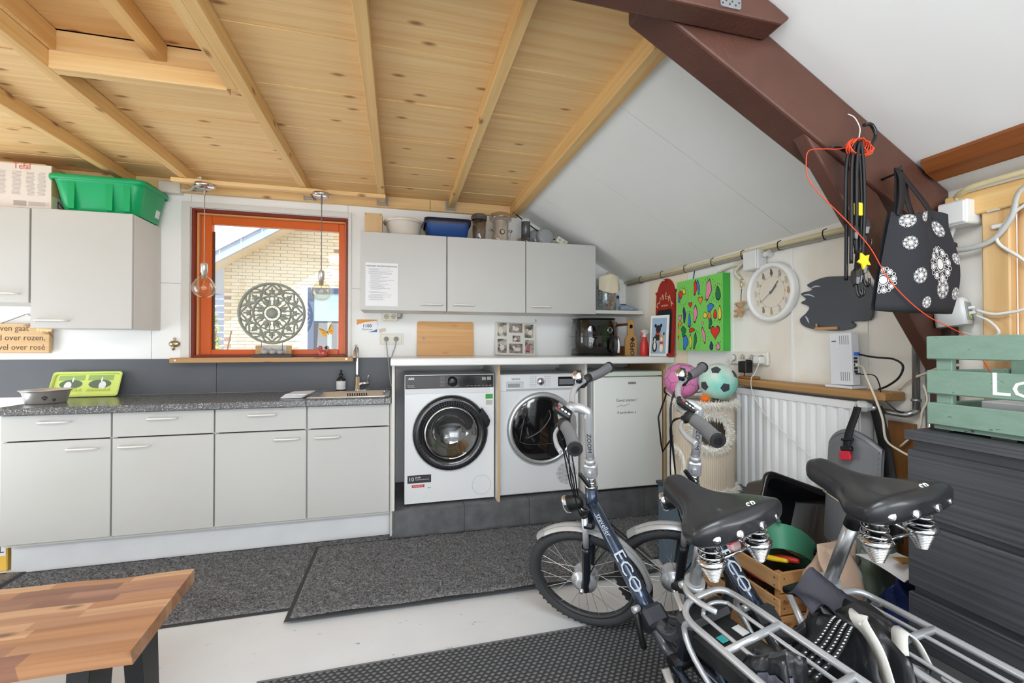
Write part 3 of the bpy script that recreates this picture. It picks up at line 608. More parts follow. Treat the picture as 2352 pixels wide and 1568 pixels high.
bt = E('blue_dish_tub', (.345, 3.33, 2.018), 'rectangular blue plastic tub on top of the wall cabinets', 'tub')
blu = mat('blue_plastic', (28, 66, 128), .35)
lo = lambda g, z, r: loopz(.205 - g, .485 + g, 3.21 - g * .6, 3.46 + g * .1, r, z)
O(loft(B(), [lo(-.01, 2.019, .03), lo(.0, 2.023, .03), lo(.018, 2.13, .035), lo(.027, 2.14, .04), lo(.027, 2.152, .04), lo(.016, 2.155, .035), lo(-.008, 2.028, .03)], cap0=True, cap1=True), 'tub_body', blu, bt)
O(loft(B(), [lo(.027, 2.118, .04), lo(.031, 2.13, .04), lo(.031, 2.158, .04), lo(.02, 2.16, .035), lo(.02, 2.125, .035)]), 'rim', mat('blue_dark', (16, 26, 52), .4), bt)
smoke = glass('smoke_plastic', (238, 233, 228), .1); clearp = mat('clear_plastic', (235, 236, 238), .08, trans=.92, ior=1.2)
jr = E('juice_jug', (.59, 3.3, 2.018), 'tall smoky clear plastic juice jug on top of the wall cabinets', 'jug')
O(B().lathe([(0, .002), (.045, .002), (.048, .006), (.058, .175), (.05, .178), (.042, .012), (0, .01)], (.588, 3.3, 2.0185), n=28), 'jug_body', smoke, jr)
O(B().lathe([(.06, .168), (.061, .195), (.05, .21), (0, .213)], (.588, 3.3, 2.0185), n=28).box((.555, 3.225, 2.195), (.62, 3.25, 2.222), .006), 'lid', mat('smoke_dark', (92, 88, 88), .2), jr)
O(B().box((.57, 3.243, 2.03), (.582, 3.248, 2.048), .002), 'tap_tab', blu, jr)
ju = E('juicer', (.755, 3.3, 2.018), 'brushed steel juicer with wire clamp and round dial on top of the wall cabinets', 'juicer')
warm = mat('warm_steel', (202, 196, 188), .3, .6)
O(B().lathe([(0, 0), (.075, 0), (.078, .008), (.068, .03), (.062, .06), (.062, .165), (.055, .172), (0, .173)], (.755, 3.3, 2.0185), n=36), 'motor_body', warm, ju)
O(B().lathe([(.055, .172), (.085, .178), (.088, .2), (.08, .222), (.05, .235), (.0, .24)], (.755, 3.3, 2.0185), n=36), 'clear_bowl', smoke, ju)
dl = O(B().cyl((.755, 3.24, 2.095), (.755, 3.232, 2.095), .02, n=24), 'dial', mat('dial_black', (40, 38, 36), .3), ju); O(B().cyl((.755, 3.233, 2.095), (.755, 3.228, 2.095), .0145, n=24), 'dial_face', chrome, dl)
O(B().tube([(.672, 3.28, 2.12), (.69, 3.235, 2.09), (.7, 3.222, 2.05), (.73, 3.218, 2.03), (.78, 3.218, 2.03), (.81, 3.222, 2.05), (.82, 3.235, 2.09), (.838, 3.28, 2.12)], .0035, 8, sm=4).cyl((.665, 3.29, 2.118), (.69, 3.29, 2.118), .009, n=10).cyl((.82, 3.29, 2.118), (.845, 3.29, 2.118), .009, n=10), 'clamp_wire', chrome, ju)
ps = E('juicer_pusher', (.955, 3.3, 2.018), 'dark grey feed pusher tube standing in a shallow clear dish', 'kitchen part')
O(B().lathe([(0, .0), (.035, .0), (.035, .188), (.033, .196), (0, .197)], (.958, 3.3, 2.0215), n=28), 'tube_body', mat('pusher_grey', (72, 72, 74), .25, coat=.4), ps)
O(B().lathe([(.0355, .178), (.036, .182), (.036, .197), (.03, .201), (0, .202)], (.958, 3.3, 2.0215), n=28), 'cap', mat('cap_grey', (196, 196, 196), .3), ps)
O(B().lathe([(0, .0), (.06, .0), (.066, .045), (.062, .045), (.057, .003), (0, .003)], (.96, 3.3, 2.0185), n=28).box((.885, 3.28, 2.03), (.9, 3.3, 2.062), .003), 'clear_dish', smoke, ps)
ld = E('juicer_lid', (1.12, 3.3, 2.018), 'round grey clear plastic juicer lid standing on edge on the wall cabinets', 'lid')  # lid of the juicer, stood on edge
gl_ = mat('lid_grey', (176, 178, 182), .2, trans=.35)
O(B().lathe([(0, .03), (.05, .028), (.062, .02), (.068, 0), (.072, 0), (.072, .006), (.064, .028), (.05, .036), (0, .038)], (1.115, 3.3, 2.091), (.1, -1, .1), n=32), 'lid_disc', gl_, ld)
O(B().lathe([(0, .03), (.05, .028), (.062, .02), (.068, 0), (.072, 0), (.064, .03), (0, .038)], (1.06, 3.36, 2.091), (-.25, -1, .1), n=32), 'spare_disc', gl_, ld)
def schuko(par, c, nx, r=.019, m=ivory, both=True):
    """socket face: recessed round well with two pin holes; nx: 'y' faces -Y, 'x' faces -X"""
    d = V((0, -1, 0)) if nx == 'y' else V((-1, 0, 0)); s_ = V((1, 0, 0)) if nx == 'y' else V((0, -1, 0)); c = V(c)
    w = O(B().lathe([(r, .0015), (r, 0.0), (r * .93, .0), (r * .9, -.0005), (0, -.0005)], c + d * .0008, d, n=20), 'socket_well', mat('socket_shade', (198, 194, 178), .5), par)
    b = B()
    for k in (-1, 1): b.cyl(c + s_ * k * r * .42 + d * .0004, c + s_ * k * r * .42 + d * .0012, r * .14, n=8)
    for k in (-1, 1): b.cyl(c + V((0, 0, k * r * .8)) + d * .0004, c + V((0, 0, k * r * .8)) + d * .0014, r * .1, n=6)
    O(b, 'pin_hole', ink, w)
e = E('power_strip', (1.245, 3.26, 2.04), 'cream double socket block tilted against the sloping lining', 'socket')
Ms = Mx.Translation((1.245, 3.27, 2.056)) @ Mx.Rotation(R(28), 4, 'Y'); O(B().box((-.045, -.015, -.024), (.045, .03, .024), .004, Ms), 'housing', ivory, e)
for k in (-1, 1): schuko(e, Ms @ V((k * .02, -.0155, 0)), 'y', .0165)
O(B().tube([(.88, 3.4, 2.305), (.98, 3.36, 2.215), (1.08, 3.32, 2.135), (1.2, 3.29, 2.075)], .005, 6, sm=4), 'black_power_cable', blk, label='black cable running down beside the last rafter to the socket block', cat='cable')
# ---------------------------------------------------------------- things above the left cabinets
bx = E('cardboard_box', (-2.17, 3.29, 2.036), 'printed white cardboard box with red lettering at the upper left', 'box')
Mb = Mx.Translation((-2.17, 3.2, 2.0365))
card = mat('cardboard', (196, 164, 120), .8, bump=(90, .05, .002)); prn = mat('box_print', (222, 212, 204), .6)
O(B().box((-2.42, 3.2, 2.037), (-2.0, 3.44, 2.30), .002), 'carton', card, bx)
O(B().box((-2.42, 3.1985, 2.04), (-2.003, 3.2002, 2.298)), 'printed_face', prn, bx)
T('Tefal', .05, (-2.142, 3.198, 2.283), FY, mat('red_ink', (206, 92, 76), .6), bx, sx=.85)
b = B(); rl = random.Random(2)
for cx in (-2.235, -2.165, -2.1, -2.045):
    for k in range(18): b.box((cx - .016 - .01 * rl.random(), 3.1975, 2.25 - .0078 * k), (cx + .012 + .008 * rl.random(), 3.1984, 2.2525 - .0078 * k))
b.box((-2.18, 3.1975, 2.052), (-2.12, 3.1984, 2.082))
for k in range(6): b.box((-2.11, 3.1975, 2.056 + .004 * k), (-2.03 + .02 * (k % 2), 3.1984, 2.058 + .004 * k))
O(b, 'printed_text', mat('print_grey', (170, 164, 160), .7), bx, kind='stuff')
O(B().box((-2.42, 3.2, 2.2995), (-2.03, 3.44, 2.306), .001), 'flap', card, bx)
O(B().box((-1.9995, 3.2, 2.038), (-1.9985, 3.43, 2.12)), 'side_label', mat('side_label', (206, 208, 184), .7), bx)
O(B().tube([(-1.9975, 3.245, 2.1), (-1.9975, 3.245, 2.062), (-1.9975, 3.30, 2.062), (-1.9975, 3.245, 2.1)], .003, 6), 'handling_mark', ink, bx)
gt = E('green_storage_tub', (-1.75, 3.33, 2.038), 'bright green plastic storage tub on top of the tall wall cabinet', 'tub')
grn = mat('green_plastic', (14, 160, 98), .33)
def gtl(g, z, r=.05, bulge=0): return loopz(-1.955 - g, -1.565 + g * .95, 3.195 - g * .75, 3.47 + min(g, .02) * .9, r, z, 6)
b = loft(B(), [gtl(-.006, 2.040), gtl(0, 2.044), gtl(.03, 2.205), gtl(.036, 2.222), gtl(.048, 2.226), gtl(.05, 2.242), gtl(.04, 2.246), gtl(.026, 2.236), gtl(-.006, 2.05)], cap0=True, cap1=True)
O(b, 'tub_body', grn, gt)
for x in (-1.905, -1.715, -1.625): O(B().prism([(x, 2.05), (x + .03, 2.05), (x + .034, 2.21), (x - .004, 2.21)], 'y', 3.171, 3.2), 'rib', grn, gt)
O(loft(B(), [gtl(.04, 2.222), gtl(.052, 2.216), gtl(.056, 2.23), gtl(.054, 2.246), gtl(.04, 2.25), gtl(.036, 2.244)]), 'rim', grn, gt)
O(B().obox((-1.5535, 3.40, 2.1), (.002, .045, .05), (0, R(10), 0)), 'sticker', paper, gt)
# wall fittings left
jb = O(B().box((-1.575, 3.445, 2.268), (-1.445, 3.498, 2.345), .004), 'junction_box', mat('box_white', (226, 222, 212), .4), label='flat white junction box beside the left rafter above the window', cat='junction box')
O(B().tube([(-1.445, 3.46, 2.30), (-1.40, 3.45, 2.295), (-1.35, 3.4, 2.30), (-1.29, 3.3, 2.325), (-1.25, 3.25, 2.32)], .008, 8, sm=4), 'ivory_conduit', ivory, label='short ivory conduit from junction box to the lamp batten', cat='conduit')
sg = E('wooden_sign', (-2.42, 3.47, 1.185), 'wooden wall sign with handwritten Dutch lines at the left edge', 'sign')
O(B().box((-2.72, 3.455, 1.187), (-2.163, 3.482, 1.372), .003), 'board', wood('sign_wood', (222, 186, 138), (204, 162, 110), 'x', dark=(130, 90, 60)), sg)
sgi = mat('sign_ink', (96, 80, 64), .7)
for s, x, z in (('Het leven gaat', -2.27, 1.341), ('niet altijd over rozen,', -2.185, 1.282), ('maar wel over rosé', -2.185, 1.222)): T(s, .05, (x, 3.4545, z), FY, sgi, sg, align='RIGHT', sx=.88)
O(B().tube([(-2.42, 3.47, 1.372), (-2.30, 3.485, 1.435), (-2.18, 3.47, 1.372)], .002, 6), 'hanging_cord', mat('cord_brown', (120, 100, 76), .9), sg)
O(B().cyl((-2.30, 3.482, 1.436), (-2.30, 3.499, 1.436), .003, n=8), 'nail', chrome, sg)
b = B()
for k in range(5): b.sph((-2.215 + .018 * k * .8, 3.45, 1.338 - .003 * (k % 2)), (.014, .005, .018), 10)
O(b, 'carved_rose', mat('rose_wood', (232, 196, 140), .6), sg)
op = E('bottle_opener', (-1.49, 3.49, 1.21), 'small brass wall bottle opener left of the window', 'bottle opener')
brs = mat('aged_brass', (178, 160, 132), .3, .9)
O(B().sph((-1.49, 3.492, 1.245), (.034, .018, .024), 16), 'dome', brs, op); O(B().cyl((-1.49, 3.497, 1.28), (-1.49, 3.489, 1.28), .009, n=12), 'mount_eye', brs, op)
O(B().tube([(-1.49, 3.48, 1.24), (-1.49, 3.472, 1.222), (-1.49, 3.476, 1.208), (-1.49, 3.488, 1.21)], .008, 8, sm=3), 'prying_lip', brs, op)
# ---------------------------------------------------------------- window sill ornaments
md = E('mandala_ornament', (-.873, 3.44, 1.15), 'round carved grey mandala ornament on a stand in the window', 'ornament')
mdm = mat('carved_grey', (132, 140, 132), .75, bump=(90, .3, .003), var=(20, (152, 156, 146)))
MC, MR = V((-.873, 3.44, 1.463)), .219
b = B()
def arc_t(r0, w, d=.011, n=56): b.lathe([(r0 - w, -d), (r0 + w, -d), (r0 + w * .7, d), (r0 - w * .7, d), (r0 - w, -d)], MC, (0, -1, 0), n=n)
arc_t(MR - .009, .009); arc_t(MR * .55, .006); arc_t(MR * .26, .004)
def mp_(r, a): return MC + V((r * MR * cos(a), 0, r * MR * sin(a)))
for k in range(8):
    a = k * pi / 4
    for s in (-1, 1):      # heart loops
        b.tube([mp_(.58, a + s * .10), mp_(.66, a + s * .28), mp_(.76, a + s * .29), mp_(.80, a + s * .18), mp_(.92, a)], lambda t: .0095 - .003 * t, 6, sm=4)
        b.tube([mp_(.66, a + s * .28), mp_(.7, a + s * .34), mp_(.78, a + s * .36), mp_(.88, a + s * .26), mp_(.90, a + s * .18)], lambda t: .0125 * (1 - t * .7), 6, sm=4)
        b.tube([mp_(.62, a + s * .1), mp_(.7, a + s * .07), mp_(.74, a + s * .12)], lambda t: .0085 * (1 - .5 * t), 6, sm=3)
    b.tube([mp_(.60, a), mp_(.66, a), mp_(.72, a), mp_(.84, a)], lambda t: .004 + .012 * sin(pi * min(1, t * 1.05)), 6, sm=4, flat=.6)
for k in range(8):
    a = k * pi / 4 + pi / 8
    b.tube([mp_(.28, a), mp_(.36, a), mp_(.42, a), mp_(.52, a + .05)], lambda t: .004 + .016 * sin(pi * min(1, t * .9 + .1)), 6, sm=4, flat=.5)
    for s in (-1, 1): b.tube([mp_(.28, a + s * .12), mp_(.38, a + s * .25), mp_(.46, a + s * .22), mp_(.54, a + s * .30)], lambda t: .0085 * (1 - .5 * t), 6, sm=4)
O(b, 'carved_disc', mdm, md)
b = B()
for k in range(16):
    a = k * pi / 8; b.sph((MC + mp_(.155, a)) / 2 + (mp_(.155, a) - MC) / 2, (.0075, .006, .0075), 8)
b.lathe([(0, .014), (.012, .012), (.03, .007), (.033, -.006), (0, -.006)], MC, (0, -1, 0), n=24)
O(b, 'rosette', mdm, md)
O(B().cyl((-.94, 3.44, 1.17), (-.94, 3.44, 1.262), .002, n=6).cyl((-.806, 3.44, 1.17), (-.806, 3.44, 1.262), .002, n=6), 'stand_rod', dkm, md)
O(B().box((-.985, 3.40, 1.1505), (-.735, 3.478, 1.172), .002), 'stand_base', mat('charcoal_base', (64, 64, 68), .6), md)
fb = E('wooden_plank_box', (-.87, 3.49, 1.15), 'small weathered wood plank with tin panel behind the bird figures', 'wood plank')
O(B().box((-.99, 3.481, 1.173), (-.755, 3.497, 1.235), .002), 'plank', sillm, fb); O(B().box((-.955, 3.4795, 1.178), (-.79, 3.4815, 1.23)), 'tin_panel', mat('tin', (176, 178, 180), .4, .5), fb)
brdm = mat('stone_bird', (168, 166, 158), .8, bump=(80, .3, .003))
for i, (x, s, l) in enumerate(((-.915, 1.15, 'left grey stone bird figure under the mandala'), (-.863, 1., 'middle grey stone bird figure under the mandala'), (-.815, .92, 'right grey stone bird figure under the mandala'))):
    e = E('bird_figurine', (x, 3.42, 1.172), l, 'figurine', 'stone birds on the mandala stand')
    O(B().sph((x, 3.42, 1.172 + .016 * s), (.022 * s, .017 * s, .0165 * s), 14).tube([(x + .015 * s, 3.42, 1.19), (x + .03 * s, 3.424, 1.186)], lambda t: .006 * (1 - .5 * t) * s, 6), 'bird_body', brdm, e)
    h = O(B().sph((x - .008 * s, 3.414, 1.172 + .034 * s), .0115 * s, 12), 'head', brdm, e); O(B().cyl((x - .014 * s, 3.408, 1.172 + .033 * s), (x - .022 * s, 3.402, 1.172 + .032 * s), .0032 * s, .0008, n=6), 'beak', brdm, h)
rb = E('red_bird', (-.54, 3.43, 1.15), 'glossy dusky red ceramic bird on the window sill', 'figurine')
rbm = mat('red_glaze', (172, 72, 66), .15, coat=.6)
O(B().lathe([(0, .0), (.018, .0), (.03, .01), (.036, .027), (.031, .043), (.018, .054), (0, .058)], (-.535, 3.43, 1.1505), n=24, sy=.9), 'bird_body', rbm, rb)
h = O(B().sph((-.553, 3.43, 1.217), (.0165, .0145, .0165), 14).tube([(-.549, 3.43, 1.195), (-.553, 3.43, 1.215)], .0125, 10), 'head', rbm, rb); O(B().cyl((-.566, 3.43, 1.217), (-.58, 3.43, 1.213), .005, .001, n=8), 'beak', mat('beak_brown', (90, 50, 40), .4), h)
O(B().tube([(-.508, 3.43, 1.185), (-.494, 3.43, 1.198), (-.497, 3.43, 1.208)], lambda t: .007 * (1 - .5 * t), 8), 'tail', rbm, rb)
# butterfly sticker on the pane
bf = E('butterfly_sticker', (-.525, 3.583, 1.33), 'yellow butterfly sticker on the window pane', 'sticker')
Mq = Mx.Translation((-.527, 3.5835, 1.335)) @ Mx.Rotation(R(-20), 4, 'Y')
def wing(s, sc): return [(s * x * sc, z * sc) for x, z in ((.004, .0), (.012, .018), (.03, .042), (.046, .05), (.05, .04), (.044, .02), (.04, .004), (.042, -.012), (.034, -.024), (.018, -.024), (.006, -.01))]
for nm, m_, sc, dy in (('outline', mat('sticker_pale', (206, 200, 190), .5), 1.12, 0), ('wing', mat('butterfly_yellow', (238, 176, 40), .5), 1, -.0006)):
    b = B()
    for s in (-1, 1):
        w = wing(s, sc); n = len(w); b.add([Mq @ V((x, dy, z)) for x, z in w] + [Mq @ V((x, dy + .0006, z)) for x, z in w], [tuple(range(n)), tuple(reversed(range(n, 2 * n)))] + [(i, (i + 1) % n, n + (i + 1) % n, n + i) for i in range(n)])
    O(b, nm, m_, bf)
O(B().tube([Mq @ V((0, -.001, -.02)), Mq @ V((0, -.001, .014))], .0022, 6).tube([Mq @ V((-.012, -.001, .012)), Mq @ V((-.046, -.001, .048))], .0016, 6).tube([Mq @ V((.012, -.001, .012)), Mq @ V((.046, -.001, .048))], .0016, 6).tube([Mq @ V((-.006, -.001, .002)), Mq @ V((-.038, -.001, .004))], .001, 6).tube([Mq @ V((.006, -.001, .002)), Mq @ V((.038, -.001, .004))], .001, 6), 'body_line', ink, bf)
# pendant bulbs
bulbg = glass('bulb_glass', (255, 248, 232), .05)
for x, zb, zs, l in ((-1.217, 1.595, 0, 'left clear globe bulb pendant hanging at the orange window frame'), (-.516, 1.597, -.018, 'right clear globe bulb pendant hanging in front of the window')):
    e = E('pendant_lamp', (x, 3.23, 1.51), l, 'pendant lamp', 'bare bulb pendants at the window')
    O(B().lathe([(0, -.022), (.05, -.022), (.058, -.016), (.06, 0), (0, 0)], (x, 3.23, 2.2715), n=28), 'canopy', chrome, e)
    O(B().cyl((x, 3.23, 2.25), (x, 3.23, 2.20), .006, n=10).cyl((x, 3.23, 2.21), (x, 3.23, 1.77 + zs), .0028, n=8), 'cord', mat('cord_beige', (170, 160, 146), .6) if x < -1 else mat('cord_grey', (120, 116, 110), .6), e)
    so = O(B().lathe([(0, .105), (.008, .104), (.018, .097), (.02, .09), (.02, .04), (.015, .036), (.014, .0), (0, 0)], (x, 3.23, 1.663 + zs)), 'socket', warm, e)
    g = O(B().lathe([(.0135, .085), (.016, .075), (.045, .052), (.063, .022), (.067, 0), (.063, -.024), (.048, -.047), (.025, -.061), (0, -.066)], (x, 3.23, zb + .01 + zs * .3), n=32), 'bulb', bulbg, e)
    b = B().cyl((x, 3.23, 1.66), (x, 3.23, 1.625), .0022, n=8)
    for k in range(4): a = k * pi / 2; b.tube([(x + .006 * cos(a), 3.23 + .006 * sin(a), 1.625), (x + .012 * cos(a), 3.23 + .012 * sin(a), 1.585)], .0006, 5)
    O(b, 'filament', mat('filament_amber', (206, 150, 70), .4), g)
# ---------------------------------------------------------------- back wall, above the white counter
np_ = E('name_plate', (-.235, 3.498, 1.334), 'white cardboard name card with orange corner reading 1100 Charlotte', 'name card')
O(B().box((-.309, 3.4965, 1.334), (-.162, 3.499, 1.431)), 'card', mat('card_white', (232, 234, 238), .5), np_)
b = B().m(0).prism([(-.309, 1.431), (-.162, 1.431), (-.162, 1.423), (-.205, 1.418), (-.26, 1.408), (-.309, 1.39)], 'y', 3.496, 3.4966).m(1).prism([(-.162, 1.336), (-.225, 1.336), (-.19, 1.347), (-.162, 1.36)], 'y', 3.496, 3.4966)
O(b, 'colour_corner', [mat('card_orange', (226, 150, 62), .5), mat('card_blue', (70, 112, 160), .5)], np_)
navyink = mat('navy_ink', (44, 56, 84), .6); T('1100', .033, (-.235, 3.4962, 1.382), FY, navyink, np_, bold=.0006); T('Charlotte', .02, (-.235, 3.4962, 1.357), FY, navyink, np_)
e = E('wall_socket', (-.066, 3.48, 1.42), 'cream double surface socket under the notice wall cabinet', 'socket'); O(B().box((-.121, 3.458, 1.421), (-.012, 3.498, 1.487), .004), 'housing', ivory, e)
for k in (-1, 1): schuko(e, (-.066 + k * .026, 3.4575, 1.454), 'y', .0195)
O(B().tube([(-.012, 3.48, 1.445), (.012, 3.48, 1.447), (.018, 3.48, 1.46), (.018, 3.48, 1.478)], .007, 8, sm=4), 'cable_stub', gpl, e)
e = E('wall_socket', (-.058, 3.49, 1.242), 'cream double wall socket with two grey plugs above the counter end', 'socket')
O(ring(-.146, .03, 1.242, 1.328, .012, 3.49, 3.499), 'outer_frame', mat('frame_white', (224, 222, 214), .4), e); O(B().box((-.133, 3.492, 1.255), (.017, 3.4985, 1.315)), 'housing', ivory, e)
for x, pts in ((-.095, [(-.095, 3.45, 1.27), (-.09, 3.44, 1.22), (-.075, 3.40, 1.1), (-.06, 3.3, .98), (-.042, 3.2, .93), (-.034, 3.15, .90)]), (-.022, [(-.022, 3.45, 1.27), (-.03, 3.45, 1.22), (-.05, 3.465, 1.165), (-.062, 3.472, 1.10)])):
    pg = O(B().cyl((x, 3.4915, 1.285), (x, 3.47, 1.285), .019, .017, n=18).cyl((x, 3.47, 1.285), (x, 3.452, 1.278), .012, .008, n=12), 'plug', gpl, e)
    O(B().tube(pts, .0038, 8, sm=5), 'cable', gpl, pg)
O(B().obox((-.124, 3.4985, 1.351), (.05, .001, .028), (0, R(-14), 0)), 'photo_sticker', island('tiny_photo', [(150, 120, 104), (210, 190, 176)], .6), label='tiny photo sticker on the wall above the plugs', cat='sticker')
cb = E('cutting_board', (.35, 3.46, 1.155), 'wooden cutting board with finger hole leaning on the wall', 'cutting board')
beech = wood('beech', (216, 168, 108), (200, 146, 84), 'x', dark=(196, 132, 66), knots=True)
hp = circ(.19, .135, .0125, 16)
def board_with_hole(M, x0, x1, z0, z1, r, hole, t):
    o = rrect(x0, x1, z0, z1, r, 5); hx, hz, hr = hole; n = len(o); c = [(hx + hr * cos(math.atan2(y - hz, x - hx)), hz + hr * sin(math.atan2(y - hz, x - hx))) for x, y in o]
    L_ = lambda pts, y: [M @ V((a, y, q)) for a, q in pts]
    return loft(B(), [L_(c, 0), L_(o, 0), L_(o, t), L_(c, t), L_(c, 0)], smooth=False)
O(board_with_hole(Mx.Translation((0, 3.462, 1.1555)) @ Mx.Rotation(R(-6), 4, 'X'), .135, .577, 0, .268, .016, (.182, .131, .013), .018), 'board', beech, cb)
pf = E('collage_picture', (.92, 3.46, 1.155), 'pale collage photo frame with seven small pictures leaning on the wall', 'photo frame')
Mf = Mx.Translation((.92, 3.455, 1.1565)) @ Mx.Rotation(R(-7), 4, 'X') @ Mx.Rotation(R(1.5), 4, 'Y')
O(B().box((-.172, 0, 0), (.172, .016, .268), .003, Mf), 'frame_board', mat('frame_cream', (214, 212, 204), .5), pf)
rp_ = random.Random(9)
for k, (x, z, w, h) in enumerate(((-.115, .207, .075, .11), (-.0, .222, .112, .075), (.112, .2, .075, .11), (.005, .135, .064, .05), (-.115, .073, .075, .112), (.0, .055, .112, .078), (.115, .07, .075, .112))):
    ph = O(B().box((x - w / 2, -.0012, z - h / 2), (x + w / 2, .001, z + h / 2), 0, Mf), 'picture', mat('photo%d' % k, rp_.choice([(96, 76, 62), (78, 84, 70), (120, 92, 70), (84, 70, 64)]), .25, var=(26, rp_.choice([(190, 176, 160), (160, 150, 150), (196, 190, 176)]), .12)), pf)
    b = B().m(0)
    c = circ(x + .01 * (k % 3 - 1), z - .1 * h, w * .26, 14, h * .2); b.add([Mf @ V((a, -.0018, q)) for a, q in c], [tuple(range(14))])
    c = circ(x - .16 * w, z + .12 * h, w * .1, 10); b.add([Mf @ V((a, -.0018, q)) for a, q in c], [tuple(range(10))])
    O(b, 'pictured_animal', mat('photo_white', (212, 206, 196), .5) if k != 6 else mat('photo_pink', (176, 90, 110), .5), ph)
kh = E('key_tag', (1.1, 3.49, 1.384), 'white key tag hanging on a small hook beside the photo frame', 'key tag')
O(B().tube([(1.1, 3.499, 1.45), (1.1, 3.486, 1.45), (1.1, 3.482, 1.44), (1.1, 3.488, 1.432)], .002, 6), 'hook', dkm, kh); O(B().prism(rrect(1.086, 1.114, 1.386, 1.43, .006), 'y', 3.484, 3.4875), 'tag', wpl, kh)
# laundry counter
wt = mat('white_worktop', (228, 228, 226), .3)
O(B().box((-.05, 2.77, 1.108), (1.92, 3.495, 1.154), .006), 'laundry_worktop', wt, label='white worktop over the washing machine, dryer and fridge', cat='worktop')
pe = wood('panel_edge', (206, 176, 132), (190, 158, 114), 'z', knots=False)
for x0, x1, l in ((-.044, -.026, 'white upright panel left of the washing machine'), (.641, .659, 'white upright panel with raw wood edge between washer and dryer'), (1.272, 1.29, 'white upright panel with raw wood edge between dryer and fridge'), (1.902, 1.92, 'raw wood upright strip right of the fridge')):
    e = E('upright_panel', ((x0 + x1) / 2, 3.2, .187), l, 'panel', 'upright panels under the white worktop')
    O(B().box((x0, 2.89, .1875), (x1, 3.47, 1.107)), 'panel', white if x0 < 1.9 else pe, e)
    if x0 > 0: O(B().box((x0, 2.886, .1875), (x1, 2.8895, 1.107)), 'front_edge', pe if x0 < 1 or x0 > 1.9 else white, e)
O(B().box((-.02, 3.40, 1.055), (1.895, 3.42, 1.107)), 'support_rail', white, label='white support rail just under the laundry worktop', cat='rail')
O(B().box((1.498, 3.19, 1.487), (1.925, 3.497, 1.515), .002), 'wall_shelf', white, label='short white wall shelf right of the wall cabinets', cat='shelf')
# ================================================================ appliances
apw = mat('appliance_white', (226, 227, 228), .28, coat=.2)
def yl(b, prof, x, z, y, n=48): return b.lathe(prof, (x, y, z), (0, -1, 0), n=n)
wm = E('washing_machine', (.333, 3.2, .187), 'white front loading washing machine with dark control strip and black door ring', 'washing machine')
def plate_hole(b, x0, x1, z0, z1, cx, cz, r, y0, y1, n=64):
    out = []; inn = []
    for i in range(n):
        a = 2 * pi * (i + .5) / n; c, s_ = cos(a), sin(a)
        t = min(((x1 - cx) if c > 0 else (x0 - cx)) / c if abs(c) > 1e-6 else 9, ((z1 - cz) if s_ > 0 else (z0 - cz)) / s_ if abs(s_) > 1e-6 else 9)
        out.append((cx + c * t, cz + s_ * t)); inn.append((cx + c * r, cz + s_ * r))
    cs = [(x0, z0), (x1, z0), (x1, z1), (x0, z1)]
    for q in cs:
        k = min(range(n), key=lambda i: (out[i][0] - q[0]) ** 2 + (out[i][1] - q[1]) ** 2); out[k] = q
    f_ = lambda p, y: [(a, y, c) for a, c in p]
    return loft(b, [f_(inn, y1), f_(inn, y0), f_(out, y0), f_(out, y1)], smooth=False)
b = plate_hole(B(), .036, .631, .2, 1.04, .337, .652, .175, 2.955, 2.97)
b.box((.036, 2.97, .2), (.05, 3.44, 1.04)).box((.617, 2.97, .2), (.631, 3.44, 1.04)).box((.05, 2.97, 1.025), (.617, 3.44, 1.04)).box((.05, 2.97, .2), (.617, 3.44, .215)).box((.05, 3.425, .215), (.617, 3.44, 1.025))
O(b, 'housing', apw, wm)
O(B().cyl((.09, 3.02, .1875), (.09, 3.02, .2), .02, n=12).cyl((.58, 3.02, .1875), (.58, 3.02, .2), .02, n=12).cyl((.09, 3.4, .1875), (.09, 3.4, .2), .02, n=12).cyl((.58, 3.4, .1875), (.58, 3.4, .2), .02, n=12), 'foot', blk, wm)
cp = O(B().box((.04, 2.947, .95), (.627, 2.956, 1.035), .003), 'control_panel', mat('panel_brown', (52, 47, 45), .3), wm)
O(B().box((.325, 2.9455, .955), (.622, 2.948, 1.03), .001), 'display', mat('display_black', (14, 14, 16), .1, coat=.5), cp)
kb = O(yl(B(), [(.034, 0), (.034, .004), (.027, .006), (.026, .024), (.022, .027), (0, .027)], .345, .993, 2.9465), 'programme_knob', mat('knob_black', (30, 30, 32), .25), cp)
O(yl(B(), [(.036, .0), (.037, .002), (.0345, .003)], .345, .993, 2.9465), 'knob_ring', chrome, kb)
T('AEG', .02, (.078, 2.9465, 1.016), FY, lwhite, cp, bold=.0006); T('8000 SERIES', .008, (.075, 2.9465, .97), FY, lwhite, cp); T('PowerCare 9 kg', .006, (.078, 2.9465, .961), FY, lwhite, cp)
b = B()
for k in range(9): b.box((.262, 2.946, .963 + .008 * k), (.297, 2.9472, .9645 + .008 * k))
for k in range(7): b.box((.44 + .026 * k, 2.945, .962), (.456 + .026 * k, 2.9456, .965))
b.box((.545, 2.945, 1.0), (.572, 2.9456, 1.02)).box((.58, 2.945, 1.0), (.608, 2.9456, 1.022))
O(b, 'panel_marking', mat('marking_grey', (150, 148, 146), .5), cp, kind='stuff')
O(B().box((.04, 2.9505, .915), (.6, 2.9552, .949), .001), 'detergent_drawer', mat('drawer_white', (214, 215, 217), .3), wm)
CX, CZ = .337, .652
dr = O(yl(B(), [(.25, .0), (.25, .012), (.243, .024), (.225, .032), (.2, .028), (.178, .012), (.17, .0)], CX, CZ, 2.955), 'door', mat('door_ring_black', (30, 31, 34), .18, coat=.6), wm)
O(yl(B(), [(.26, .0), (.259, .004), (.252, .006), (.251, .0)], CX, CZ, 2.955), 'door_bezel', apw, dr)
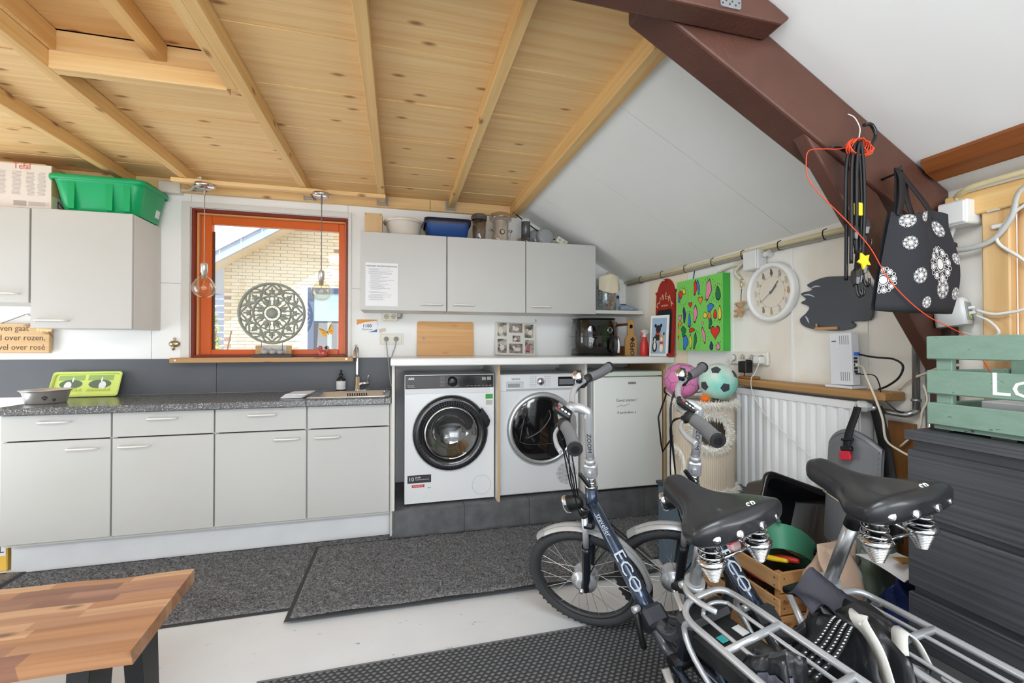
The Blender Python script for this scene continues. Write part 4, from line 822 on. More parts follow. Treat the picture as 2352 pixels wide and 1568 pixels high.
O(yl(B(), [(.171, .012), (.176, .016), (.178, .024), (.168, .026)], CX, CZ, 2.955), 'inner_ring', chrome, dr)
O(yl(B(), [(.17, .02), (.14, .006), (.11, -.03), (.08, -.05), (0, -.06)], CX, CZ, 2.955), 'door_glass', glass('washer_glass', (214, 218, 222), .16), dr)
O(yl(B(), [(.168, -.0), (.165, -.02), (.15, -.2), (0, -.21)], CX, CZ, 2.972), 'drum', mat('drum_steel', (120, 118, 116), .3, .9), wm)
b = B()
for k in range(30):
    a = R(200 + k * 4.6); p = V((CX + .212 * cos(a), 2.9235, CZ + .212 * sin(a))); d = V((cos(a), 0, sin(a)))
    b.beam(p - d * .015, p + d * .015, .0014, .0014)
for k in range(26):
    a = R(35 + k * 4.6); p = V((CX + .204 * cos(a), 2.9245, CZ + .204 * sin(a))); d = V((cos(a), 0, sin(a))); b.beam(p - d * .02, p + d * .018, .0014, .0014)
O(b, 'ring_rib', mat('rib_grey', (84, 85, 88), .3), dr)
O(B().prism([(CX + .205, CZ + .165), (CX + .245, CZ + .11), (CX + .262, CZ + .075), (CX + .252, CZ + .04), (CX + .24, CZ + .03), (CX + .215, CZ + .08), (CX + .19, CZ + .12)], 'y', 2.918, 2.948), 'door_grip', MT['door_ring_black'], dr, bev=.003)
b = yl(B(), [(.0655, .0), (.0655, .0012), (.063, .0012), (.063, 0)], .545, .29, 2.955, 32); O(b, 'filter_cover', mat('cover_grey', (196, 197, 199), .35), wm)
st = O(B().box((.055, 2.953, .333), (.207, 2.9552, .384)), 'warranty_sticker', mat('sticker_dark', (52, 52, 56), .4), wm)
T('10', .036, (.079, 2.9525, .358), FY, lwhite, st); T('JAAR', .016, (.122, 2.9525, .368), FY, lwhite, st); T('GARANTIE OP DE MOTOR', .0075, (.15, 2.9525, .354), FY, lwhite, st)
st = O(B().box((.083, 2.953, .304), (.164, 2.9552, .321)), 'phone_sticker', mat('sticker_red', (190, 40, 48), .4), wm); T('0172 468 368', .011, (.123, 2.9525, .3125), FY, lwhite, st)
T('AEG', .012, (.194, 2.9535, .297), FY, mat('mark_grey', (120, 122, 126), .5), wm)
O(B().box((.572, 2.953, .872), (.622, 2.9552, .903)), 'energy_sticker', mat('sticker_green', (58, 150, 62), .4), wm); O(B().box((.575, 2.953, .83), (.62, 2.9552, .862)), 'care_sticker', mat('sticker_grey', (182, 178, 170), .4), wm)
# tumble dryer
dy = E('tumble_dryer', (.962, 3.2, .187), 'white tumble dryer with silver door ring and small display', 'tumble dryer')
O(B().box((.668, 2.955, .2), (1.256, 3.44, 1.035), .008), 'housing', apw, dy)
O(B().cyl((.72, 3.02, .1875), (.72, 3.02, .2), .02, n=12).cyl((1.2, 3.02, .1875), (1.2, 3.02, .2), .02, n=12).cyl((.72, 3.4, .1875), (.72, 3.4, .2), .02, n=12).cyl((1.2, 3.4, .1875), (1.2, 3.4, .2), .02, n=12), 'foot', blk, dy)
cp = O(B().box((.67, 2.949, .918), (1.254, 2.9555, 1.032), .002), 'control_panel', apw, dy)
O(B().box((.716, 2.947, .921), (1.235, 2.9495, .934)), 'button_strip', mat('strip_grey', (178, 180, 183), .3), cp)
dw = O(B().box((.716, 2.946, .942), (.84, 2.95, .985), .002), 'tank_drawer_grip', mat('grip_grey', (200, 202, 205), .3), cp); O(B().box((.728, 2.9452, .945), (.812, 2.947, .97), .001), 'grip_well', gpl, dw)
T('SIEMENS', .017, (.785, 2.9487, 1.0), FY, ink, cp)
kb = O(yl(B(), [(.027, 0), (.027, .004), (.024, .006), (.023, .022), (.018, .026), (0, .026)], .963, .981, 2.949), 'programme_knob', chrome, cp)
b = B()
for k in range(6): b.box((.925, 2.9478, .948 + .013 * k), (.932, 2.9492, .952 + .013 * k)).box((.995, 2.9478, .948 + .013 * k), (1.002, 2.9492, .952 + .013 * k)).box((.885, 2.9478, .949 + .013 * k), (.92, 2.9488, .9505 + .013 * k)).box((1.008, 2.9478, .949 + .013 * k), (1.04, 2.9488, .9505 + .013 * k))
O(b, 'panel_marking', mat('mark_dark', (96, 98, 102), .5), cp, kind='stuff')
ds = O(B().box((1.095, 2.9465, .945), (1.222, 2.95, 1.012), .002), 'display', mat('display_black', (14, 14, 16), .1), cp); O(B().box((1.103, 2.9455, .957), (1.215, 2.947, .996)), 'screen', mat('lcd', (112, 116, 118), .25), ds)
CX, CZ = .976, .652
dr = O(yl(B(), [(.256, .0), (.256, .016), (.247, .026), (.232, .03), (.222, .024), (.214, .0)], CX, CZ, 2.955), 'door', mat('silver_ring', (196, 198, 200), .3, .7), dy)
O(yl(B(), [(.222, .022), (.2, .025), (.1, .03), (0, .031)], CX, CZ, 2.955), 'door_glass', mat('smoked_door', (18, 18, 20), .04, coat=1, spec=.8), dr)
b = B().tube([(CX - .17, 2.922, CZ - .075), (CX - .16, 2.921, CZ - .02), (CX - .14, 2.92, CZ + .08)], .003, 6, sm=4).tube([(CX - .17, 2.922, CZ - .08), (CX - .1, 2.919, CZ - .1), (CX + .1, 2.919, CZ - .1), (CX + .15, 2.921, CZ - .07)], .0025, 6, sm=4)
b.tube([(CX - .12, 2.9205, CZ - .06), (CX - .02, 2.919, CZ - .01), (CX + .05, 2.919, CZ + .08), (CX + .04, 2.9195, CZ + .13)], .004, 6, sm=4)
O(b, 'drum_bracket', mat('bracket_grey', (96, 92, 88), .3, .6), dr)
O(B().prism(rrect(CX + .205, CZ * 0 + CX + .243, CZ - .02, CZ + .09, .015), 'y', 2.92, 2.934), 'door_grip', MT['silver_ring'], dr)
O(B().box((.70, 2.9535, .225), (1.235, 2.9552, .40)).box((.735, 2.9525, .312), (.82, 2.9537, .3145)), 'heat_cover', apw, dy)
b = B()
for i in range(-8, 9):
    for j in range(-8, 9):
        if i * i + j * j <= 66: b.cyl((1.16 + .0092 * i, 2.9533, .325 + .0092 * j), (1.16 + .0092 * i, 2.9526, .325 + .0092 * j), .0028, n=6)
O(b, 'vent_hole', ink, dy, kind='stuff')
# under-counter fridge
fr = E('fridge', (1.62, 3.2, .187), 'white under counter fridge with handwriting on the door right of the dryer', 'fridge')
frw = mat('fridge_white', (236, 238, 236), .38, var=(2, (231, 234, 231)))
O(B().box((1.345, 2.935, .205), (1.893, 3.44, 1.045), .006), 'cabinet', frw, fr); O(B().cyl((1.39, 3.0, .1875), (1.39, 3.0, .206), .018, n=10).cyl((1.85, 3.0, .1875), (1.85, 3.0, .206), .018, n=10).cyl((1.39, 3.4, .1875), (1.39, 3.4, .206), .018, n=10).cyl((1.85, 3.4, .1875), (1.85, 3.4, .206), .018, n=10), 'foot', blk, fr)
dr = O(B().box((1.343, 2.885, .205), (1.895, 2.93, 1.005), .008), 'door', frw, fr); O(B().box((1.343, 2.89, 1.012), (1.895, 2.934, 1.044), .004), 'top_trim', mat('fridge_trim', (214, 222, 208), .4), fr)
O(B().box((1.61, 2.8835, .953), (1.675, 2.8855, .971)), 'badge', mat('badge_grey', (170, 172, 170), .3, .6), dr)
T('ETNA', .012, (1.643, 2.8832, .962), FY, mat('badge_ink', (110, 112, 112), .5), dr)
pen = mat('pen_ink', (96, 98, 100), .6)
def stroke(pts, par, nm, r=.0013): O(B().tube([(x, 2.8845, z) for x, z in pts], r, 5, sm=3), nm, pen, par)
T('Goed sluiten !', .03, (1.60, 2.8845, .838), Mx.Rotation(R(90), 4, 'X') @ Mx.Shear('XY', 4, (.25, 0)) if 0 else FY, pen, dr, name='handwriting', sx=1.0)
stroke([(1.52, .79), (1.56, .805), (1.57, .795), (1.62, .812)], dr, 'underline')
T('ff aandrukken :)', .024, (1.60, 2.8845, .75), FY, pen, dr, name='handwriting')
# ================================================================ on the white counter and the shelf
gb = mat('gloss_black', (10, 10, 11), .06, coat=.8); gb2 = mat('satin_black', (26, 26, 28), .3)
af = E('air_fryer', (1.49, 3.2, 1.155), 'glossy black air fryer with round dial on the white counter', 'air fryer')
def afl(w, d, z, r): return loopz(1.49 - w, 1.49 + w, 3.21 - d, 3.21 + d, r, z, 7)
O(loft(B(), [afl(.14, .13, 1.158, .09), afl(.162, .15, 1.168, .11), afl(.172, .158, 1.23, .12), afl(.174, .16, 1.30, .12), afl(.168, .155, 1.38, .12), afl(.158, .145, 1.428, .11), afl(.148, .135, 1.44, .1)], cap0=True, cap1=True), 'body', gb, af)
O(loft(B(), [afl(.15, .14, 1.1555, .1), afl(.165, .152, 1.158, .11), afl(.165, .152, 1.166, .11)], cap0=True, cap1=True), 'base', gb2, af)
O(loft(B(), [afl(.15, .137, 1.437, .1), afl(.16, .147, 1.44, .11), afl(.155, .142, 1.446, .1)], cap1=True), 'top_rim', gb2, af)
O(loft(B(), [afl(.1742, .1605, 1.302, .12), afl(.175, .1612, 1.304, .12), afl(.1742, .1605, 1.306, .12)]), 'drawer_gap', mat('gap_grey', (52, 52, 54), .4), af)
hd_ = O(B().tube([(1.565, 3.055, 1.30), (1.568, 3.02, 1.297), (1.572, 3.0, 1.275), (1.574, 2.998, 1.22), (1.574, 3.01, 1.175), (1.573, 3.05, 1.172)], .019, 12, sm=4, flat=.55), 'basket_handle', blk, af)
O(B().tube([(1.584, 3.0, 1.285), (1.586, 2.987, 1.27), (1.588, 2.985, 1.22), (1.588, 2.99, 1.18)], .011, 10, sm=4, flat=.4), 'handle_inlay', mat('inlay_silver', (200, 202, 204), .3, .3), hd_)
kn = O(yl(B(), [(.024, 0), (.024, .005), (.02, .012), (0, .013)], 1.552, 1.352, 3.062), 'dial', gb2, af); O(yl(B(), [(.02, .012), (.02, .014), (.0165, .014), (.0165, .012)], 1.552, 1.352, 3.062), 'dial_ring', chrome, kn)
T('PHILIPS', .012, (1.54, 3.078, 1.415), FY, lwhite, af)
cr = E('bottle_carrier', (1.78, 3.25, 1.155), 'wooden bottle carrier with bottle shaped ends reading OPEN', 'bottle carrier')
ply = wood('carrier_wood', (206, 160, 96), (188, 140, 78), 'z', knots=False); plyd = wood('carrier_dark', (150, 92, 48), (120, 70, 34), 'z', knots=False)
sil = lambda x: [(x - .052, 1.1565), (x + .052, 1.1565), (x + .052, 1.27), (x + .045, 1.295), (x + .026, 1.32), (x + .024, 1.425), (x + .016, 1.435), (x - .016, 1.435), (x - .024, 1.425), (x - .026, 1.32), (x - .045, 1.295), (x - .052, 1.27)]
O(B().prism(sil(1.775), 'y', 3.13, 3.142), 'end_board', ply, cr, bev=.0015); O(B().prism(sil(1.775), 'y', 3.40, 3.412), 'end_board', plyd, cr, bev=.0015)
O(B().box((1.725, 3.142, 1.158), (1.825, 3.40, 1.168)).box((1.724, 3.142, 1.17), (1.732, 3.40, 1.23)).box((1.818, 3.142, 1.17), (1.826, 3.40, 1.23)), 'tray_board', plyd, cr)
O(B().cyl((1.775, 3.142, 1.405), (1.775, 3.40, 1.405), .011, n=12), 'grip_rod', plyd, cr)
T('OPEN', .05, (1.788, 3.1295, 1.22), Mx.Rotation(R(-90), 4, 'Y') @ Mx.Rotation(R(90), 4, 'X'), ink, cr, bold=.001)
O(B().prism([(1.779, 1.27), (1.797, 1.27), (1.797, 1.282), (1.808, 1.282), (1.788, 1.302), (1.768, 1.282), (1.779, 1.282)], 'y', 3.1288, 3.1296), 'printed_arrow', ink, cr)
O(B().prism(rrect(1.762, 1.788, 1.37, 1.40, .008), 'y', 3.1285, 3.13), 'opener_plate', dkm, cr)
sb = E('spray_bottle', (1.845, 3.05, 1.155), 'red plastic spray bottle with white trigger head on the counter', 'spray bottle')
rdp = mat('red_plastic', (226, 64, 62), .35)
O(B().lathe([(0, 0), (.034, 0), (.037, .005), (.036, .05), (.03, .095), (.016, .135), (.013, .15), (0, .15)], (1.845, 3.05, 1.1555), n=28, sy=.8), 'bottle', rdp, sb)
hh = O(B().lathe([(.015, .145), (.016, .165), (0, .166)], (1.845, 3.05, 1.1555)).prism([(1.815, 1.345), (1.835, 1.358), (1.868, 1.352), (1.885, 1.338), (1.872, 1.334), (1.858, 1.32), (1.835, 1.32)], 'y', 3.04, 3.06), 'spray_head', wpl, sb)
O(B().tube([(1.828, 3.05, 1.345), (1.818, 3.05, 1.32), (1.808, 3.05, 1.295)], .005, 8), 'trigger', rdp, hh)
# cinema sign, dog picture
cs = E('cinema_sign', (1.9, 2.87, 1.155), 'red painted cinema sign board with arched top leaning on the wall', 'sign')
redp = mat('sign_red', (160, 34, 26), .4)
Mc = Mx.Translation((1.885, 2.87, 1.1555)) @ Mx.Rotation(R(3), 4, 'Y')
def onX(b, poly, t0, t1, M, flip=False):
    n = len(poly); b.add([M @ V((t0, a, z)) for a, z in poly] + [M @ V((t1, a, z)) for a, z in poly], [tuple(range(n)), tuple(reversed(range(n, 2 * n)))] + [(i, (i + 1) % n, n + (i + 1) % n, n + i) for i in range(n)]); return b
top = [(.125 * cos(R(a)) * .82, .475 + .1 * sin(R(a))) for a in range(0, 181, 15)]
O(onX(B(), [(-.115, 0), (.115, 0), (.115, .46), (.13, .475), (.13, .483), (.105, .487)] + top[1:-1] + [(-.105, .487), (-.13, .483), (-.13, .475), (-.115, .46)], 0, .018, Mc), 'board', redp, cs)
O(onX(B(), [(-.098, .03), (.098, .03), (.098, .31), (.08, .345), (-.08, .345), (-.098, .31)], -.002, .001, Mc), 'chalk_panel', mat('chalk_black', (28, 28, 30), .7), cs)
O(B().box((-.03, -.12, 0), (.02, -.09, .02), .002, Mc).box((-.03, .09, 0), (.02, .12, .02), .002, Mc), 'foot_block', redp, cs)
cream = mat('sign_cream', (226, 206, 160), .6)
for ch, a in zip('CINÉMA', (62, 38, 15, -8, -34, -62)):
    y_, z_ = .105 * sin(R(a)), .335 + .105 * cos(R(a)); T(ch, .062, Mc @ V((-.0022, y_ * .95, z_ + .0)), Mc.to_3x3().to_4x4() @ Mx.Rotation(R(a * .5), 4, 'X') @ Mx.Rotation(R(-90), 4, 'Z') @ Mx.Rotation(R(90), 4, 'X'), cream, cs, sx=.62)
T('du Grand', .02, Mc @ V((-.0022, 0, .375)), Mc.to_3x3().to_4x4() @ Mx.Rotation(R(-90), 4, 'Z') @ Mx.Rotation(R(90), 4, 'X'), cream, cs)
dp = E('dog_picture', (1.86, 2.83, 1.155), 'white framed picture of three dogs on pale blue, leaning on the red sign', 'picture')
ang = math.atan2(.07, .13)
Md = Mx.Translation((1.83, 2.845, 1.1555)) @ Mx.Rotation(R(24), 4, 'Z') @ Mx.Rotation(R(5), 4, 'Y')
O(B().box((0, -.076, 0), (.012, .076, .302), .002, Md), 'frame', mat('frame_white2', (230, 230, 228), .4), dp)
pb = mat('picture_blue', (150, 176, 200), .5)
pc = O(B().box((-.0012, -.06, .02), (.001, .06, .282), 0, Md), 'picture_ground', pb, dp)
b = B()
def blob(m, y, z, ry, rz, t, n=14): b.m(m).add([Md @ V((-.0014 - t * .0004, yy, zz)) for yy, zz in circ(y, z, ry, n, rz)], [tuple(range(n))])
blob(0, .006, .2, .022, .03, 1); blob(0, -.016, .225, .01, .014, 1); blob(0, .03, .225, .01, .014, 1); blob(0, .006, .15, .024, .035, 0); blob(3, .006, .165, .022, .009, 2)
blob(0, .03, .125, .017, .022, 3); blob(2, .03, .118, .006, .016, 4); blob(0, .03, .07, .02, .04, 3); blob(2, .03, .075, .01, .03, 4)
blob(1, -.025, .135, .019, .024, 3); blob(2, -.025, .125, .009, .014, 4); blob(1, -.025, .075, .022, .045, 3); blob(2, -.025, .06, .014, .03, 4); blob(3, -.025, .098, .018, .007, 5); blob(0, -.042, .165, .006, .012, 4); blob(1, -.01, .163, .006, .011, 4)
O(b, 'pictured_dog', [mat('dog_black', (26, 24, 26), .6), mat('dog_tan', (196, 150, 104), .6), mat('dog_white', (228, 222, 214), .6), mat('dog_scarf', (190, 44, 40), .6)], pc)
# shelf: glass drum with shells, cloth, bottle, clog
jr = E('shell_jar', (1.655, 3.33, 1.515), 'tall glass jar of shells and starfish on the small white shelf', 'jar')
O(B().lathe([(0, 0), (.085, 0), (.09, .006), (.09, .24), (.082, .265), (.07, .27)], (1.65, 3.33, 1.5155), n=36), 'glass_jar', glass('jar_glass', (232, 240, 244), .1), jr)
rs = random.Random(5)
for k in range(34):
    a = rs.uniform(0, 2 * pi); r = rs.uniform(.03, .07); z = 1.528 + .2 * (k / 34); c = (1.65 + r * cos(a), 3.33 + r * sin(a), z); m_ = mat('shell%d' % (k % 5), [(206, 200, 186), (168, 176, 190), (190, 160, 130), (150, 150, 140), (196, 206, 204)][k % 5], .6)
    if k % 6 == 0:
        b = B(); c = V((1.65 + .082 * cos(R(-95 + k * 3)), 3.33 + .082 * sin(R(-95 + k * 3)), z + .02)); n_ = (c - V((1.65, 3.33, c.z))).normalized(); u_ = n_.cross(V((0, 0, 1)))
        for q in range(5): aa = R(90 + 72 * q); b.tube([c - n_ * .006, c - n_ * .006 + (u_ * cos(aa) + V((0, 0, 1)) * sin(aa)) * .03], lambda t: .009 * (1 - .75 * t), 6)
        O(b, 'starfish', mat('starfish_tan', (196, 144, 106), .8), jr)
    else: O(B().sph(c, (.02, .016, .013), 8, Mx.Rotation(a, 3, 'X')), 'shell', m_, jr)
cl_ = E('canvas_cloth', (1.72, 3.3, 1.66), 'cream cloth draped over the shell jar on the shelf', 'cloth')
def dr_(u, v):   # drape over the jar top and down its right front side
    a = R(-150 + 190 * u); 
    if v < .45: r = .02 + .075 * (v / .45); z = 1.80 + .016 * sin(3 * a) * (1 - v) + .02 * (1 - v / .45)
    else: r = .096 + .012 * sin(7 * a + 3 * v) * (v - .45) + .012 * (v - .45); z = 1.80 - (v - .45) * (.10 + .16 * max(0, sin(R(40 + 150 * u))))
    return V((1.66 + r * cos(a) * 1.06, 3.325 + r * sin(a), z))
O(B().grid(dr_, 28, 16).grid(lambda u, v: dr_(u, v) * 1 + V((0, -.002, .003)), 28, 16), 'cloth', mat('cream_cloth', (220, 210, 184), .9, bump=(200, .2, .001)), cl_)
bo = E('gin_bottle', (1.80, 3.4, 1.515), 'small clear bottle with blue stopper on the white shelf', 'bottle'); O(B().lathe([(0, 0), (.032, 0), (.034, .06), (.012, .085), (.011, .12), (0, .121)], (1.815, 3.42, 1.5155)), 'bottle_glass', clearp, bo); O(B().cyl((1.815, 3.42, 1.637), (1.815, 3.42, 1.662), .011), 'stopper', blu, bo)
cg = E('blue_clog', (1.84, 3.3, 1.515), 'blue painted clog ornament on the white shelf', 'clog')
cgm = mat('clog_blue', (110, 136, 160), .6, var=(40, (150, 166, 180), .2))
def clog(u, v):
    x = 1.755 + .165 * u; a = 2 * pi * v; w = .032 * (sin(pi * min(1, u * .8 + .22)) ** .6); h = (.06 - .026 * u) * (sin(pi * min(1, max(.02, u * .82 + .16))) ** .4)
    return V((x, 3.28 + w * cos(a), 1.5165 + h * (.5 + .5 * sin(a)) + (.012 * max(0, u - .8) * 5)))
O(B().grid(clog, 16, 16, cv=True).add([clog(0, j / 16) for j in range(16)], [tuple(range(16))]).add([clog(1, j / 16) for j in range(16)], [tuple(range(16))]), 'clog_shell', cgm, cg); O(B().sph((1.79, 3.28, 1.572), (.028, .02, .006), 14), 'opening', mat('clog_dark', (70, 80, 92), .8), cg)
# ================================================================ right wall
# conduit along the eaves
cd = E('eaves_conduit', (1.9, 2.4, 1.72), 'yellowed conduit pipe with grey pipe below it along the eaves', 'conduit')
O(B().tube([(1.905, 3.46, 1.78), (1.90, 2.6, 1.765), (1.90, 1.9, 1.755), (1.895, 1.27, 1.738)], .011, 10), 'ivory_pipe', mat('aged_ivory', (214, 202, 158), .45), cd)
O(B().tube([(1.915, 3.44, 1.757), (1.914, 2.6, 1.742), (1.912, 1.9, 1.735), (1.91, 1.27, 1.718)], .008, 8), 'grey_pipe', mat('aged_grey', (158, 152, 140), .5), cd)
for y in (3.2, 2.9, 2.62, 2.35, 2.1, 1.85, 1.6): O(B().tube([(1.925, y, 1.725 + .013 * (y - 1.6)), (1.895, y, 1.722 + .013 * (y - 1.6)), (1.886, y, 1.74 + .015 * (y - 1.6)), (1.888, y, 1.762 + .015 * (y - 1.6)), (1.91, y, 1.772 + .015 * (y - 1.6))], .0025, 6), 'pipe_clip', dkm, cd)
O(B().tube([(1.915, 2.13, 1.615), (1.90, 2.16, 1.66), (1.90, 2.11, 1.70), (1.90, 2.06, 1.715)], .009, 8, sm=4).tube([(1.9, 2.30, 1.68), (1.9, 2.2, 1.70), (1.905, 2.06, 1.705)], .007, 8, sm=4), 'branch_conduit', mat('branch_white', (216, 208, 190), .5), cd)
j2 = E('junction_box', (1.89, 1.97, 1.64), 'white square junction box above the wall clock', 'junction box')
O(B().box((1.862, 1.952, 1.645), (1.9225, 2.05, 1.752), .004), 'box_body', wpl, j2); O(B().box((1.852, 1.955, 1.648), (1.8625, 2.047, 1.749), .003), 'lid', wpl, j2); O(B().cyl((1.9, 1.952, 1.72), (1.9, 1.915, 1.722), .016, n=14).cyl((1.9, 1.916, 1.722), (1.9, 1.91, 1.722), .02, n=14).cyl((1.9, 1.9525, 1.675), (1.9, 1.948, 1.675), .014, n=12), 'cable_gland', wpl, j2)
# canvas: plain green ground with loose generic colour shapes
cv = E('green_canvas', (1.9, 2.44, 1.2), 'bright green box canvas with multicoloured playful shapes on the wall', 'canvas')
gcv = mat('canvas_green', (122, 206, 92), .6)
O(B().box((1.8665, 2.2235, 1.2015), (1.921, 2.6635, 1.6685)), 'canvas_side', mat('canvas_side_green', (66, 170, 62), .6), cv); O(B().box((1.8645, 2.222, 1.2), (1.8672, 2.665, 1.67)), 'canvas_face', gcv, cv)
def shape(y, z, w, h, col, rot=0, kind='blob'):
    if kind == 'heart': p = [(16 * sin(t) ** 3 / 17, (13 * cos(t) - 5 * cos(2 * t) - 2 * cos(3 * t) - cos(4 * t) + 2.5) / 15) for t in [2 * pi * i / 24 for i in range(24)]]
    elif kind == 'bean': p = [((1 + .25 * cos(3 * t)) * cos(t) * .85, (1 + .18 * sin(2 * t)) * sin(t)) for t in [2 * pi * i / 24 for i in range(24)]]
    elif kind == 'drop': p = [(cos(t) * (1 - .35 * sin(t)), sin(t)) for t in [2 * pi * i / 20 for i in range(20)]]
    else: p = [(cos(t) * (1 + .2 * cos(4 * t)), sin(t) * (1 + .2 * cos(4 * t))) for t in [2 * pi * i / 24 for i in range(24)]]
    for nm, k, x, m_ in (('outline', 1.0, 1.8638, ink), ('colour_shape', .86 if min(w, h) > .025 else .8, 1.8634, mat('paint_%d_%d_%d' % col, col, .6))):
        q = [(y - (a * w * cos(rot) - c * h * sin(rot)) * k, z + (a * w * sin(rot) + c * h * cos(rot)) * k) for a, c in p]
        O(B().prism(q, 'x', x, 1.8648), nm, m_, cv)
rd, bl, yl_, pk, og, nv, tq = (220, 50, 36), (60, 124, 206), (238, 206, 70), (232, 140, 170), (240, 140, 50), (44, 58, 120), (30, 120, 66)
for a in ((2.625, 1.58, .03, .028, rd, .4, 'bean'), (2.585, 1.60, .016, .022, yl_, .2, 'drop'), (2.64, 1.555, .012, .028, bl, 0, 'drop'), (2.47, 1.61, .02, .05, rd, 0, 'bean'), (2.44, 1.61, .014, .05, bl, .2, 'bean'), (2.345, 1.58, .03, .065, pk, -.1, 'bean'), (2.26, 1.55, .022, .045, tq, .1, 'drop'), (2.42, 1.52, .024, .028, og, 0, 'heart'), (2.52, 1.50, .022, .022, rd, 0, 'heart'), (2.585, 1.44, .018, .055, nv, .1, 'bean'), (2.47, 1.44, .022, .058, pk, 0, 'bean'), (2.53, 1.40, .014, .05, bl, 0, 'drop'), (2.63, 1.42, .022, .024, pk, 0, 'heart'), (2.63, 1.385, .02, .018, og, 0, 'blob'), (2.33, 1.47, .035, .026, bl, .2, 'bean'), (2.375, 1.425, .02, .022, yl_, 0, 'drop'), (2.285, 1.425, .016, .03, rd, 0, 'drop'), (2.245, 1.43, .014, .048, yl_, 0, 'drop'), (2.335, 1.42, .016, .024, og, 0, 'drop'), (2.33, 1.375, .018, .038, tq, 0, 'bean'), (2.595, 1.33, .03, .036, tq, .3, 'bean'), (2.51, 1.335, .034, .016, rd, 0, 'bean'), (2.575, 1.255, .032, .05, bl, 0, 'bean'), (2.52, 1.26, .014, .05, yl_, .1, 'bean'), (2.475, 1.265, .018, .055, tq, -.1, 'bean'), (2.39, 1.30, .016, .055, pk, .3, 'bean'), (2.285, 1.31, .044, .046, rd, 0, 'heart'), (2.32, 1.232, .016, .028, nv, 0, 'drop'), (2.26, 1.23, .016, .026, pk, 0, 'drop'), (2.40, 1.375, .011, .011, pk, 0, 'blob')): shape(*a)
for ch, z, m_ in (('L', 1.365, rd), ('O', 1.325, og), ('V', 1.285, rd), ('E', 1.24, pk)): T(ch, .04, (1.8635, 2.647, z), FX, mat('paint_%d_%d_%d' % m_, m_, .6), cv, sx=.75, bold=.002)
b = B(); rs = random.Random(3)
for cy, cz, r in ((2.285, 1.31, .062), (2.26, 1.55, .045), (2.53, 1.41, .04), (2.475, 1.27, .05), (2.345, 1.58, .06), (2.595, 1.57, .05)):
    for k in range(18):
        a = 2 * pi * k / 18 + .1; p = V((1.8638, cy + r * cos(a), cz + r * 1.15 * sin(a))); d = V((0, cos(a), sin(a)))
        if 2.226 < p.y < 2.66 and 1.205 < p.z < 1.665: b.beam(p, p + d * .009, .0016, .0012, (1, 0, 0))
O(b, 'ray_stroke', ink, cv, kind='stuff')
# plush key ring
pb_ = E('plush_bear', (1.91, 2.12, 1.39), 'small brown plush bear hanging by a cord beside the canvas', 'plush toy')
fur = mat('plush_brown', (186, 146, 104), 1, sheen=.5, bump=(300, .5, .002)); Y, Z = 2.118, 1.43
O(B().sph((1.90, Y, Z), (.018, .022, .024), 14), 'bear_body', fur, pb_)
h = O(B().sph((1.895, Y, Z + .036), (.018, .021, .019), 14).sph((1.88, Y, Z + .03), (.008, .009, .007), 10), 'head', fur, pb_)
O(B().sph((1.9, Y + .03, Z + .045), (.006, .019, .009), 10).sph((1.9, Y - .02, Z + .05), (.006, .012, .009), 10), 'ear', fur, h); O(B().sph((1.8725, Y, Z + .033), .0028, 8).sph((1.88, Y + .007, Z + .042), .0022, 8).sph((1.88, Y - .007, Z + .042), .0022, 8), 'eye', ink, h)
for s in (-1, 1): O(B().sph((1.89, Y + s * .026, Z + .004), (.01, .016, .009), 10), 'arm', fur, pb_); O(B().sph((1.885, Y + s * .02, Z - .026), (.013, .013, .011), 10), 'leg', fur, pb_)
O(B().tube([(1.902, Y, Z + .055), (1.905, Y + .001, 1.53), (1.907, Y - .001, 1.56)], .0022, 6), 'cord', mat('cord_dark', (80, 64, 54), .8), pb_); O(B().sph((1.905, Y, 1.585), (.006, .008, .02), 10).tube([(1.905, Y, 1.6), (1.902, Y, 1.612), (1.92, Y, 1.614)], .0018, 6), 'clasp', mat('clasp_gold', (200, 176, 130), .3, .8), pb_)
# wall clock
ck_ = E('wall_clock', (1.9, 1.905, 1.36), 'round white wall clock with cat pictures on its dial', 'clock')
CY, CZ = 1.905, 1.515
xl = lambda b, prof, n=48: b.lathe(prof, (1.9225, CY, CZ), (-1, 0, 0), n=n)
O(xl(B(), [(.15, 0), (.156, .012), (.156, .03), (.15, .042), (.138, .044), (.13, .036), (.127, .018)]), 'case', mat('clock_white', (236, 236, 234), .3, coat=.3), ck_)
O(xl(B(), [(.13, .018), (0, .018)]), 'dial', mat('dial_cream', (232, 224, 206), .6), ck_)
O(xl(B(), [(.0815, .0183), (.0815, .019), (.0803, .019), (.0803, .0183)]), 'dial_ring', mat('ring_tan', (196, 186, 166), .6), ck_)
catc = [(70, 68, 68), (150, 152, 156), (206, 190, 160), (190, 140, 84), (200, 196, 188), (190, 190, 190), (180, 160, 120), (120, 110, 100), (206, 206, 200), (196, 200, 200), (200, 190, 176), (130, 122, 112)]
for k in range(12):
    a = R(90 - 30 * k); y, z = CY - .105 * cos(a), CZ + .105 * sin(a); x = 1.9225 - .0195
    O(B().prism(circ(y, z - .005, .0085, 12, .0125), 'x', x - .0006, x + .0006).prism(circ(y + .002, z + .0095, .006, 10), 'x', x - .0008, x + .0006).prism([(y - .001, z + .012), (y + .002, z + .013), (y, z + .0185)], 'x', x - .0008, x + .0006).prism([(y + .004, z + .013), (y + .0075, z + .011), (y + .007, z + .0185)], 'x', x - .0008, x + .0006), 'cat_picture', mat('cat%d' % k, catc[k], .7), ck_)
    T(str(k or 12), .012, (x - .0003, CY - .085 * cos(a), CZ + .085 * sin(a)), FX, mat('numeral_grey', (130, 122, 110), .7), ck_, name='numeral')
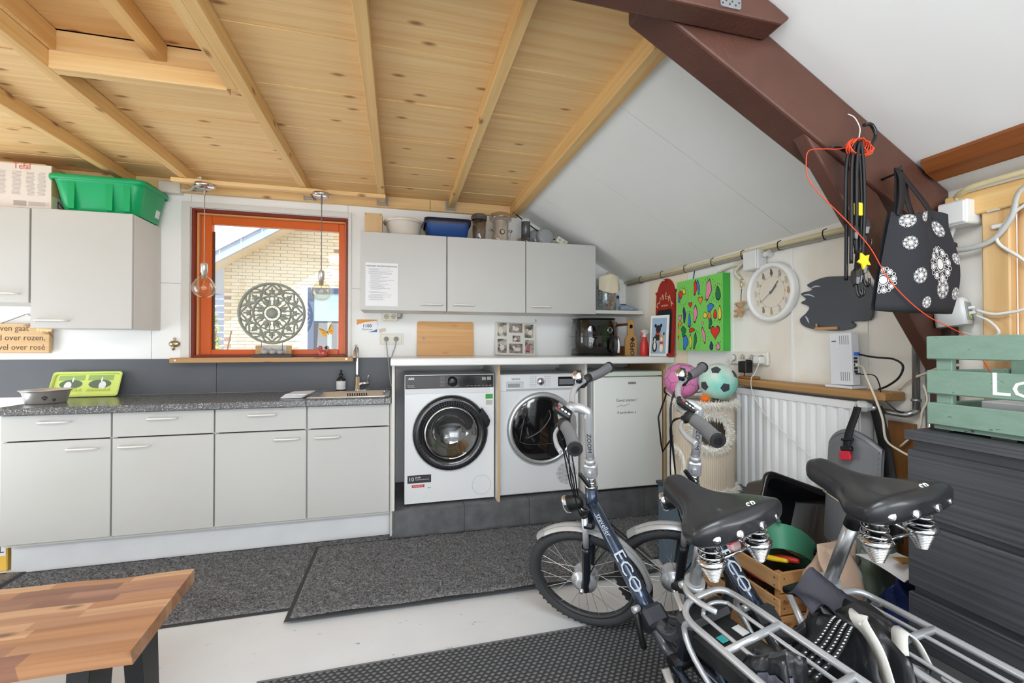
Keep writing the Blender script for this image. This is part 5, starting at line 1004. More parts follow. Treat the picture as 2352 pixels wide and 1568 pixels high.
def hand(a, l, w, nm, off=.022): a = R(90 - a); d = V((0, -cos(a), sin(a))); c = V((1.9225 - off, CY, CZ)); O(B().beam(c - d * .012, c + d * l, w, .0012, (1, 0, 0)), nm, mat('hand_grey', (84, 88, 92), .4), ck_)
hand(44, .045, .008, 'hour_hand'); hand(40, .07, .005, 'minute_hand', .024); hand(232, .085, .0018, 'second_hand', .026)
O(B().cyl((1.9, CY, CZ), (1.895, CY, CZ), .006, n=12), 'hub', MT['hand_grey'], ck_)
O(B().lathe([(.13, .034), (0, .034)], (1.9225, CY, CZ), (-1, 0, 0), n=40), 'clock_glass', glass('clock_glass', refl=.03), ck_)
# dark cut-out board
sp_ = [(1.551, 1.544), (1.626, 1.548), (1.702, 1.526), (1.674, 1.499), (1.737, 1.488), (1.707, 1.458), (1.737, 1.442), (1.691, 1.419), (1.708, 1.39), (1.742, 1.362), (1.725, 1.331), (1.667, 1.31), (1.552, 1.299), (1.489, 1.307), (1.472, 1.323), (1.486, 1.337), (1.411, 1.339), (1.398, 1.394), (1.4, 1.472), (1.461, 1.527)]
sm_ = [(p.x, p.y) for p in smooth([V((a, c, 0)) for a, c in sp_], 3, True)]
db_ = E('cutout_board', (1.915, 1.57, 1.3), 'dark grey cut out board with a wavy edge on the wall behind the tote bag', 'board')
O(B().prism(sm_, 'x', 1.908, 1.92), 'board', mat('board_charcoal', (70, 75, 82), .45, coat=.2), db_, bev=.003)
O(B().box((1.896, 1.545, 1.304), (1.909, 1.655, 1.318), .003).cyl((1.9, 1.645, 1.318), (1.9, 1.645, 1.334), .004, n=8), 'peg_ledge', mat('ledge_wood', (196, 150, 100), .6), db_)
for p, q in (((1.68, 1.505), (1.63, 1.508)), ((1.72, 1.478), (1.66, 1.463)), ((1.71, 1.375), (1.69, 1.34))): O(B().tube([(1.907, p[0], p[1]), (1.9065, (p[0] + q[0]) / 2, (p[1] + q[1]) / 2 + .006), (1.907, *q)], lambda t: .001 + .003 * sin(pi * t), 6, sm=4), 'painted_highlight', mat('highlight', (190, 198, 210), .5), db_)
# sockets with adapters
e = E('wall_socket', (1.91, 2.07, 1.12), 'white four gang socket strip with adapters above the radiator shelf', 'socket')
O(B().box((1.906, 1.936, 1.126), (1.9215, 2.212, 1.196), .003), 'housing', mat('socket_white', (228, 226, 218), .35), e)
for k in range(4): schuko(e, (1.9055, 2.18 - .068 * k, 1.162), 'x', .021)
ad = O(B().box((1.85, 2.028, 1.082), (1.9, 2.088, 1.146), .005).cyl((1.9, 2.06, 1.13), (1.9055, 2.06, 1.15), .02, n=14), 'black_adapter', blk, e); O(B().tube([(1.87, 2.06, 1.083), (1.87, 2.06, 1.065), (1.872, 2.062, 1.052)], .003, 6), 'cable', blk, ad)
wa = O(B().box((1.87, 1.95, 1.135), (1.905, 2.0, 1.172), .004), 'white_adapter', wpl, e); O(B().tube([(1.868, 1.955, 1.15), (1.845, 1.93, 1.14), (1.83, 1.94, 1.09), (1.808, 1.945, 1.053), (1.806, 1.93, .98), (1.81, 1.86, .885), (1.812, 1.755, .815), (1.812, 1.65, .756), (1.812, 1.55, .70)], .0024, 6, sm=5), 'cable', mat('cable_white', (222, 220, 214), .5), wa)
pl = O(B().cyl((1.9055, 2.18, 1.162), (1.885, 2.18, 1.16), .018, n=14), 'plug', wpl, e); O(B().tube([(1.885, 2.18, 1.155), (1.88, 2.185, 1.12), (1.9, 2.24, 1.08), (1.91, 2.3, 1.04)], .0028, 6, sm=4), 'cable', MT['cable_white'], pl)
# radiator and its shelf
ra = E('radiator', (1.88, 1.72, .25), 'white panel radiator with vertical flutes below the wooden shelf', 'radiator')
rw_ = mat('radiator_white', (232, 233, 234), .35)
pr = [(1.905, 1.405), (1.833, 1.405)]; y = 1.42
while y < 2.06: pr += [(1.835, y), (1.835, y + .022), (1.845, y + .03), (1.845, y + .042)]; y += .05
pr += [(1.835, 2.08), (1.905, 2.08)]
O(B().prism(pr, 'z', .29, .97), 'panel', rw_, ra, bev=.002)
O(B().box((1.832, 1.403, .965), (1.906, 2.082, 1.0), .003), 'top_cover', rw_, ra); O(B().box((1.832, 1.403, .262), (1.906, 2.082, .292), .003), 'bottom_rail', rw_, ra)
O(B().box((1.836, 1.396, .27), (1.904, 1.4035, .995), .002), 'side_cover', mat('rad_side', (214, 215, 216), .4), ra)
O(B().box((1.905, 1.5, .4), (1.922, 1.53, .95)).box((1.905, 1.95, .4), (1.922, 1.98, .95)), 'wall_bracket', dkm, ra)
rs_ = O(B().box((1.81, 1.285, 1.016), (1.9215, 2.18, 1.05), .004), 'radiator_shelf', wood('shelf_wood', (190, 146, 92), (160, 116, 66), 'y', dark=(110, 70, 36)), label='thick wooden board shelf above the radiator', cat='shelf')
O(B().lathe([(0, 0), (.058, 0), (.062, .006), (.058, .013), (0, .014)], (1.866, 2.02, 1.0505), n=28, sx=.75), 'wooden_coaster', wood('coaster_wood', (168, 116, 62), (140, 92, 46), 'y', knots=False), label='oval wooden disc on the radiator shelf under the adapter', cat='disc')
ro = E('router', (1.86, 1.48, 1.05), 'white upright modem with network cables on the radiator shelf', 'router')
Mr = Mx.Translation((1.862, 1.475, 1.0515)) @ Mx.Rotation(R(-2), 4, 'X')
rwm = mat('router_white', (224, 226, 230), .35)
O(B().box((-.022, -.045, .012), (.022, .052, .235), .003, Mr), 'casing', rwm, ro); O(B().prism([(1.82, 1.42), (1.905, 1.42), (1.905, 1.54), (1.82, 1.54)], 'z', 1.0505, 1.062), 'stand', rwm, ro, bev=.004)
b = B()
for z in (.03, .185):
    for k in range(5): b.box((-.0226, -.035 + .009 * k, z), (-.0218, -.032 + .009 * k, z + .038), 0, Mr)
O(b, 'vent_slot', gpl, ro)
T('ARRIS', .008, Mr @ V((-.0223, .03, .2)), FX, ink, ro)
b = B()
for k in range(5): b.box((-.01, -.0466, .065 + .014 * k), (.008, -.0445, .075 + .014 * k), 0, Mr)
O(b, 'network_port', ink, ro)
o_ = O(B().box((-.008, -.058, .137), (.008, -.044, .151), .001, Mr), 'blue_plug', mat('plug_blue', (36, 104, 214), .4), ro); O(B().tube([(1.862, 1.418, 1.195), (1.862, 1.36, 1.185), (1.862, 1.29, 1.18), (1.862, 1.255, 1.155), (1.864, 1.27, 1.11), (1.866, 1.31, 1.075), (1.87, 1.35, 1.055)], .004, 8, sm=5), 'cable', blk, o_)
o_ = O(B().box((-.006, -.058, .092), (.006, -.044, .102), .001, Mr), 'white_plug', ivory, ro); O(B().tube([(1.862, 1.418, 1.148), (1.84, 1.385, 1.14), (1.80, 1.345, 1.11), (1.797, 1.31, 1.03), (1.80, 1.285, .95), (1.81, 1.28, .87), (1.83, 1.245, .835), (1.85, 1.18, .80), (1.85, 1.1, .72)], .0042, 8, sm=5), 'cable', ivory, o_)
o_ = O(B().box((-.005, -.062, .058), (.005, -.044, .064), .001, Mr), 'power_plug', blk, ro); O(B().tube([(1.862, 1.413, 1.112), (1.86, 1.36, 1.112), (1.84, 1.325, 1.08), (1.815, 1.295, 1.03), (1.83, 1.255, .985), (1.85, 1.245, .978)], .0024, 6, sm=5), 'cable', blk, o_)
# heating pipes with valve
hp_ = E('heating_pipes', (1.9, 1.22, .9), 'galvanised heating pipes with white radiator valve in the corner', 'pipe')
O(B().tube([(1.9, 1.236, 1.74), (1.9, 1.236, .99)], .012, 12), 'riser_pipe', hg, hp_); O(B().tube([(1.914, 1.203, 1.3), (1.914, 1.203, 0)], .011, 12), 'riser_pipe', hg, hp_)
O(B().cyl((1.9, 1.236, 1.03), (1.9, 1.236, 1.02), .016, n=12).tube([(1.9, 1.236, 1.0), (1.9, 1.236, .985), (1.88, 1.245, .972), (1.875, 1.27, .968), (1.87, 1.345, .972)], .012, 10, sm=3), 'elbow_pipe', hg, hp_)
vk = O(B().lathe([(0, 0), (.018, 0), (.024, .006), (.024, .03), (.02, .038), (.014, .05), (0, .05)], (1.80, 1.385, .985), (.8, -.55, 0), n=8, smooth=False), 'valve_knob', mat('valve_grey', (206, 208, 208), .4), hp_); O(B().cyl((1.8, 1.386, .985), (1.796, 1.389, .985), .007, n=10), 'knob_screw', steel, vk)
O(B().cyl((1.835, 1.362, .984), (1.872, 1.343, .975), .013, n=12), 'valve_body', steel, hp_)
O(B().box((1.912, 1.25, .05), (1.9235, 1.345, .93)), 'brown_board', wood('brown_board', (150, 100, 52), (128, 82, 40), 'z', knots=False), label='brown wooden board on the wall right of the radiator', cat='board')
# grey leather flap with buckle strap
lf = E('leather_bag', (1.77, 1.37, .45), 'grey leather bag with black strap and red buckle hanging from the valve', 'bag')
lth = mat('grey_leather', (118, 120, 124), .35, bump=(120, .15, .002))
def lea(u, v):
    y = 1.485 - .215 * u; zt = .80 + .10 * (sin(pi * (u * .82 + .02)) ** .55) - .06 * max(0, u - .45); z = .42 + (zt - .42) * v
    return V((1.775 - .03 * sin(pi * u) * (1 - .3 * v) - .02 * (1 - v), y + .01 * (1 - v), z))
O(B().grid(lea, 20, 14).grid(lambda u, v: lea(u, v) + V((.014, 0, 0)), 20, 14).add([lea(i / 19, 1) for i in range(20)] + [lea(i / 19, 1) + V((.014, 0, 0)) for i in range(20)], [(i, i + 1, 21 + i, 20 + i) for i in range(19)], True), 'leather_panel', lth, lf)
b = B()
for i in range(40): p = lea(.03 + .94 * i / 39, .965) + V((-.0012, 0, 0)); b.sph(p, (.001, .0022, .0012), 6)
for i in range(20): p = lea(.965, .05 + .9 * i / 19) + V((-.0012, 0, 0)); b.sph(p, (.001, .001, .0025), 6)
O(b, 'stitching', mat('stitch_dark', (60, 62, 66), .8), lf)
web = mat('black_webbing', (26, 26, 28), .7, bump=(400, .3, .001))
def ribbon(pts, w, side, m_, name, par, t=.0018, k=5):
    pts = smooth([V(p) for p in pts], k); s_ = V(side).normalized(); b = B(); n = len(pts)
    vs = []
    for i, p in enumerate(pts):
        d = (pts[min(i + 1, n - 1)] - pts[max(i - 1, 0)]).normalized(); q = (s_ - d * s_.dot(d)).normalized(); nn = d.cross(q)
        vs += [p + q * w / 2 + nn * t, p - q * w / 2 + nn * t, p - q * w / 2 - nn * t, p + q * w / 2 - nn * t]
    b.add(vs, [(i * 4 + j, i * 4 + (j + 1) % 4, i * 4 + 4 + (j + 1) % 4, i * 4 + 4 + j) for i in range(n - 1) for j in range(4)] + [(0, 1, 2, 3), tuple(4 * n - 4 + j for j in (3, 2, 1, 0))], True)
    return O(b, name, m_, par)
ribbon([(1.79, 1.372, .985), (1.775, 1.375, .94), (1.75, 1.375, .89), (1.735, 1.372, .855), (1.728, 1.37, .82)], .034, (.3, 1, .2), web, 'strap', lf)
bk = O(B().obox((1.722, 1.368, .795), (.014, .04, .036), (R(-12), 0, 0), .003).obox((1.722, 1.388, .792), (.012, .01, .02), (R(-12), 0, 0), .002).obox((1.722, 1.35, .796), (.012, .01, .02), (R(-12), 0, 0), .002), 'red_buckle', mat('buckle_red', (206, 38, 62), .35), lf)
O(B().obox((1.726, 1.368, .823), (.016, .046, .018), (R(-12), 0, 0), .003).obox((1.733, 1.37, .858), (.012, .05, .01), (R(-12), 0, 0), .003), 'strap_keeper', blk, lf)
ribbon([(1.85, 1.345, .985), (1.84, 1.325, .93), (1.83, 1.30, .85), (1.815, 1.275, .75), (1.80, 1.25, .66), (1.80, 1.24, .5)], .045, (0, 1, .1), web, 'long_strap', lf)
# ---------------- near right corner: boxes, device, cables
j3 = E('junction_box', (1.87, 1.1, 1.65), 'large white junction box with conduit beside the truss end', 'junction box')
O(B().box((1.845, 1.045, 1.645), (1.93, 1.13, 1.728), .004), 'box_body', wpl, j3); O(B().box((1.838, 1.05, 1.65), (1.8465, 1.125, 1.723), .003), 'lid', wpl, j3)
O(B().tube([(1.89, 1.11, 1.646), (1.885, 1.12, 1.60), (1.885, 1.11, 1.57), (1.885, 1.06, 1.563), (1.885, 1.0, 1.58), (1.885, .955, 1.64), (1.885, .93, 1.72), (1.885, .85, 1.75)], .009, 8, sm=5), 'conduit_bend', mat('conduit_grey', (186, 186, 182), .45), j3)
O(B().tube([(1.89, 1.09, 1.728), (1.885, 1.095, 1.75), (1.87, 1.07, 1.757), (1.86, 1.02, 1.765), (1.86, .8, 1.765)], .010, 8, sm=4), 'ivory_conduit', MT['aged_ivory'], j3)
for c in ((1.888, .988, 1.62), (1.888, 1.0, 1.68)): O(B().obox(c, (.012, .035, .014), (0, 0, 0), .003), 'pipe_clip', wpl, j3)
dv = E('network_device', (1.89, 1.11, 1.29), 'rounded white network device with lit ports above the green crate', 'network device')
Mv = Mx.Translation((1.885, 1.105, 1.30)) @ Mx.Rotation(R(-8), 4, 'X') @ Mx.Rotation(R(14), 4, 'Z')
O(loft(B(), [[Mv @ V((x, y, z)) for x, y in rrect(-.03, .035, -.042, .045, .014, 5)] for z in (0, .088)] + [[Mv @ V((x, y, .096)) for x, y in rrect(-.022, .028, -.034, .037, .012, 5)]], cap0=True, cap1=True), 'casing', wpl, dv)
O(B().box((-.024, -.0435, .014), (.028, -.0405, .078), .002, Mv), 'port_panel', gpl, dv); O(B().box((-.012, -.0442, .028), (-.004, -.0432, .038), 0, Mv).box((.0, -.0442, .022), (.008, -.0432, .03), 0, Mv), 'port_light', mat('port_green', (150, 200, 40), .4, emit=.6), dv)
O(B().box((-.012, -.06, .05), (.0, -.043, .06), .002, Mv).box((-.012, -.06, .032), (.0, -.043, .042), .002, Mv), 'network_plug', wpl, dv)
O(B().tube([(1.875, 1.04, 1.35), (1.87, 1.0, 1.335), (1.872, .97, 1.335), (1.88, .92, 1.35), (1.885, .88, 1.42), (1.885, .93, 1.50), (1.885, .985, 1.56), (1.885, .985, 1.60), (1.885, .94, 1.66), (1.885, .85, 1.70)], .005, 8, sm=5).tube([(1.875, 1.04, 1.332), (1.865, 1.0, 1.31), (1.86, .975, 1.275), (1.87, 1.0, 1.26), (1.89, 1.06, 1.268), (1.91, 1.1, 1.28)], .004, 8, sm=5), 'white_cable', MT['cable_white'], dv)
O(B().tube([(1.905, 1.3, 1.06), (1.90, 1.26, 1.10), (1.88, 1.2, 1.125), (1.80, 1.1, 1.155), (1.72, 1.0, 1.17)], .0045, 8, sm=5).tube([(1.905, 1.215, 1.085), (1.9, 1.2, 1.03), (1.895, 1.215, .98), (1.895, 1.225, .92), (1.88, 1.28, .84)], .0035, 8, sm=5), 'ivory_cable', ivory, label='loose ivory cables on the corner wall behind the green crate', cat='cable')
# ---------------- bungee cords, wire and tote bag on the truss
bg = E('bungee_cords', (1.4, 1.08, 1.35), 'bundle of black bungee cords with hooks hanging from the brown truss', 'bungee cords')
bgm = mat('bungee_black', (20, 20, 22), .5, bump=(500, .3, .001)); hk = mat('hook_black', (24, 24, 26), .25, coat=.3)
top = V((1.405, 1.085, 1.862))
O(B().tube([(1.33, 1.10, 1.862), (1.36, 1.10, 1.868), (1.40, 1.095, 1.855), (1.44, 1.085, 1.86), (1.475, 1.08, 1.88), (1.495, 1.08, 1.915), (1.475, 1.08, 1.945), (1.445, 1.08, 1.94)], .006, 10, sm=5), 'top_hook', hk, bg)
for k, (dx, dy, zb, w) in enumerate(((-.03, .0, 1.60, .016), (-.015, -.012, 1.47, .018), (0, .01, 1.42, .02), (.02, -.006, 1.53, .016), (.04, .004, 1.60, .014), (-.005, -.02, 1.50, .014))):
    x = top.x + dx * .6
    O(B().tube([(x - w, 1.085 + dy, zb + .02), (x - w * 1.2, 1.08 + dy, zb + .15), (x - w, 1.08 + dy, 1.80), (x - .002, 1.078 + dy, 1.872), (x + w * .9, 1.08 + dy, 1.80), (x + w * 1.1, 1.08 + dy, zb + .16), (x + w * .6, 1.083 + dy, zb)], .0052, 8, sm=5), 'cord', bgm, bg)
for x, z, s in ((1.43, 1.585, 1), (1.385, 1.565, .8), (1.40, 1.43, 1), (1.42, 1.46, .9), (1.39, 1.425, .9)):
    hp2 = O(B().lathe([(.004, .05), (.012, .04), (.014, .02), (.01, 0), (0, 0)], (x, 1.068, z), n=8, smooth=False), 'end_clip', hk, bg); O(B().tube([(x, 1.068, z), (x + .002, 1.066, z - .03), (x + .012, 1.064, z - .042), (x + .02, 1.064, z - .03), (x + .02, 1.064, z - .015)], .0035, 8, sm=4), 'clip_hook', hk, hp2)
ye = mat('yellow_tape', (230, 210, 50), .5)
def star(c, r): return [(c[0] + (r if k % 2 else r * .55) * cos(R(36 * k + 10)), c[1] + (r if k % 2 else r * .55) * sin(R(36 * k + 10))) for k in range(10)]
O(B().prism(star((1.41, 1.497), .028), 'y', 1.055, 1.06).prism(rrect(1.382, 1.41, 1.64, 1.68, .004), 'y', 1.06, 1.066), 'yellow_tag', ye, bg)
wr_ = E('orange_string', (1.4, 1.1, 1.27), 'thin orange string tied at the truss and strung down to the green crate', 'string')
orm = mat('orange_cord', (226, 74, 36), .6)
O(B().tube([(1.40, 1.07, 1.87), (1.36, 1.09, 1.858), (1.30, 1.10, 1.855), (1.245, 1.10, 1.843), (1.232, 1.098, 1.80), (1.236, 1.095, 1.755), (1.27, 1.09, 1.71), (1.32, 1.075, 1.655), (1.36, 1.055, 1.60), (1.40, 1.03, 1.53), (1.45, 1.02, 1.445), (1.50, 1.0, 1.375), (1.56, .98, 1.32), (1.62, .96, 1.285), (1.66, .94, 1.25), (1.69, .90, 1.14)], .0015, 6, sm=5), 'cord', orm, wr_)
b = B()
for k in range(9): b.tube([V((1.41, 1.072, 1.858)) + V((.03 * cos(R(a)) * (1 + .1 * k % 3), .012 * sin(R(a * 2 + 40 * k)), .028 * sin(R(a)))) for a in range(0, 360, 40)], .0018, 5, closed=True)
O(b, 'knot', orm, wr_)
O(B().tube([(1.41, 1.07, 1.89), (1.412, 1.068, 1.92), (1.40, 1.075, 1.955), (1.385, 1.085, 1.97)], .0015, 6, sm=4), 'white_tie', wpl, wr_)
tb_ = E('tote_bag', (1.6, 1.06, 1.335), 'black cotton tote bag with white flower medallions hanging on the truss', 'bag')
btm = mat('tote_black', (40, 42, 47), .85, bump=(300, .15, .001))
def tote(u, v):   # u across, v up
    zt = 1.655 - .012 * sin(pi * u * 2); zb = 1.335 + .012 * (1 - u) * .5; x0 = 1.415 + .085 * v ** 1.2; x1 = 1.745 - .03 * v + .045 * sin(pi * min(1, v * 1.15))
    return V((x0 + (x1 - x0) * u, 1.03 - .028 * sin(pi * u) * (1 - .6 * v) + .012 * sin(3 * pi * u + 1) * v, zb + (zt - zb) * v))
N1 = 22
O(B().grid(tote, N1, 16).grid(lambda u, v: tote(u, v) + V((0, .05 * sin(pi * u) * (1 - .7 * v) + .012, 0)), N1, 16).add([tote(i / (N1 - 1), 0) for i in range(N1)] + [tote(i / (N1 - 1), 0) + V((0, .05 * sin(pi * i / (N1 - 1)) + .012, 0)) for i in range(N1)], [(i, i + 1, N1 + 1 + i, N1 + i) for i in range(N1 - 1)]), 'bag_body', btm, tb_)
def medal(u, v, r):
    """ring of petals lying on the cloth"""
    c = tote(u, v); du = (tote(u + .02, v) - tote(u - .02, v)).normalized(); dv = (tote(u, min(1, v + .02)) - tote(u, v - .02)).normalized(); nn = du.cross(dv).normalized(); nn = nn if nn.y < 0 else -nn
    b = B(); M = lambda x, y, h=.0008: None
    def put(x, y): 
        hor = (tote(u + .3, v) - tote(u, v)).length / .3; ver = (tote(u, min(1, v + .1)) - tote(u, v)).length / max(.001, min(1, v + .1) - v)
        q = tote(min(1, max(0, u + x / hor)), min(1, max(0, v + y / ver))); return q + nn * .0016
    def ringp(cx, cy, r1, r2, n=16): b.add([put(cx + k * cos(2 * pi * i / n), cy + k * sin(2 * pi * i / n)) for i in range(n) for k in (r1, r2)], [(2 * i, 2 * i + 1, (2 * i + 3) % (2 * n), (2 * i + 2) % (2 * n)) for i in range(n)])
    def disc(cx, cy, r1, n=12): b.add([put(cx + r1 * cos(2 * pi * i / n), cy + r1 * sin(2 * pi * i / n)) for i in range(n)], [tuple(range(n))])
    disc(0, 0, r * .3); ringp(0, 0, r * .36, r * .42)
    for k in range(20): a = 2 * pi * k / 20; p = [(r * .44 * cos(a - .05), r * .44 * sin(a - .05)), (r * .44 * cos(a + .05), r * .44 * sin(a + .05)), (r * .52 * cos(a + .06), r * .52 * sin(a + .06)), (r * .52 * cos(a - .06), r * .52 * sin(a - .06))]; b.add([put(*q) for q in p], [(0, 1, 2, 3)])
    for k in range(8): a = 2 * pi * k / 8 + .2; disc(.74 * r * cos(a), .74 * r * sin(a), r * .14); ringp(.74 * r * cos(a), .74 * r * sin(a), r * .19, r * .225, 12)
    for k in range(8): a = 2 * pi * k / 8 + .2 + pi / 8; ringp(.86 * r * cos(a), .86 * r * sin(a), r * .1, r * .135, 10)
    O(b, 'flower_medallion', mat('tote_print', (222, 222, 220), .8), tb_)
for a in ((.68, .47, .06), (.26, .70, .022), (.80, .82, .026), (.22, .93, .022), (.38, .36, .026), (.72, .23, .034), (.5, .09, .02), (.94, .2, .022), (.95, .55, .02), (.04, .3, .045), (.46, .96, .02)): medal(*a)
ribbon([(1.525, 1.035, 1.64), (1.545, 1.04, 1.70), (1.575, 1.06, 1.77), (1.60, 1.085, 1.812), (1.615, 1.07, 1.77), (1.645, 1.045, 1.70), (1.675, 1.035, 1.645)], .028, (1, .2, .2), web, 'handle', tb_)
ribbon([(1.54, 1.055, 1.64), (1.555, 1.06, 1.70), (1.58, 1.075, 1.77), (1.602, 1.09, 1.815), (1.605, 1.075, 1.77), (1.60, 1.06, 1.70), (1.61, 1.05, 1.645)], .028, (1, .2, .2), web, 'handle', tb_)
O(B().cyl((1.602, 1.145, 1.80), (1.602, 1.08, 1.806), .004, n=8), 'hanging_nail', dkm, tb_)
# bent metal hook by the last rafter
O(B().tube([(.86, 1.245, 2.31), (.835, 1.25, 2.25), (.86, 1.25, 2.215), (.92, 1.25, 2.20), (.95, 1.245, 2.20)], .012, 10, sm=5), 'metal_pipe_bend', hg, label='short bent grey metal pipe at the top of the last rafter', cat='pipe')
sk_ = E('wall_sock_hook', (1.915, 2.88, 1.69), 'small metal hook on the wall under the eaves conduit', 'hook'); O(B().sph((1.905, 2.88, 1.715), (.009, .012, .009), 10), 'knob', alu, sk_); O(B().tube([(1.905, 2.53, 1.73), (1.9, 2.53, 1.70), (1.895, 2.53, 1.68), (1.902, 2.535, 1.675)], .003, 6), 'wire_hook', dkm, sk_)
# ================================================================ folding electric bikes
bikeblue = mat('bike_graphite_blue', (52, 66, 86), .22, .55, coat=.6); forkb = mat('fork_dark', (30, 34, 42), .3, .3, coat=.4)
tyre_m = mat('tyre', (58, 58, 60), .8, bump=(160, .4, .003)); tyre2 = mat('tyre_side', (96, 96, 97), .7); rimm = mat('rim_dark', (64, 65, 67), .45, .5); gripm = mat('bike_grip_grey', (104, 105, 107), .6); gripk = mat('grip_black', (34, 34, 36), .6)
fend = mat('fender_silver', (190, 191, 192), .35, .4); sadm = mat('saddle_vinyl', (34, 35, 38), .36, coat=.25, bump=(500, .05, .0006)); silver = mat('silver_paint', (192, 194, 197), .3, .5)
def bike(loc, hd, lean, steer, sh, label, right_light):
    e = E('folding_bike', (0, 0, 0), label, 'bicycle', 'two folding electric bikes')
    hx, hz, ang, L_, ax, RR = .433, .685, 1.298, .318, .599, .25
    o = V((hx, 0, hz)); k = V((-cos(ang), 0, sin(ang))); Q = Mx.Translation(o) @ Mx.Rotation(steer, 4, k) @ Mx.Translation(-o)
    A = lambda t: o + k * t                       # along the steering axis
    def S(b, nm, m_, par=None, **kw):             # steered part
        b.v = [tuple(Q @ V(v)) for v in b.v]; return O(b, nm, m_, par or e, **kw)
    def wheel(cx, par_fn, motor):
        c = (cx, 0, RR); d = (0, 1, 0)
        prof = [(.2275 + .0225 * cos(R(a)), .0235 * sin(R(a))) for a in range(0, 361, 24)]
        w = par_fn(B().lathe(prof, c, d, n=56), 'front_wheel' if motor else 'rear_wheel', tyre_m)
        b = B()
        for j in range(56):
            a = 2 * pi * j / 56
            for s_ in (-1, 1): p = V((cx + .2475 * cos(a), .008 * s_, RR + .2475 * sin(a))); q = V((cx + .2465 * cos(a + .05), .017 * s_, RR + .2425 * sin(a + .05) + 0)); b.beam(p, q, .007, .004, (cos(a), 0, sin(a)))
        par_fn(b, 'tread', tyre_m, w)
        par_fn(B().lathe([(.2, -.012), (.208, -.0135), (.212, -.012), (.212, .012), (.208, .0135), (.2, .012), (.196, 0), (.2, -.012)], c, d, n=48), 'rim', rimm, w)
        hr = .052 if motor else .022
        par_fn(B().lathe([(.006, -.06), (.012, -.052), (.02, -.05), (hr * .72, -.042), (hr * .75, -.034), (hr, -.03), (hr * 1.06, -.022), (hr, -.016), (hr, .016), (hr * 1.06, .022), (hr, .03), (hr * .75, .034), (hr * .72, .042), (.02, .05), (.012, .052), (.006, .06)], c, d, n=32), 'hub', silver, w)
        b = B()
        for j in range(28):
            a = 2 * pi * j / 28; s_ = 1 if j % 2 else -1; a2 = a + (.28 if (j // 2) % 2 else -.28)
            b.tube([(cx + hr * 1.03 * cos(a2), .022 * s_, RR + hr * 1.03 * sin(a2)), (cx + .2 * cos(a), .004 * s_, RR + .2 * sin(a))], .0011, 5, cap=False)
        par_fn(b, 'spokes', steel, w); return w
    fw = wheel(ax, lambda b, n, m_, p=None: S(b, n, m_, p), True)
    rw = wheel(-.43, lambda b, n, m_, p=None: O(b, n, m_, p or e), False)
    # fenders
    def band(cx, a0, a1, r, w, n=26): return lambda u, v: V((cx + (r - .012 * (2 * v - 1) ** 2) * cos(R(a0 + (a1 - a0) * u)), w * (2 * v - 1), RR + (r - .012 * (2 * v - 1) ** 2) * sin(R(a0 + (a1 - a0) * u))))
    def fender(par_fn, cx, a0, a1):
        f = band(cx, a0, a1, .272, .028); g = band(cx, a0, a1, .2685, .026)
        fo = par_fn(B().grid(f, 26, 9).grid(g, 26, 9), 'fender', fend); b = B()
        for s_ in (-1, 1): b.tube([f(i / 25, .5 + .21 * s_) + V((0, 0, 0)) for i in range(26)], .0014, 5)
        par_fn(b, 'fender_line', mat('line_grey', (120, 122, 126), .5), fo); return fo
    fo = fender(lambda b, n, m_, p=None: S(b, n, m_, p), ax, 66, 192)
    f = band(ax, 192, 214, .276, .036); S(B().grid(f, 8, 7).grid(lambda u, v: f(u, v) * 1 + V((.002, 0, .001)), 8, 7), 'mud_flap', blk, fo)
    f = band(ax, 58, 68, .273, .029); S(B().grid(f, 5, 9), 'fender_tip', gpl, fo)
    S(B().tube([(ax, .062, RR), (ax - .1, .055, RR + .13), (ax - .19, .03, RR + .2)], .0022, 6).tube([(ax, -.062, RR), (ax - .1, -.055, RR + .13), (ax - .19, -.03, RR + .2)], .0022, 6), 'fender_stay', dkm, fo)
    fender(lambda b, n, m_, p=None: O(b, n, m_, p or e), -.43, 20, 175)
    # fork
    cr = A(-.15)
    fk = S(B().tube([A(-.02), A(-.17)], .017, 14), 'fork', forkb)
    for s_ in (-1, 1):
        top_ = cr + V((.008, .05 * s_, .02)); lo_ = V((ax - .012, .056 * s_, RR - .012)); mid = top_.lerp(lo_, .42)
        S(B().tube([top_ + V((0, 0, .03)), mid], .0125, 12), 'stanchion', silver, fk); S(B().tube([mid + (top_ - mid) * .18, mid, mid.lerp(lo_, .7), lo_ + V((0, 0, .02)), lo_], lambda t: .02 if t < .5 else .019 - .004 * t, 12), 'slider', forkb, fk)
        S(B().cyl(top_ + V((0, 0, .028)), top_ + V((0, 0, .04)), .0155, n=14), 'stanchion_cap', blk, fk); S(B().cyl((ax, .056 * s_, RR), (ax, .083 * s_, RR), .007, n=10).cyl((ax, .066 * s_, RR), (ax, .074 * s_, RR), .0105, n=6), 'axle_nut', steel, fk)
    S(B().obox(cr + V((.006, 0, .005)), (.05, .128, .03), (0, R(-15), 0), .01), 'fork_crown', forkb, fk)
    S(B().obox(cr + V((.035, 0, -.06)), (.02, .09, .02), (0, 0, 0), .005).tube([cr + V((.03, .045, -.01)), cr + V((.04, .045, -.11))], .006, 8).tube([cr + V((.03, -.045, -.01)), cr + V((.04, -.045, -.11))], .006, 8), 'rim_brake', dkm, fk)
    # head lamp
    lp = cr + V((.075, 0, .075))
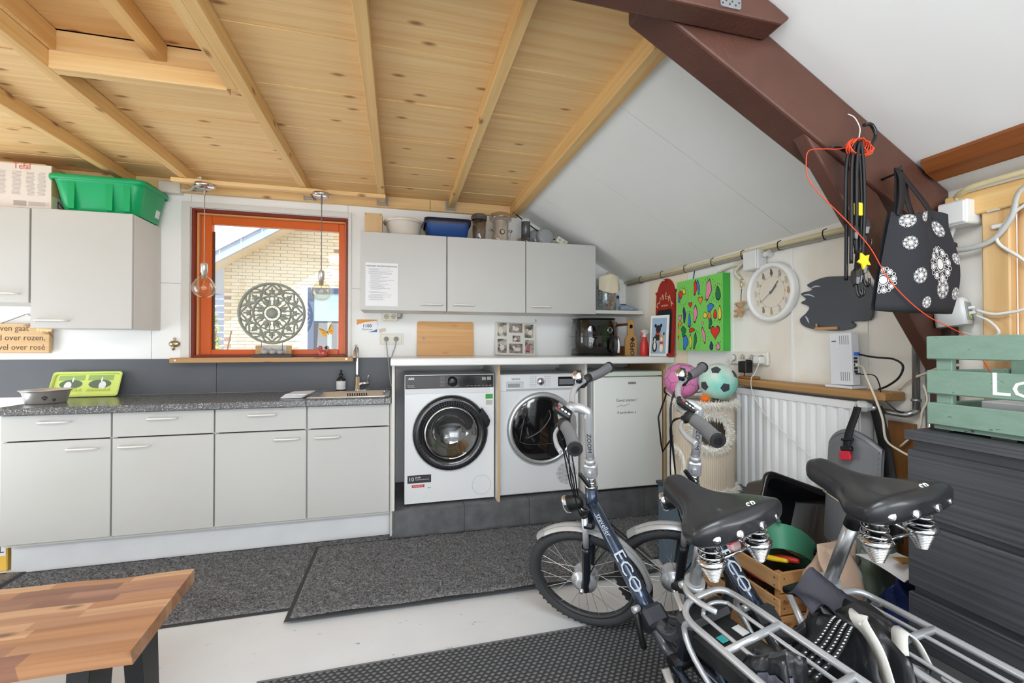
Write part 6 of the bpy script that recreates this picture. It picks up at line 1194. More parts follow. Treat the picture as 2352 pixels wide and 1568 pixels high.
    hl = S(B().lathe([(0, -.06), (.018, -.055), (.03, -.03), (.034, .0), (.034, .012)], lp, (1, 0, -.12), n=20, sx=.8, sy=1.1), 'head_lamp', blk, fk); S(B().lathe([(.0345, .0), (.036, .008), (.035, .018), (.028, .021), (0, .022)], lp, (1, 0, -.12), n=20, sx=.8, sy=1.1), 'lamp_lens', chrome, hl); S(B().tube([lp + V((-.03, 0, -.02)), cr + V((.02, 0, .03))], .006, 8), 'lamp_bracket', steel, hl)
    # stem and bar
    stm = S(B().cyl(A(.0), A(.012), .026, n=20).cyl(A(.012), A(.03), .021, n=20).cyl(A(.03), A(.045), .019, n=20), 'stem', chrome)
    c = A(.075); S(B().obox(c, (.05, .042, .06), (0, R(-15.6), 0), .006).cyl(c + V((-.0, -.03, .0)), c + V((0, .034, 0)), .009, n=12), 'stem_clamp', silver, stm); S(B().obox(c + V((.022, .038, -.018)), (.016, .012, .07), (0, R(20), 0), .004), 'stem_lever', blk, stm)
    S(B().cyl(A(.105), A(.125), .0205, n=18).tube([A(.11), A(L_ - .02), A(L_) + V((.004, 0, .008)), A(L_) + V((.03, 0, .028)), A(L_) + V((.058, 0, .03))], lambda t: .0165 if t < .6 else .0175, 16, sm=3), 'stem_tube', silver, stm)
    bc = A(L_) + V((.06, 0, .03))
    cz_ = Mx.Rotation(-steer, 3, k) @ V((-1.3, .75, .35)); nz_ = (cz_ - k * cz_.dot(k)).normalized(); yz_ = nz_.cross(-k); pz_ = A(.20) + nz_ * .0168
    tz_ = T('ZOOM', .022, pz_, Mx(((-k.x, yz_.x, nz_.x, 0), (-k.y, yz_.y, nz_.y, 0), (-k.z, yz_.z, nz_.z, 0), (0, 0, 0, 1))), ink, stm, sx=1.2); tz_.data.transform(Q)
    bar = lambda s_: [bc, bc + V((0, .035 * s_, .002)), bc + V((.005, .075 * s_, .018)), bc + V((-.005, .12 * s_, .035)), bc + V((-.03, .18 * s_, .032)), bc + V((-.068, .25 * s_, .022)), bc + V((-.092, .312 * s_, .014))]
    hb = S(B().tube(bar(1)[::-1][:-1] + bar(-1), .0112, 12, sm=4), 'handlebar', silver)
    S(B().cyl(bc + V((0, -.022, 0)), bc + V((0, .022, 0)), .0185, n=16), 'bar_clamp', silver, hb)
    for s_ in (-1, 1):
        p = bar(s_)
        g = S(B().tube([p[4] + V((-.012, .025 * s_, 0)), p[5], p[6], p[6] + V((-.006, .014 * s_, 0))], lambda t: .0165 + .0035 * t, 16, sm=4, flat=1.25), 'grip', gripm, hb); q = p[6] + V((-.008, .016 * s_, 0))
        S(B().tube([p[4] + V((.004, -.004 * s_, 0)), p[4] + V((-.013, .026 * s_, 0))], .0175, 16), 'grip_collar', gripk, g); S(B().tube([q, q + (p[6] - p[5]).normalized() * .008], .0235, 16), 'grip_end', gripk, g); S(B().tube([q + (p[6] - p[5]).normalized() * .008, q + (p[6] - p[5]).normalized() * .0095], .013, 14), 'end_plug', blk, g)
        h0 = p[4] + V((.012, -.01 * s_, -.012)); lv = S(B().obox(h0, (.03, .03, .022), (0, 0, R(20 * s_)), .005), 'brake_mount', dkm, hb)
        S(B().tube([h0 + V((.012, .004 * s_, -.004)), h0 + V((.022, .03 * s_, -.014)), h0 + V((.006, .08 * s_, -.024)), h0 + V((-.02, .125 * s_, -.03))], .006, 8, sm=4, flat=1.7), 'brake_lever', silver, lv)
        S(B().tube([h0 + V((.01, -.012 * s_, 0)), h0 + V((.05, -.06 * s_, -.03)), h0 + V((.075, -.12 * s_, -.13)), A(.06) + V((.07, .016 * s_, 0)), A(-.06) + V((.06, .02 * s_, 0)), A(-.16) + V((.03, .03 * s_, 0))], .0028, 6, sm=5), 'brake_cable', blk, hb); S(B().tube([h0 + V((.008, -.02 * s_, 0)), h0 + V((.06, -.08 * s_, -.05)), h0 + V((.085, -.13 * s_, -.16)), A(.03) + V((.085, .01 * s_, 0)), A(-.09) + V((.05, .01 * s_, 0)), A(-.15) + V((.0, .02 * s_, 0))], .0028, 6, sm=5), 'gear_cable', blk, hb)
    p = bar(-1); bp = p[3].lerp(p[4], .35) + V((-.004, 0, .03))
    be = S(B().lathe([(.026, 0), (.026, .004), (.022, .018), (.012, .026), (.0115, .0265), (0, .0265)], bp, (-.5, -.1, 1), n=24), 'bell', chrome, hb); S(B().cyl(bp + V((0, 0, -.022)), bp, .012, n=12), 'bell_base', dkm, be); S(B().lathe([(.011, .0268), (.011, .0285), (0, .0285)], bp, (-.5, -.1, 1), n=16), 'bell_centre', blk, be)
    p = bar(1); dp_ = p[3].lerp(p[4], .3) + V((-.012, 0, .022)); Md_ = Mx.Translation(dp_) @ Mx.Rotation(R(-50), 4, 'Y')
    ds = S(B().box((-.034, -.024, -.01), (.034, .024, .01), .006, Md_), 'control_display', blk, hb)
    S(B().box((.008, -.018, .0095), (.026, .0, .0108), .001, Md_), 'screen', mat('lcd', (112, 116, 118), .25), ds)
    for i_ in range(4): S(B().prism(circ(-.022 + .013 * i_, .011, .0052, 12), 'z', .0095, .0115).__class__() if 0 else B().cyl(Md_ @ V((-.022 + .013 * i_, .011, .0098)), Md_ @ V((-.022 + .013 * i_, .011, .0118)), .0052, n=12), 'button', mat('button_red', (206, 50, 50), .4) if i_ == 3 else wpl, ds)
    # frame
    hi = V((.133, 0, .335))
    S(B().tube([A(-.005), A(-.145)], .0225, 18), 'head_tube_ring', bikeblue) if 0 else None
    mt = O(B().tube([A(.0), A(-.15)], .024, 18).tube([A(-.075), A(-.075).lerp(hi, .5) + V((0, 0, -.004)), hi + V((.012, 0, .012))], lambda t: .026 + .007 * t, 18, flat=.86, sm=3), 'main_tube', bikeblue, e)
    tp = A(-.075); td = (hi - tp).normalized(); cl_ = V((-1.35, .75, .72)); nn = (cl_ - td * cl_.dot(td)).normalized(); ty_ = nn.cross(td)
    Rm = Mx(((td.x, ty_.x, nn.x, 0), (td.y, ty_.y, nn.y, 0), (td.z, ty_.z, nn.z, 0), (0, 0, 0, 1)))
    T('ECO', .054, tp.lerp(hi, .66) + nn * .0318, Rm, mat('decal_silver', (176, 184, 194), .4), mt, sx=1.35); T('traveller', .026, tp.lerp(hi, .25) + nn * .0295, Rm, MT['decal_silver'], mt)
    hg_ = O(B().beam(hi + td * -.03, hi + td * .035, .075, .085, (-td.z, 0, td.x), .012), 'frame_hinge', mat('hinge_grey', (70, 74, 80), .35, .6), e); O(B().tube([hi + V((.02, .045, .02)), hi + V((.005, .052, -.03)), hi + V((-.0, .05, -.085))], .011, 10, sm=3), 'hinge_lever', blk, hg_); O(B().cyl(hi + V((.022, .03, .03)), hi + V((.022, .056, .03)), .011, n=14), 'hinge_bolt', silver, hg_)
    sx_ = lambda z: -.4155 * (z - .29)
    O(B().tube([hi + td * .02 + V((0, 0, .015)), V((.06, 0, .33)), V((.0, 0, .36)), V((sx_(.43), 0, .43))], .021, 14, sm=4).tube([hi + td * .02 + V((0, 0, -.01)), V((.07, 0, .27)), V((0, 0, .27))], .024, 14, sm=4), 'lower_tube', mat('frame_grey', (86, 90, 97), .25, .55, coat=.5), e)
    sT = O(B().tube([(.012, 0, .26), (sx_(.59), 0, .59)], .0195, 18), 'seat_tube', bikeblue, e); O(B().cyl((0, -.04, .28), (0, .04, .28), .024, n=18), 'bottom_bracket', dkm, sT)
    for s_ in (-1, 1):
        O(B().tube([(sx_(.54), .012 * s_, .54), (-.25, .045 * s_, .40), (-.43, .062 * s_, .25)], .0115, 12, sm=3), 'seat_stay', bikeblue, e); O(B().tube([(-.01, .03 * s_, .28), (-.2, .05 * s_, .255), (-.43, .062 * s_, .25)], .012, 12, sm=3), 'chain_stay', bikeblue, e)
    ck = O(B().cyl((0, -.058, .28), (0, -.053, .28), .085, n=36), 'chain_guard', blk, e)
    for s_, a in ((-1, R(55)), (1, R(235))):
        q = V((.165 * cos(a), .075 * s_, .28 + .165 * sin(a))); cw = O(B().tube([(0, .062 * s_, .28), q], lambda t: .014 - .004 * t, 10, flat=.6), 'crank', silver, e); O(B().obox(q + V((0, .055 * s_, 0)), (.09, .085, .022), (0, R(15), 0), .006), 'pedal', blk, cw)
    z0, z1 = .575, sh - .055
    spst = O(B().tube([(sx_(z0), 0, z0), (sx_(z1), 0, z1)], .0158, 18), 'seat_post', alu, e)
    O(B().tube([(sx_(z1 - .05), 0, z1 - .05), (sx_(z1), 0, z1)], .0175, 18), 'post_sleeve', blk, spst)
    cc = V((sx_(.585), 0, .585)); qk = O(B().cyl(cc + V((.004, 0, -.012)), cc + V((-.004, 0, .012)), .0265, n=20), 'seat_clamp', silver, e); O(B().tube([cc + V((.01, .026, .006)), cc + V((-.02, .04, .002)), cc + V((-.065, .036, -.004)), cc + V((-.1, .02, -.012))], lambda t: .0042 - .001 * t, 8, sm=4, flat=2.2).cyl(cc + V((.012, .02, .004)), cc + V((.012, .038, .004)), .008, n=12), 'quick_release', silver, qk)
    # saddle
    sc = V((sx_(sh), 0, sh)); tilt = Mx.Rotation(R(-6), 3, 'Y')
    def hw(u):
        w = .036 + .008 * min(1, u * 2.2) + .083 * (1 / (1 + math.exp(-(u - .56) * 13)))
        return w * math.sqrt(max(.02, 1 - max(0, (u - .86) / .145) ** 2)) * math.sqrt(max(.04, 1 - max(0, (.12 - u) / .125) ** 2))
    def sd(u, v):
        a = 2 * pi * v; c_, s_ = cos(a), sin(a); w = hw(u); h = (.030 + .014 * u) * math.sqrt(max(.05, 1 - max(0, (u - .9) / .11) ** 2)) * math.sqrt(max(.12, 1 - max(0, (.1 - u) / .11) ** 2))
        y = w * math.copysign(abs(c_) ** .62, c_); z = h * (abs(s_) ** .8 if s_ > 0 else -.75 * abs(s_) ** .6)
        z += .02 * u * u + .008 * (1 - u) ** 2 - .014 * sin(pi * u) - .006 * (1 - (y / max(w, .001)) ** 2) * (s_ > 0) * u
        for rv in (-.62, -.22, .22, .62):     # dimples round the rivets
            dd = ((y / .125 - rv) / .11) ** 2 + ((u - .955) / .05) ** 2
            if s_ > -.3: z -= .0
        return sc + tilt @ V((.145 - .275 * u, y, z))
    sdl = O(B().grid(sd, 34, 40, cv=True).add([sd(0, j / 40) for j in range(40)], [tuple(range(40))]).add([sd(1, j / 40) for j in range(40)], [tuple(range(40))]), 'saddle', sadm, e)
    for yy in (-.085, -.032, .032, .085):
        uu = max(q / 400 for q in range(200, 401) if hw(q / 400) >= abs(yy) * 1.12); n_ = V((-1, yy * 5.5, .25)).normalized(); pz = sc + tilt @ V((.145 - .275 * uu - .001, yy, .012)) + n_ * .0015; O(B().lathe([(.0095, -.004), (.0095, .0005), (.008, .0016), (.004, .0024), (0, .0026)], pz, n_, n=16), 'rivet', [chrome], sdl)
    T('SR', .026, sc + tilt @ V((-.108, -.03, .0485)), Mx(((0, 1, 0, 0), (-1, 0, 0, 0), (0, 0, 1, 0), (0, 0, 0, 1))).transposed().inverted() @ Mx.Rotation(R(0), 4, 'X') if 0 else Mx.Rotation(R(-90), 4, 'Z') @ Mx.Rotation(R(38), 4, 'X'), lwhite, sdl)
    for s_ in (-1, 1):
        bx_ = sc + V((-.068, .068 * s_, -.028)); b = B()
        b.tube([bx_ + V((.021 * cos(a * .35) * (1 + .25 * a / 54), .021 * sin(a * .35) * (1 + .25 * a / 54), -.0008 * a)) for a in range(0, 55, 1)], .0028, 6)
        spg = O(b, 'spring', chrome, sdl); pr_ = [(.024, -.042), (.030, -.045), (.033, -.051), (.03, -.056)]
        for q in range(9): r_ = .028 - .002 * q; pr_ += [(r_ - .004, -.0565 - .0046 * q), (r_, -.0575 - .0046 * q), (r_ + .0004, -.0588 - .0046 * q), (r_ - .001, -.0602 - .0046 * q)]
        O(B().lathe(pr_ + [(0, -.1)], bx_, n=24), 'spring_cone', chrome, spg); O(B().cyl(bx_, bx_ + V((0, 0, -.045)), .01, n=12), 'spring_core', blk, spg)
    O(B().tube([sc + V((-.068, .068, -.1)), sc + V((-.04, .05, -.085)), sc + V((0, .022, -.06)), sc + V((.1, .012, -.03))], .0042, 8, sm=4).tube([sc + V((-.068, -.068, -.1)), sc + V((-.04, -.05, -.085)), sc + V((0, -.022, -.06)), sc + V((.1, -.012, -.03))], .0042, 8, sm=4).cyl(sc + V((-.06, -.068, -.09)), sc + V((-.06, .068, -.09)), .004, n=8), 'saddle_rails', chrome, sdl)
    if right_light: O(B().obox(sc + V((.0, -.05, -.085)), (.03, .042, .04), (0, R(20), 0), .006), 'red_rear_light', mat('light_red', (206, 36, 34), .25), e); O(B().obox(sc + V((-.006, -.052, -.105)), (.024, .03, .03), (0, R(20), 0), .005), 'light_lens', mat('lens_pink', (230, 190, 190), .2), e)
    # battery and rack
    bt_ = O(B().obox((-.30, 0, .475), (.36, .125, .07), (0, R(3), 0), .012), 'battery', mat('battery_black', (30, 31, 33), .45), e); O(B().obox((-.135, 0, .49), (.06, .15, .075), (0, R(-14), 0), .012), 'battery_front', mat('battery_dark', (46, 47, 50), .4), bt_)
    O(B().obox((-.34, .0, .5125), (.16, .09, .002), (0, R(3), 0)), 'type_label', mat('label_dark', (60, 60, 60), .5), bt_); O(B().obox((-.23, -.035, .509), (.035, .022, .0025), (0, R(3), 0)), 'small_label', paper, bt_); O(B().obox((-.23, .02, .509), (.024, .024, .0025), (0, R(3), 0), .001), 'round_label', mat('teal_label', (60, 170, 170), .5), bt_)
    zr = .555; rk = O(B().tube([(-.60, .082, zr), (-.3, .082, zr), (-.19, .08, zr), (-.155, .055, zr + .012), (-.15, 0, zr + .016), (-.155, -.055, zr + .012), (-.19, -.08, zr), (-.3, -.082, zr), (-.60, -.082, zr)], .0085, 10, sm=5), 'rack_tube', silver, e)
    O(B().tube([(-.60, .042, zr), (-.24, .042, zr), (-.19, .035, zr + .003), (-.175, 0, zr + .005), (-.19, -.035, zr + .003), (-.24, -.042, zr), (-.60, -.042, zr)], .005, 8, sm=4), 'inner_rail', silver, rk); O(B().cyl((-.31, -.082, zr), (-.31, .082, zr), .0085, n=12), 'cross_bar', silver, rk); O(B().cyl((-.48, -.082, zr), (-.48, .082, zr), .0085, n=12), 'cross_bar', silver, rk)
    for s_ in (-1, 1): O(B().tube([(-.2, .08 * s_, zr), (-.17, .085 * s_, zr - .03), (-.2, .09 * s_, zr - .09), (-.3, .075 * s_, .36), (-.43, .07 * s_, .26)], .0075, 10, sm=4), 'rack_leg', silver, rk)
    O(B().cyl((-.02, .03, .27), (-.06, .17, .005), .008, n=10), 'kickstand', dkm, e)
    e.rotation_euler = (-lean, 0, R(90) - hd); e.location = loc; return e
bike((.882, 1.169, .009), -.056, .189, .865, .838, 'graphite blue folding bike nearest the kitchen with its front wheel turned left', True)
bike((1.192, 1.065, .009), .005, .113, .975, .878, 'graphite blue folding bike nearest the dark drawers and right wall', False)
# ================================================================ floor and loose things
carpet = mat('mat_pile', (82, 83, 86), 1, var=(110, (160, 161, 164), .18), bump=(220, 1, .012), spec=.1); rubedge = mat('mat_rubber', (52, 53, 55), .7)
def floormat(x0, x1, y0, y1, z, ang, label, cx=None, border=.02, m_=carpet, hump=0, seed=1):
    e = E('floor_mat', ((x0 + x1) / 2, (y0 + y1) / 2, 0), label, 'mat', 'grey entrance mats in front of the kitchen'); c = V(((x0 + x1) / 2, (y0 + y1) / 2, 0)); Mq = Mx.Translation(c) @ Mx.Rotation(ang, 4, 'Z') @ Mx.Translation(-c)
    O(B().box((x0, y0, z + .001), (x1, y1, z + .004), .001, Mq), 'rubber_edge', rubedge, e)
    rn = random.Random(seed); nx, ny = int((x1 - x0) / .011), int((y1 - y0) / .011)
    H = {}
    def fn(u, v):
        x = x0 + border + (x1 - x0 - 2 * border) * u; y = y0 + border + (y1 - y0 - 2 * border) * v; edge = min(1, min(u, 1 - u) * nx / 1.2, min(v, 1 - v) * ny / 1.2)
        return Mq @ V((x + rn.uniform(-.002, .002), y + rn.uniform(-.002, .002), z + .0042 + edge * rn.uniform(.0005, .014) + hump * sin(7 * x) ** 2 * .004))
    O(B().grid(fn, nx, ny), 'pile', m_, e, kind='stuff'); return e
floormat(-1.96, .05, 2.245, 2.985, 0, R(.3), 'long dark grey pile mat along the left base cabinets', seed=1)
floormat(-.485, 1.38, 2.122, 2.872, .016, R(-.5), 'dark grey pile mat overlapping the other in front of the laundry machines', seed=2, hump=1)
floormat(1.405, 1.9, 2.265, 2.872, 0, 0, 'dark grey mat piece between the fridge podium and the blue grey cabinet', seed=4)
floormat(-3.0, -1.965, 2.35, 3.0, 0, 0, 'brownish grey mat at the left edge of the floor', m_=mat('mat_brown', (118, 110, 104), 1, var=(120, (146, 138, 130), .25), bump=(200, 1, .01)), seed=3)
# woven rug: rows of raised weave knots
rg = E('woven_rug', (.45, .6, 0), 'dark grey woven outdoor rug under the bikes', 'rug')
rugm = mat('rug_grey', (104, 105, 108), .85, var=(90, (112, 113, 115), .3), bump=(300, .4, .003), spec=.2)
O(B().box((-.50, -1.2, .0005), (1.43, 1.80, .0035), .001), 'backing', mat('rug_dark', (58, 59, 61), .9), rg)
b = B(); rn = random.Random(6)
py, pxx = .0165, .026
for j in range(int((1.795 - .95) / py)):
    for i in range(int((1.32 + .495) / pxx)):
        x = -.49 + pxx * (i + .5 * (j % 2)); y = 1.788 - py * j
        w, l, h = .0108, .0062, .0042 + rn.uniform(-.0006, .0006)
        b.add([(x - w, y, .0034), (x, y - l * 1.25, .0034), (x + w, y + .001, .0034), (x, y + l, .0034), (x - w * .35, y, .0034 + h), (x + w * .35, y + .0005, .0034 + h)], [(0, 1, 4), (1, 5, 4), (1, 2, 5), (2, 3, 5), (3, 4, 5), (3, 0, 4)], True)
O(b, 'weave', rugm, rg, kind='stuff')
O(B().box((-.50, 1.792, .0035), (1.43, 1.80, .007), .002), 'hem', rugm, rg)
# bench at lower left
bn = E('wooden_bench', (-1.4, 1.55, 0), 'acacia wood bench with live edge and black metal legs', 'bench')
aca = [wood('acacia%d' % k, a, c, 'x', dark=(100, 62, 36), spread=.12, rough=.32) for k, (a, c) in enumerate((((186, 140, 104), (158, 110, 78)), ((168, 122, 96), (138, 94, 72)), ((204, 162, 122), (180, 134, 96)), ((148, 102, 80), (122, 82, 64)), ((180, 130, 88), (152, 102, 66))))]
X1, ZT, TH = -.688, .455, .042
ytop = lambda x: 1.765 + .006 * sin(9 * x) + .004 * sin(23 * x); ybot = lambda x: 1.345 + .008 * sin(7 * x + 1)
ed = [-.0, .035, .075, .115, .15, .19, .23, .27, .305, .345, .385, .42]
rn = random.Random(11); rows = len(ed) - 1
for r_ in range(rows):
    f0, f1 = ed[r_] / .42, ed[r_ + 1] / .42; x = X1
    first = True
    while x > -2.25:
        ln = rn.uniform(.22, .5) * (.6 if first else 1); first = False; xe = max(-2.3, x - ln); n = 5; top_ = []
        pts = [x + (xe - x) * i / n for i in range(n + 1)]
        Y_ = lambda xx, f_: ybot(xx) + (ytop(xx) - ybot(xx)) * f_ - .018 * (1 if f_ == 0 else 0)
        xr = lambda xx, f_: xx + (.028 * (1 - f_) if xx == X1 else 0)
        g = [(xr(q, f0), Y_(q, f0), ZT) for q in pts] + [(xr(q, f1), Y_(q, f1), ZT) for q in reversed(pts)]
        m = len(g); lo = [(a, c + (.012 if (r_ == 0 and i <= n) else 0), ZT - TH) for i, (a, c, d) in enumerate(g)]
        b = B().add(g + lo, [tuple(range(m)), tuple(reversed(range(m, 2 * m)))] + [(i, (i + 1) % m, m + (i + 1) % m, m + i) for i in range(m)])
        O(b, 'stave', rn.choice(aca), bn); x = xe
lg = mat('leg_black', (26, 27, 29), .5)
def flatleg(x, y0, y1, dx): 
    b = B().beam((x, y0, ZT - TH - .001), (x + dx, y1, 0.001), .05, .11, (0, 1, 0)); return b
# flat steel legs splayed at both ends
for x, dx in ((-.80, .05), (-2.05, -.05)):
    for ya, yb in ((1.44, 1.40), (1.66, 1.70)):
        O(B().prism([(ya - .055, ZT - TH - .0005), (ya + .055, ZT - TH - .0005), (yb + .04, 0), (yb - .04, 0)], 'x', x - .025, x + .025), 'leg', lg, bn, bev=.003)
    O(B().box((x - .04, 1.4, ZT - TH - .006), (x + .04, 1.70, ZT - TH - .0005)), 'mounting_plate', lg, bn)
# thing at the very left on the floor
yb_ = E('yellow_crate', (-2.2, 3.15, 0), 'yellow and white box on the floor beyond the cabinet end', 'box'); O(B().box((-2.5, 3.03, 0), (-2.075, 3.4, .16), .004), 'box_body', mat('box_yellow', (232, 186, 84), .5), yb_); O(B().box((-2.49, 3.028, .085), (-2.08, 3.031, .15)), 'white_label', paper, yb_); T('JL', .05, (-2.105, 3.0275, .118), FY, ink, yb_)
# dark blue cabinet and cat barrel
cbm = mat('blue_grey_cabinet', (88, 104, 118), .45); cbt = mat('cabinet_top_dark', (54, 58, 62), .4)
cb_ = E('low_cabinet', (1.645, 2.06, 0), 'low blue grey cabinet under the cat barrel', 'cabinet'); O(B().box((1.44, 1.885, .01), (1.85, 2.24, .442), .003), 'carcass', cbm, cb_); O(B().box((1.43, 1.875, .443), (1.86, 2.25, .462), .003), 'top', cbt, cb_); O(B().box((1.431, 1.90, .03), (1.4395, 2.195, .425), .002), 'door', cbm, cb_); O(B().box((1.45, 1.9, 0), (1.84, 2.22, .012)), 'plinth', blk, cb_)
cx_, cy_ = 1.605, 2.065
ct = E('cat_barrel', (cx_, cy_, .462), 'sisal covered cat barrel with round fur trimmed hole', 'cat barrel')
sis = mat('sisal', (196, 182, 162), .95, bump=(260, .3, .003)); Rb = .152
NB = 96
def barrel(u, v):
    a = 2 * pi * u; r = Rb + .0016 * cos(a * NB / 2 * 2); return V((cx_ + r * cos(a), cy_ + r * sin(a), .475 + .445 * v))
# wall built as quads, leaving out those inside the round opening
nu, nv = NB * 4, 44; hc = R(-112); hz_ = .79; hr_ = .088
vs = [barrel(i / nu, j / (nv - 1)) for i in range(nu) for j in range(nv)]; fs = []
for i in range(nu):
    for j in range(nv - 1):
        a = 2 * pi * (i + .5) / nu; da = (a - hc + pi) % (2 * pi) - pi; z = .475 + .445 * (j + .5) / (nv - 1)
        if (da * Rb) ** 2 + (z - hz_) ** 2 < (hr_ - .012) ** 2: continue
        fs.append((i * nv + j, ((i + 1) % nu) * nv + j, ((i + 1) % nu) * nv + j + 1, i * nv + j + 1))
O(B().add(vs, fs, True), 'barrel_wall', sis, ct); O(B().lathe([(Rb - .008, 0), (Rb - .008, .445)], (cx_, cy_, .475), n=48) if 0 else B().lathe([(0, .0), (Rb - .006, .0), (Rb - .006, .004), (0, .004)], (cx_, cy_, .64), n=40), 'inner_floor', mat('barrel_inside', (92, 66, 44), .9), ct)
O(B().lathe([(0, 0), (Rb + .004, 0), (Rb + .004, .012), (0, .012)], (cx_, cy_, .4625), n=40), 'base_disc', sis, ct); O(B().lathe([(0, 0), (Rb + .002, 0), (Rb + .002, .012), (0, .012)], (cx_, cy_, .918), n=40), 'top_disc', mat('plush_top', (206, 196, 180), 1), ct)
furm = mat('white_fur', (230, 226, 216), .9, sheen=.4)
def furring(path_fn, n, L, nm, seed, r0=.012):
    rn = random.Random(seed); b = B(); pts = [path_fn(t) for t in [i / 48 for i in range(48)]]
    b.tube([p for p, _, _ in pts], r0, 8, closed=True)
    for _ in range(n):
        p, out, up_ = path_fn(rn.random()); th = rn.uniform(-1.4, 1.4); d = (out * cos(th) + up_ * sin(th)).normalized(); s_ = d.cross(V((rn.uniform(-1, 1), rn.uniform(-1, 1), rn.uniform(-1, 1)))).normalized(); l = L * rn.uniform(.6, 1.2); q = p + d * r0 * .8
        dn = V((rn.uniform(-.25, .25), rn.uniform(-.25, .25), rn.uniform(-.55, .1))) * l; b.add([q - s_ * .0016, q + s_ * .0016, q + d * l * .6 + dn * .4 + s_ * .001, q + d * l + dn], [(0, 1, 2), (0, 2, 3)])
    O(b, nm, furm, ct, kind='stuff')
def circ_path(z): return lambda t: (V((cx_ + (Rb + .004) * cos(2 * pi * t), cy_ + (Rb + .004) * sin(2 * pi * t), z)), V((cos(2 * pi * t), sin(2 * pi * t), 0)), V((0, 0, 1)))
furring(circ_path(.93), 2600, .02, 'fur_rim', 1); furring(circ_path(.482), 2200, .02, 'fur_base', 2)
def hole_path(t):
    th = 2 * pi * t; a = hc + hr_ * cos(th) / Rb; z = hz_ + hr_ * sin(th); n_ = V((cos(a), sin(a), 0)); tn = V((-sin(a), cos(a), 0)); return V((cx_ + (Rb + .004) * cos(a), cy_ + (Rb + .004) * sin(a), z)), (n_ + (tn * cos(th) + V((0, 0, sin(th)))) * .7).normalized(), (tn * cos(th) + V((0, 0, 1)) * sin(th))
furring(hole_path, 2400, .022, 'fur_hole_trim', 3, .014)
def hole2(t):
    th = 2 * pi * t; a = R(172) + .06 * cos(th) / Rb; z = .60 + .085 * sin(th); n_ = V((cos(a), sin(a), 0)); tn = V((-sin(a), cos(a), 0)); return V((cx_ + (Rb + .004) * cos(a), cy_ + (Rb + .004) * sin(a), z)), (n_ + tn * cos(th) * .5).normalized(), V((0, 0, 1))
furring(hole2, 900, .02, 'fur_side_trim', 4, .012)
# balls
def ball(c, r, base, patch, label, name, seam=None, rot=(0, 0, 0)):
    from mathutils import Euler
    e = E(name, (c[0], c[1], c[2] - r), label, 'ball'); Mq = Euler(rot).to_matrix(); c = V(c)
    O(B().sph(c, r, 40), 'ball_skin', base, e)
    ph = (1 + 5 ** .5) / 2; ico = [V(v).normalized() for v in [(0, s, t * ph) for s in (-1, 1) for t in (-1, 1)] + [(s, t * ph, 0) for s in (-1, 1) for t in (-1, 1)] + [(t * ph, 0, s) for s in (-1, 1) for t in (-1, 1)]]
    def pent(n, k, an=.36):
        nb = sorted([q for q in ico if 0 < (q - n).length < 1.2], key=lambda q: 0); return [(n + (q - n) * an).normalized() for q in nb]
    for n in ico:
        nb = [q for q in ico if .1 < (q - n).length < 1.2]; u = n.orthogonal().normalized(); w = n.cross(u); nb.sort(key=lambda q: math.atan2(q.dot(w), q.dot(u)))
        if patch:
            cor = [(n + (q - n) * .26).normalized() for q in nb]; vs_ = [n * (r + .0008)]; 
            ring_ = []
            for i in range(5):
                for t in (0, .25, .5, .75): ring_.append(cor[i].lerp(cor[(i + 1) % 5], t).normalized() * (r + .0008))
            vs_ = [c + Mq @ q for q in [n * (r + .0008)] + ring_]
            O(B().add(vs_, [(0, 1 + i, 1 + (i + 1) % 20) for i in range(20)], True), 'dark_patch', patch, e)
    if seam:
        b = B()
        for n in ico:
            nb = [q for q in ico if .1 < (q - n).length < 1.2]; u = n.orthogonal().normalized(); w = n.cross(u); nb.sort(key=lambda q: math.atan2(q.dot(w), q.dot(u))); cor = [(n + (q - n) * .333).normalized() for q in nb]
            for i in range(5): b.tube([c + Mq @ (cor[i].lerp(cor[(i + 1) % 5], t / 5).normalized() * r) for t in range(6)], .0012, 5)
            for q, p in zip(nb, cor):
                p2 = (q + (n - q) * .333).normalized(); b.tube([c + Mq @ (p.lerp(p2, t / 5).normalized() * r) for t in range(6)], .0012, 5)
        O(b, 'seam_line', seam, e)
ball((1.662, 2.02, 1.038), .098, mat('ball_teal_white', (214, 216, 204), .5, var=(7, (120, 204, 188), .12)), mat('ball_patch', (58, 62, 68), .5), 'off white and teal football with dark patches on the cat barrel', 'football', rot=(.5, .3, .4))
ball((1.545, 2.165, 1.036), .098, mat('ball_pink', (206, 98, 150), .5, var=(6, (196, 140, 180), .15)), None, 'pink football on the cat barrel behind the bike bell', 'football', seam=mat('seam_grey', (120, 84, 110), .6), rot=(.2, .4, .1))
sb_ = E('spiky_ball', (1.565, 1.985, .93), 'small orange spiky rubber ball on the cat barrel', 'ball'); orb = mat('orange_rubber', (240, 126, 30), .45); b = B(); cS = V((1.553, 1.98, .955)); rn = random.Random(8)
O(B().sph(cS, .018, 14), 'core', orb, sb_)
for k in range(40): y_ = 1 - 2 * (k + .5) / 40; a = k * 2.4; d = V((math.sqrt(1 - y_ * y_) * cos(a), y_, math.sqrt(1 - y_ * y_) * sin(a))); b.cyl(cS + d * .016, cS + d * .026, .0045, .0022, n=6)
O(b, 'spike', orb, sb_)
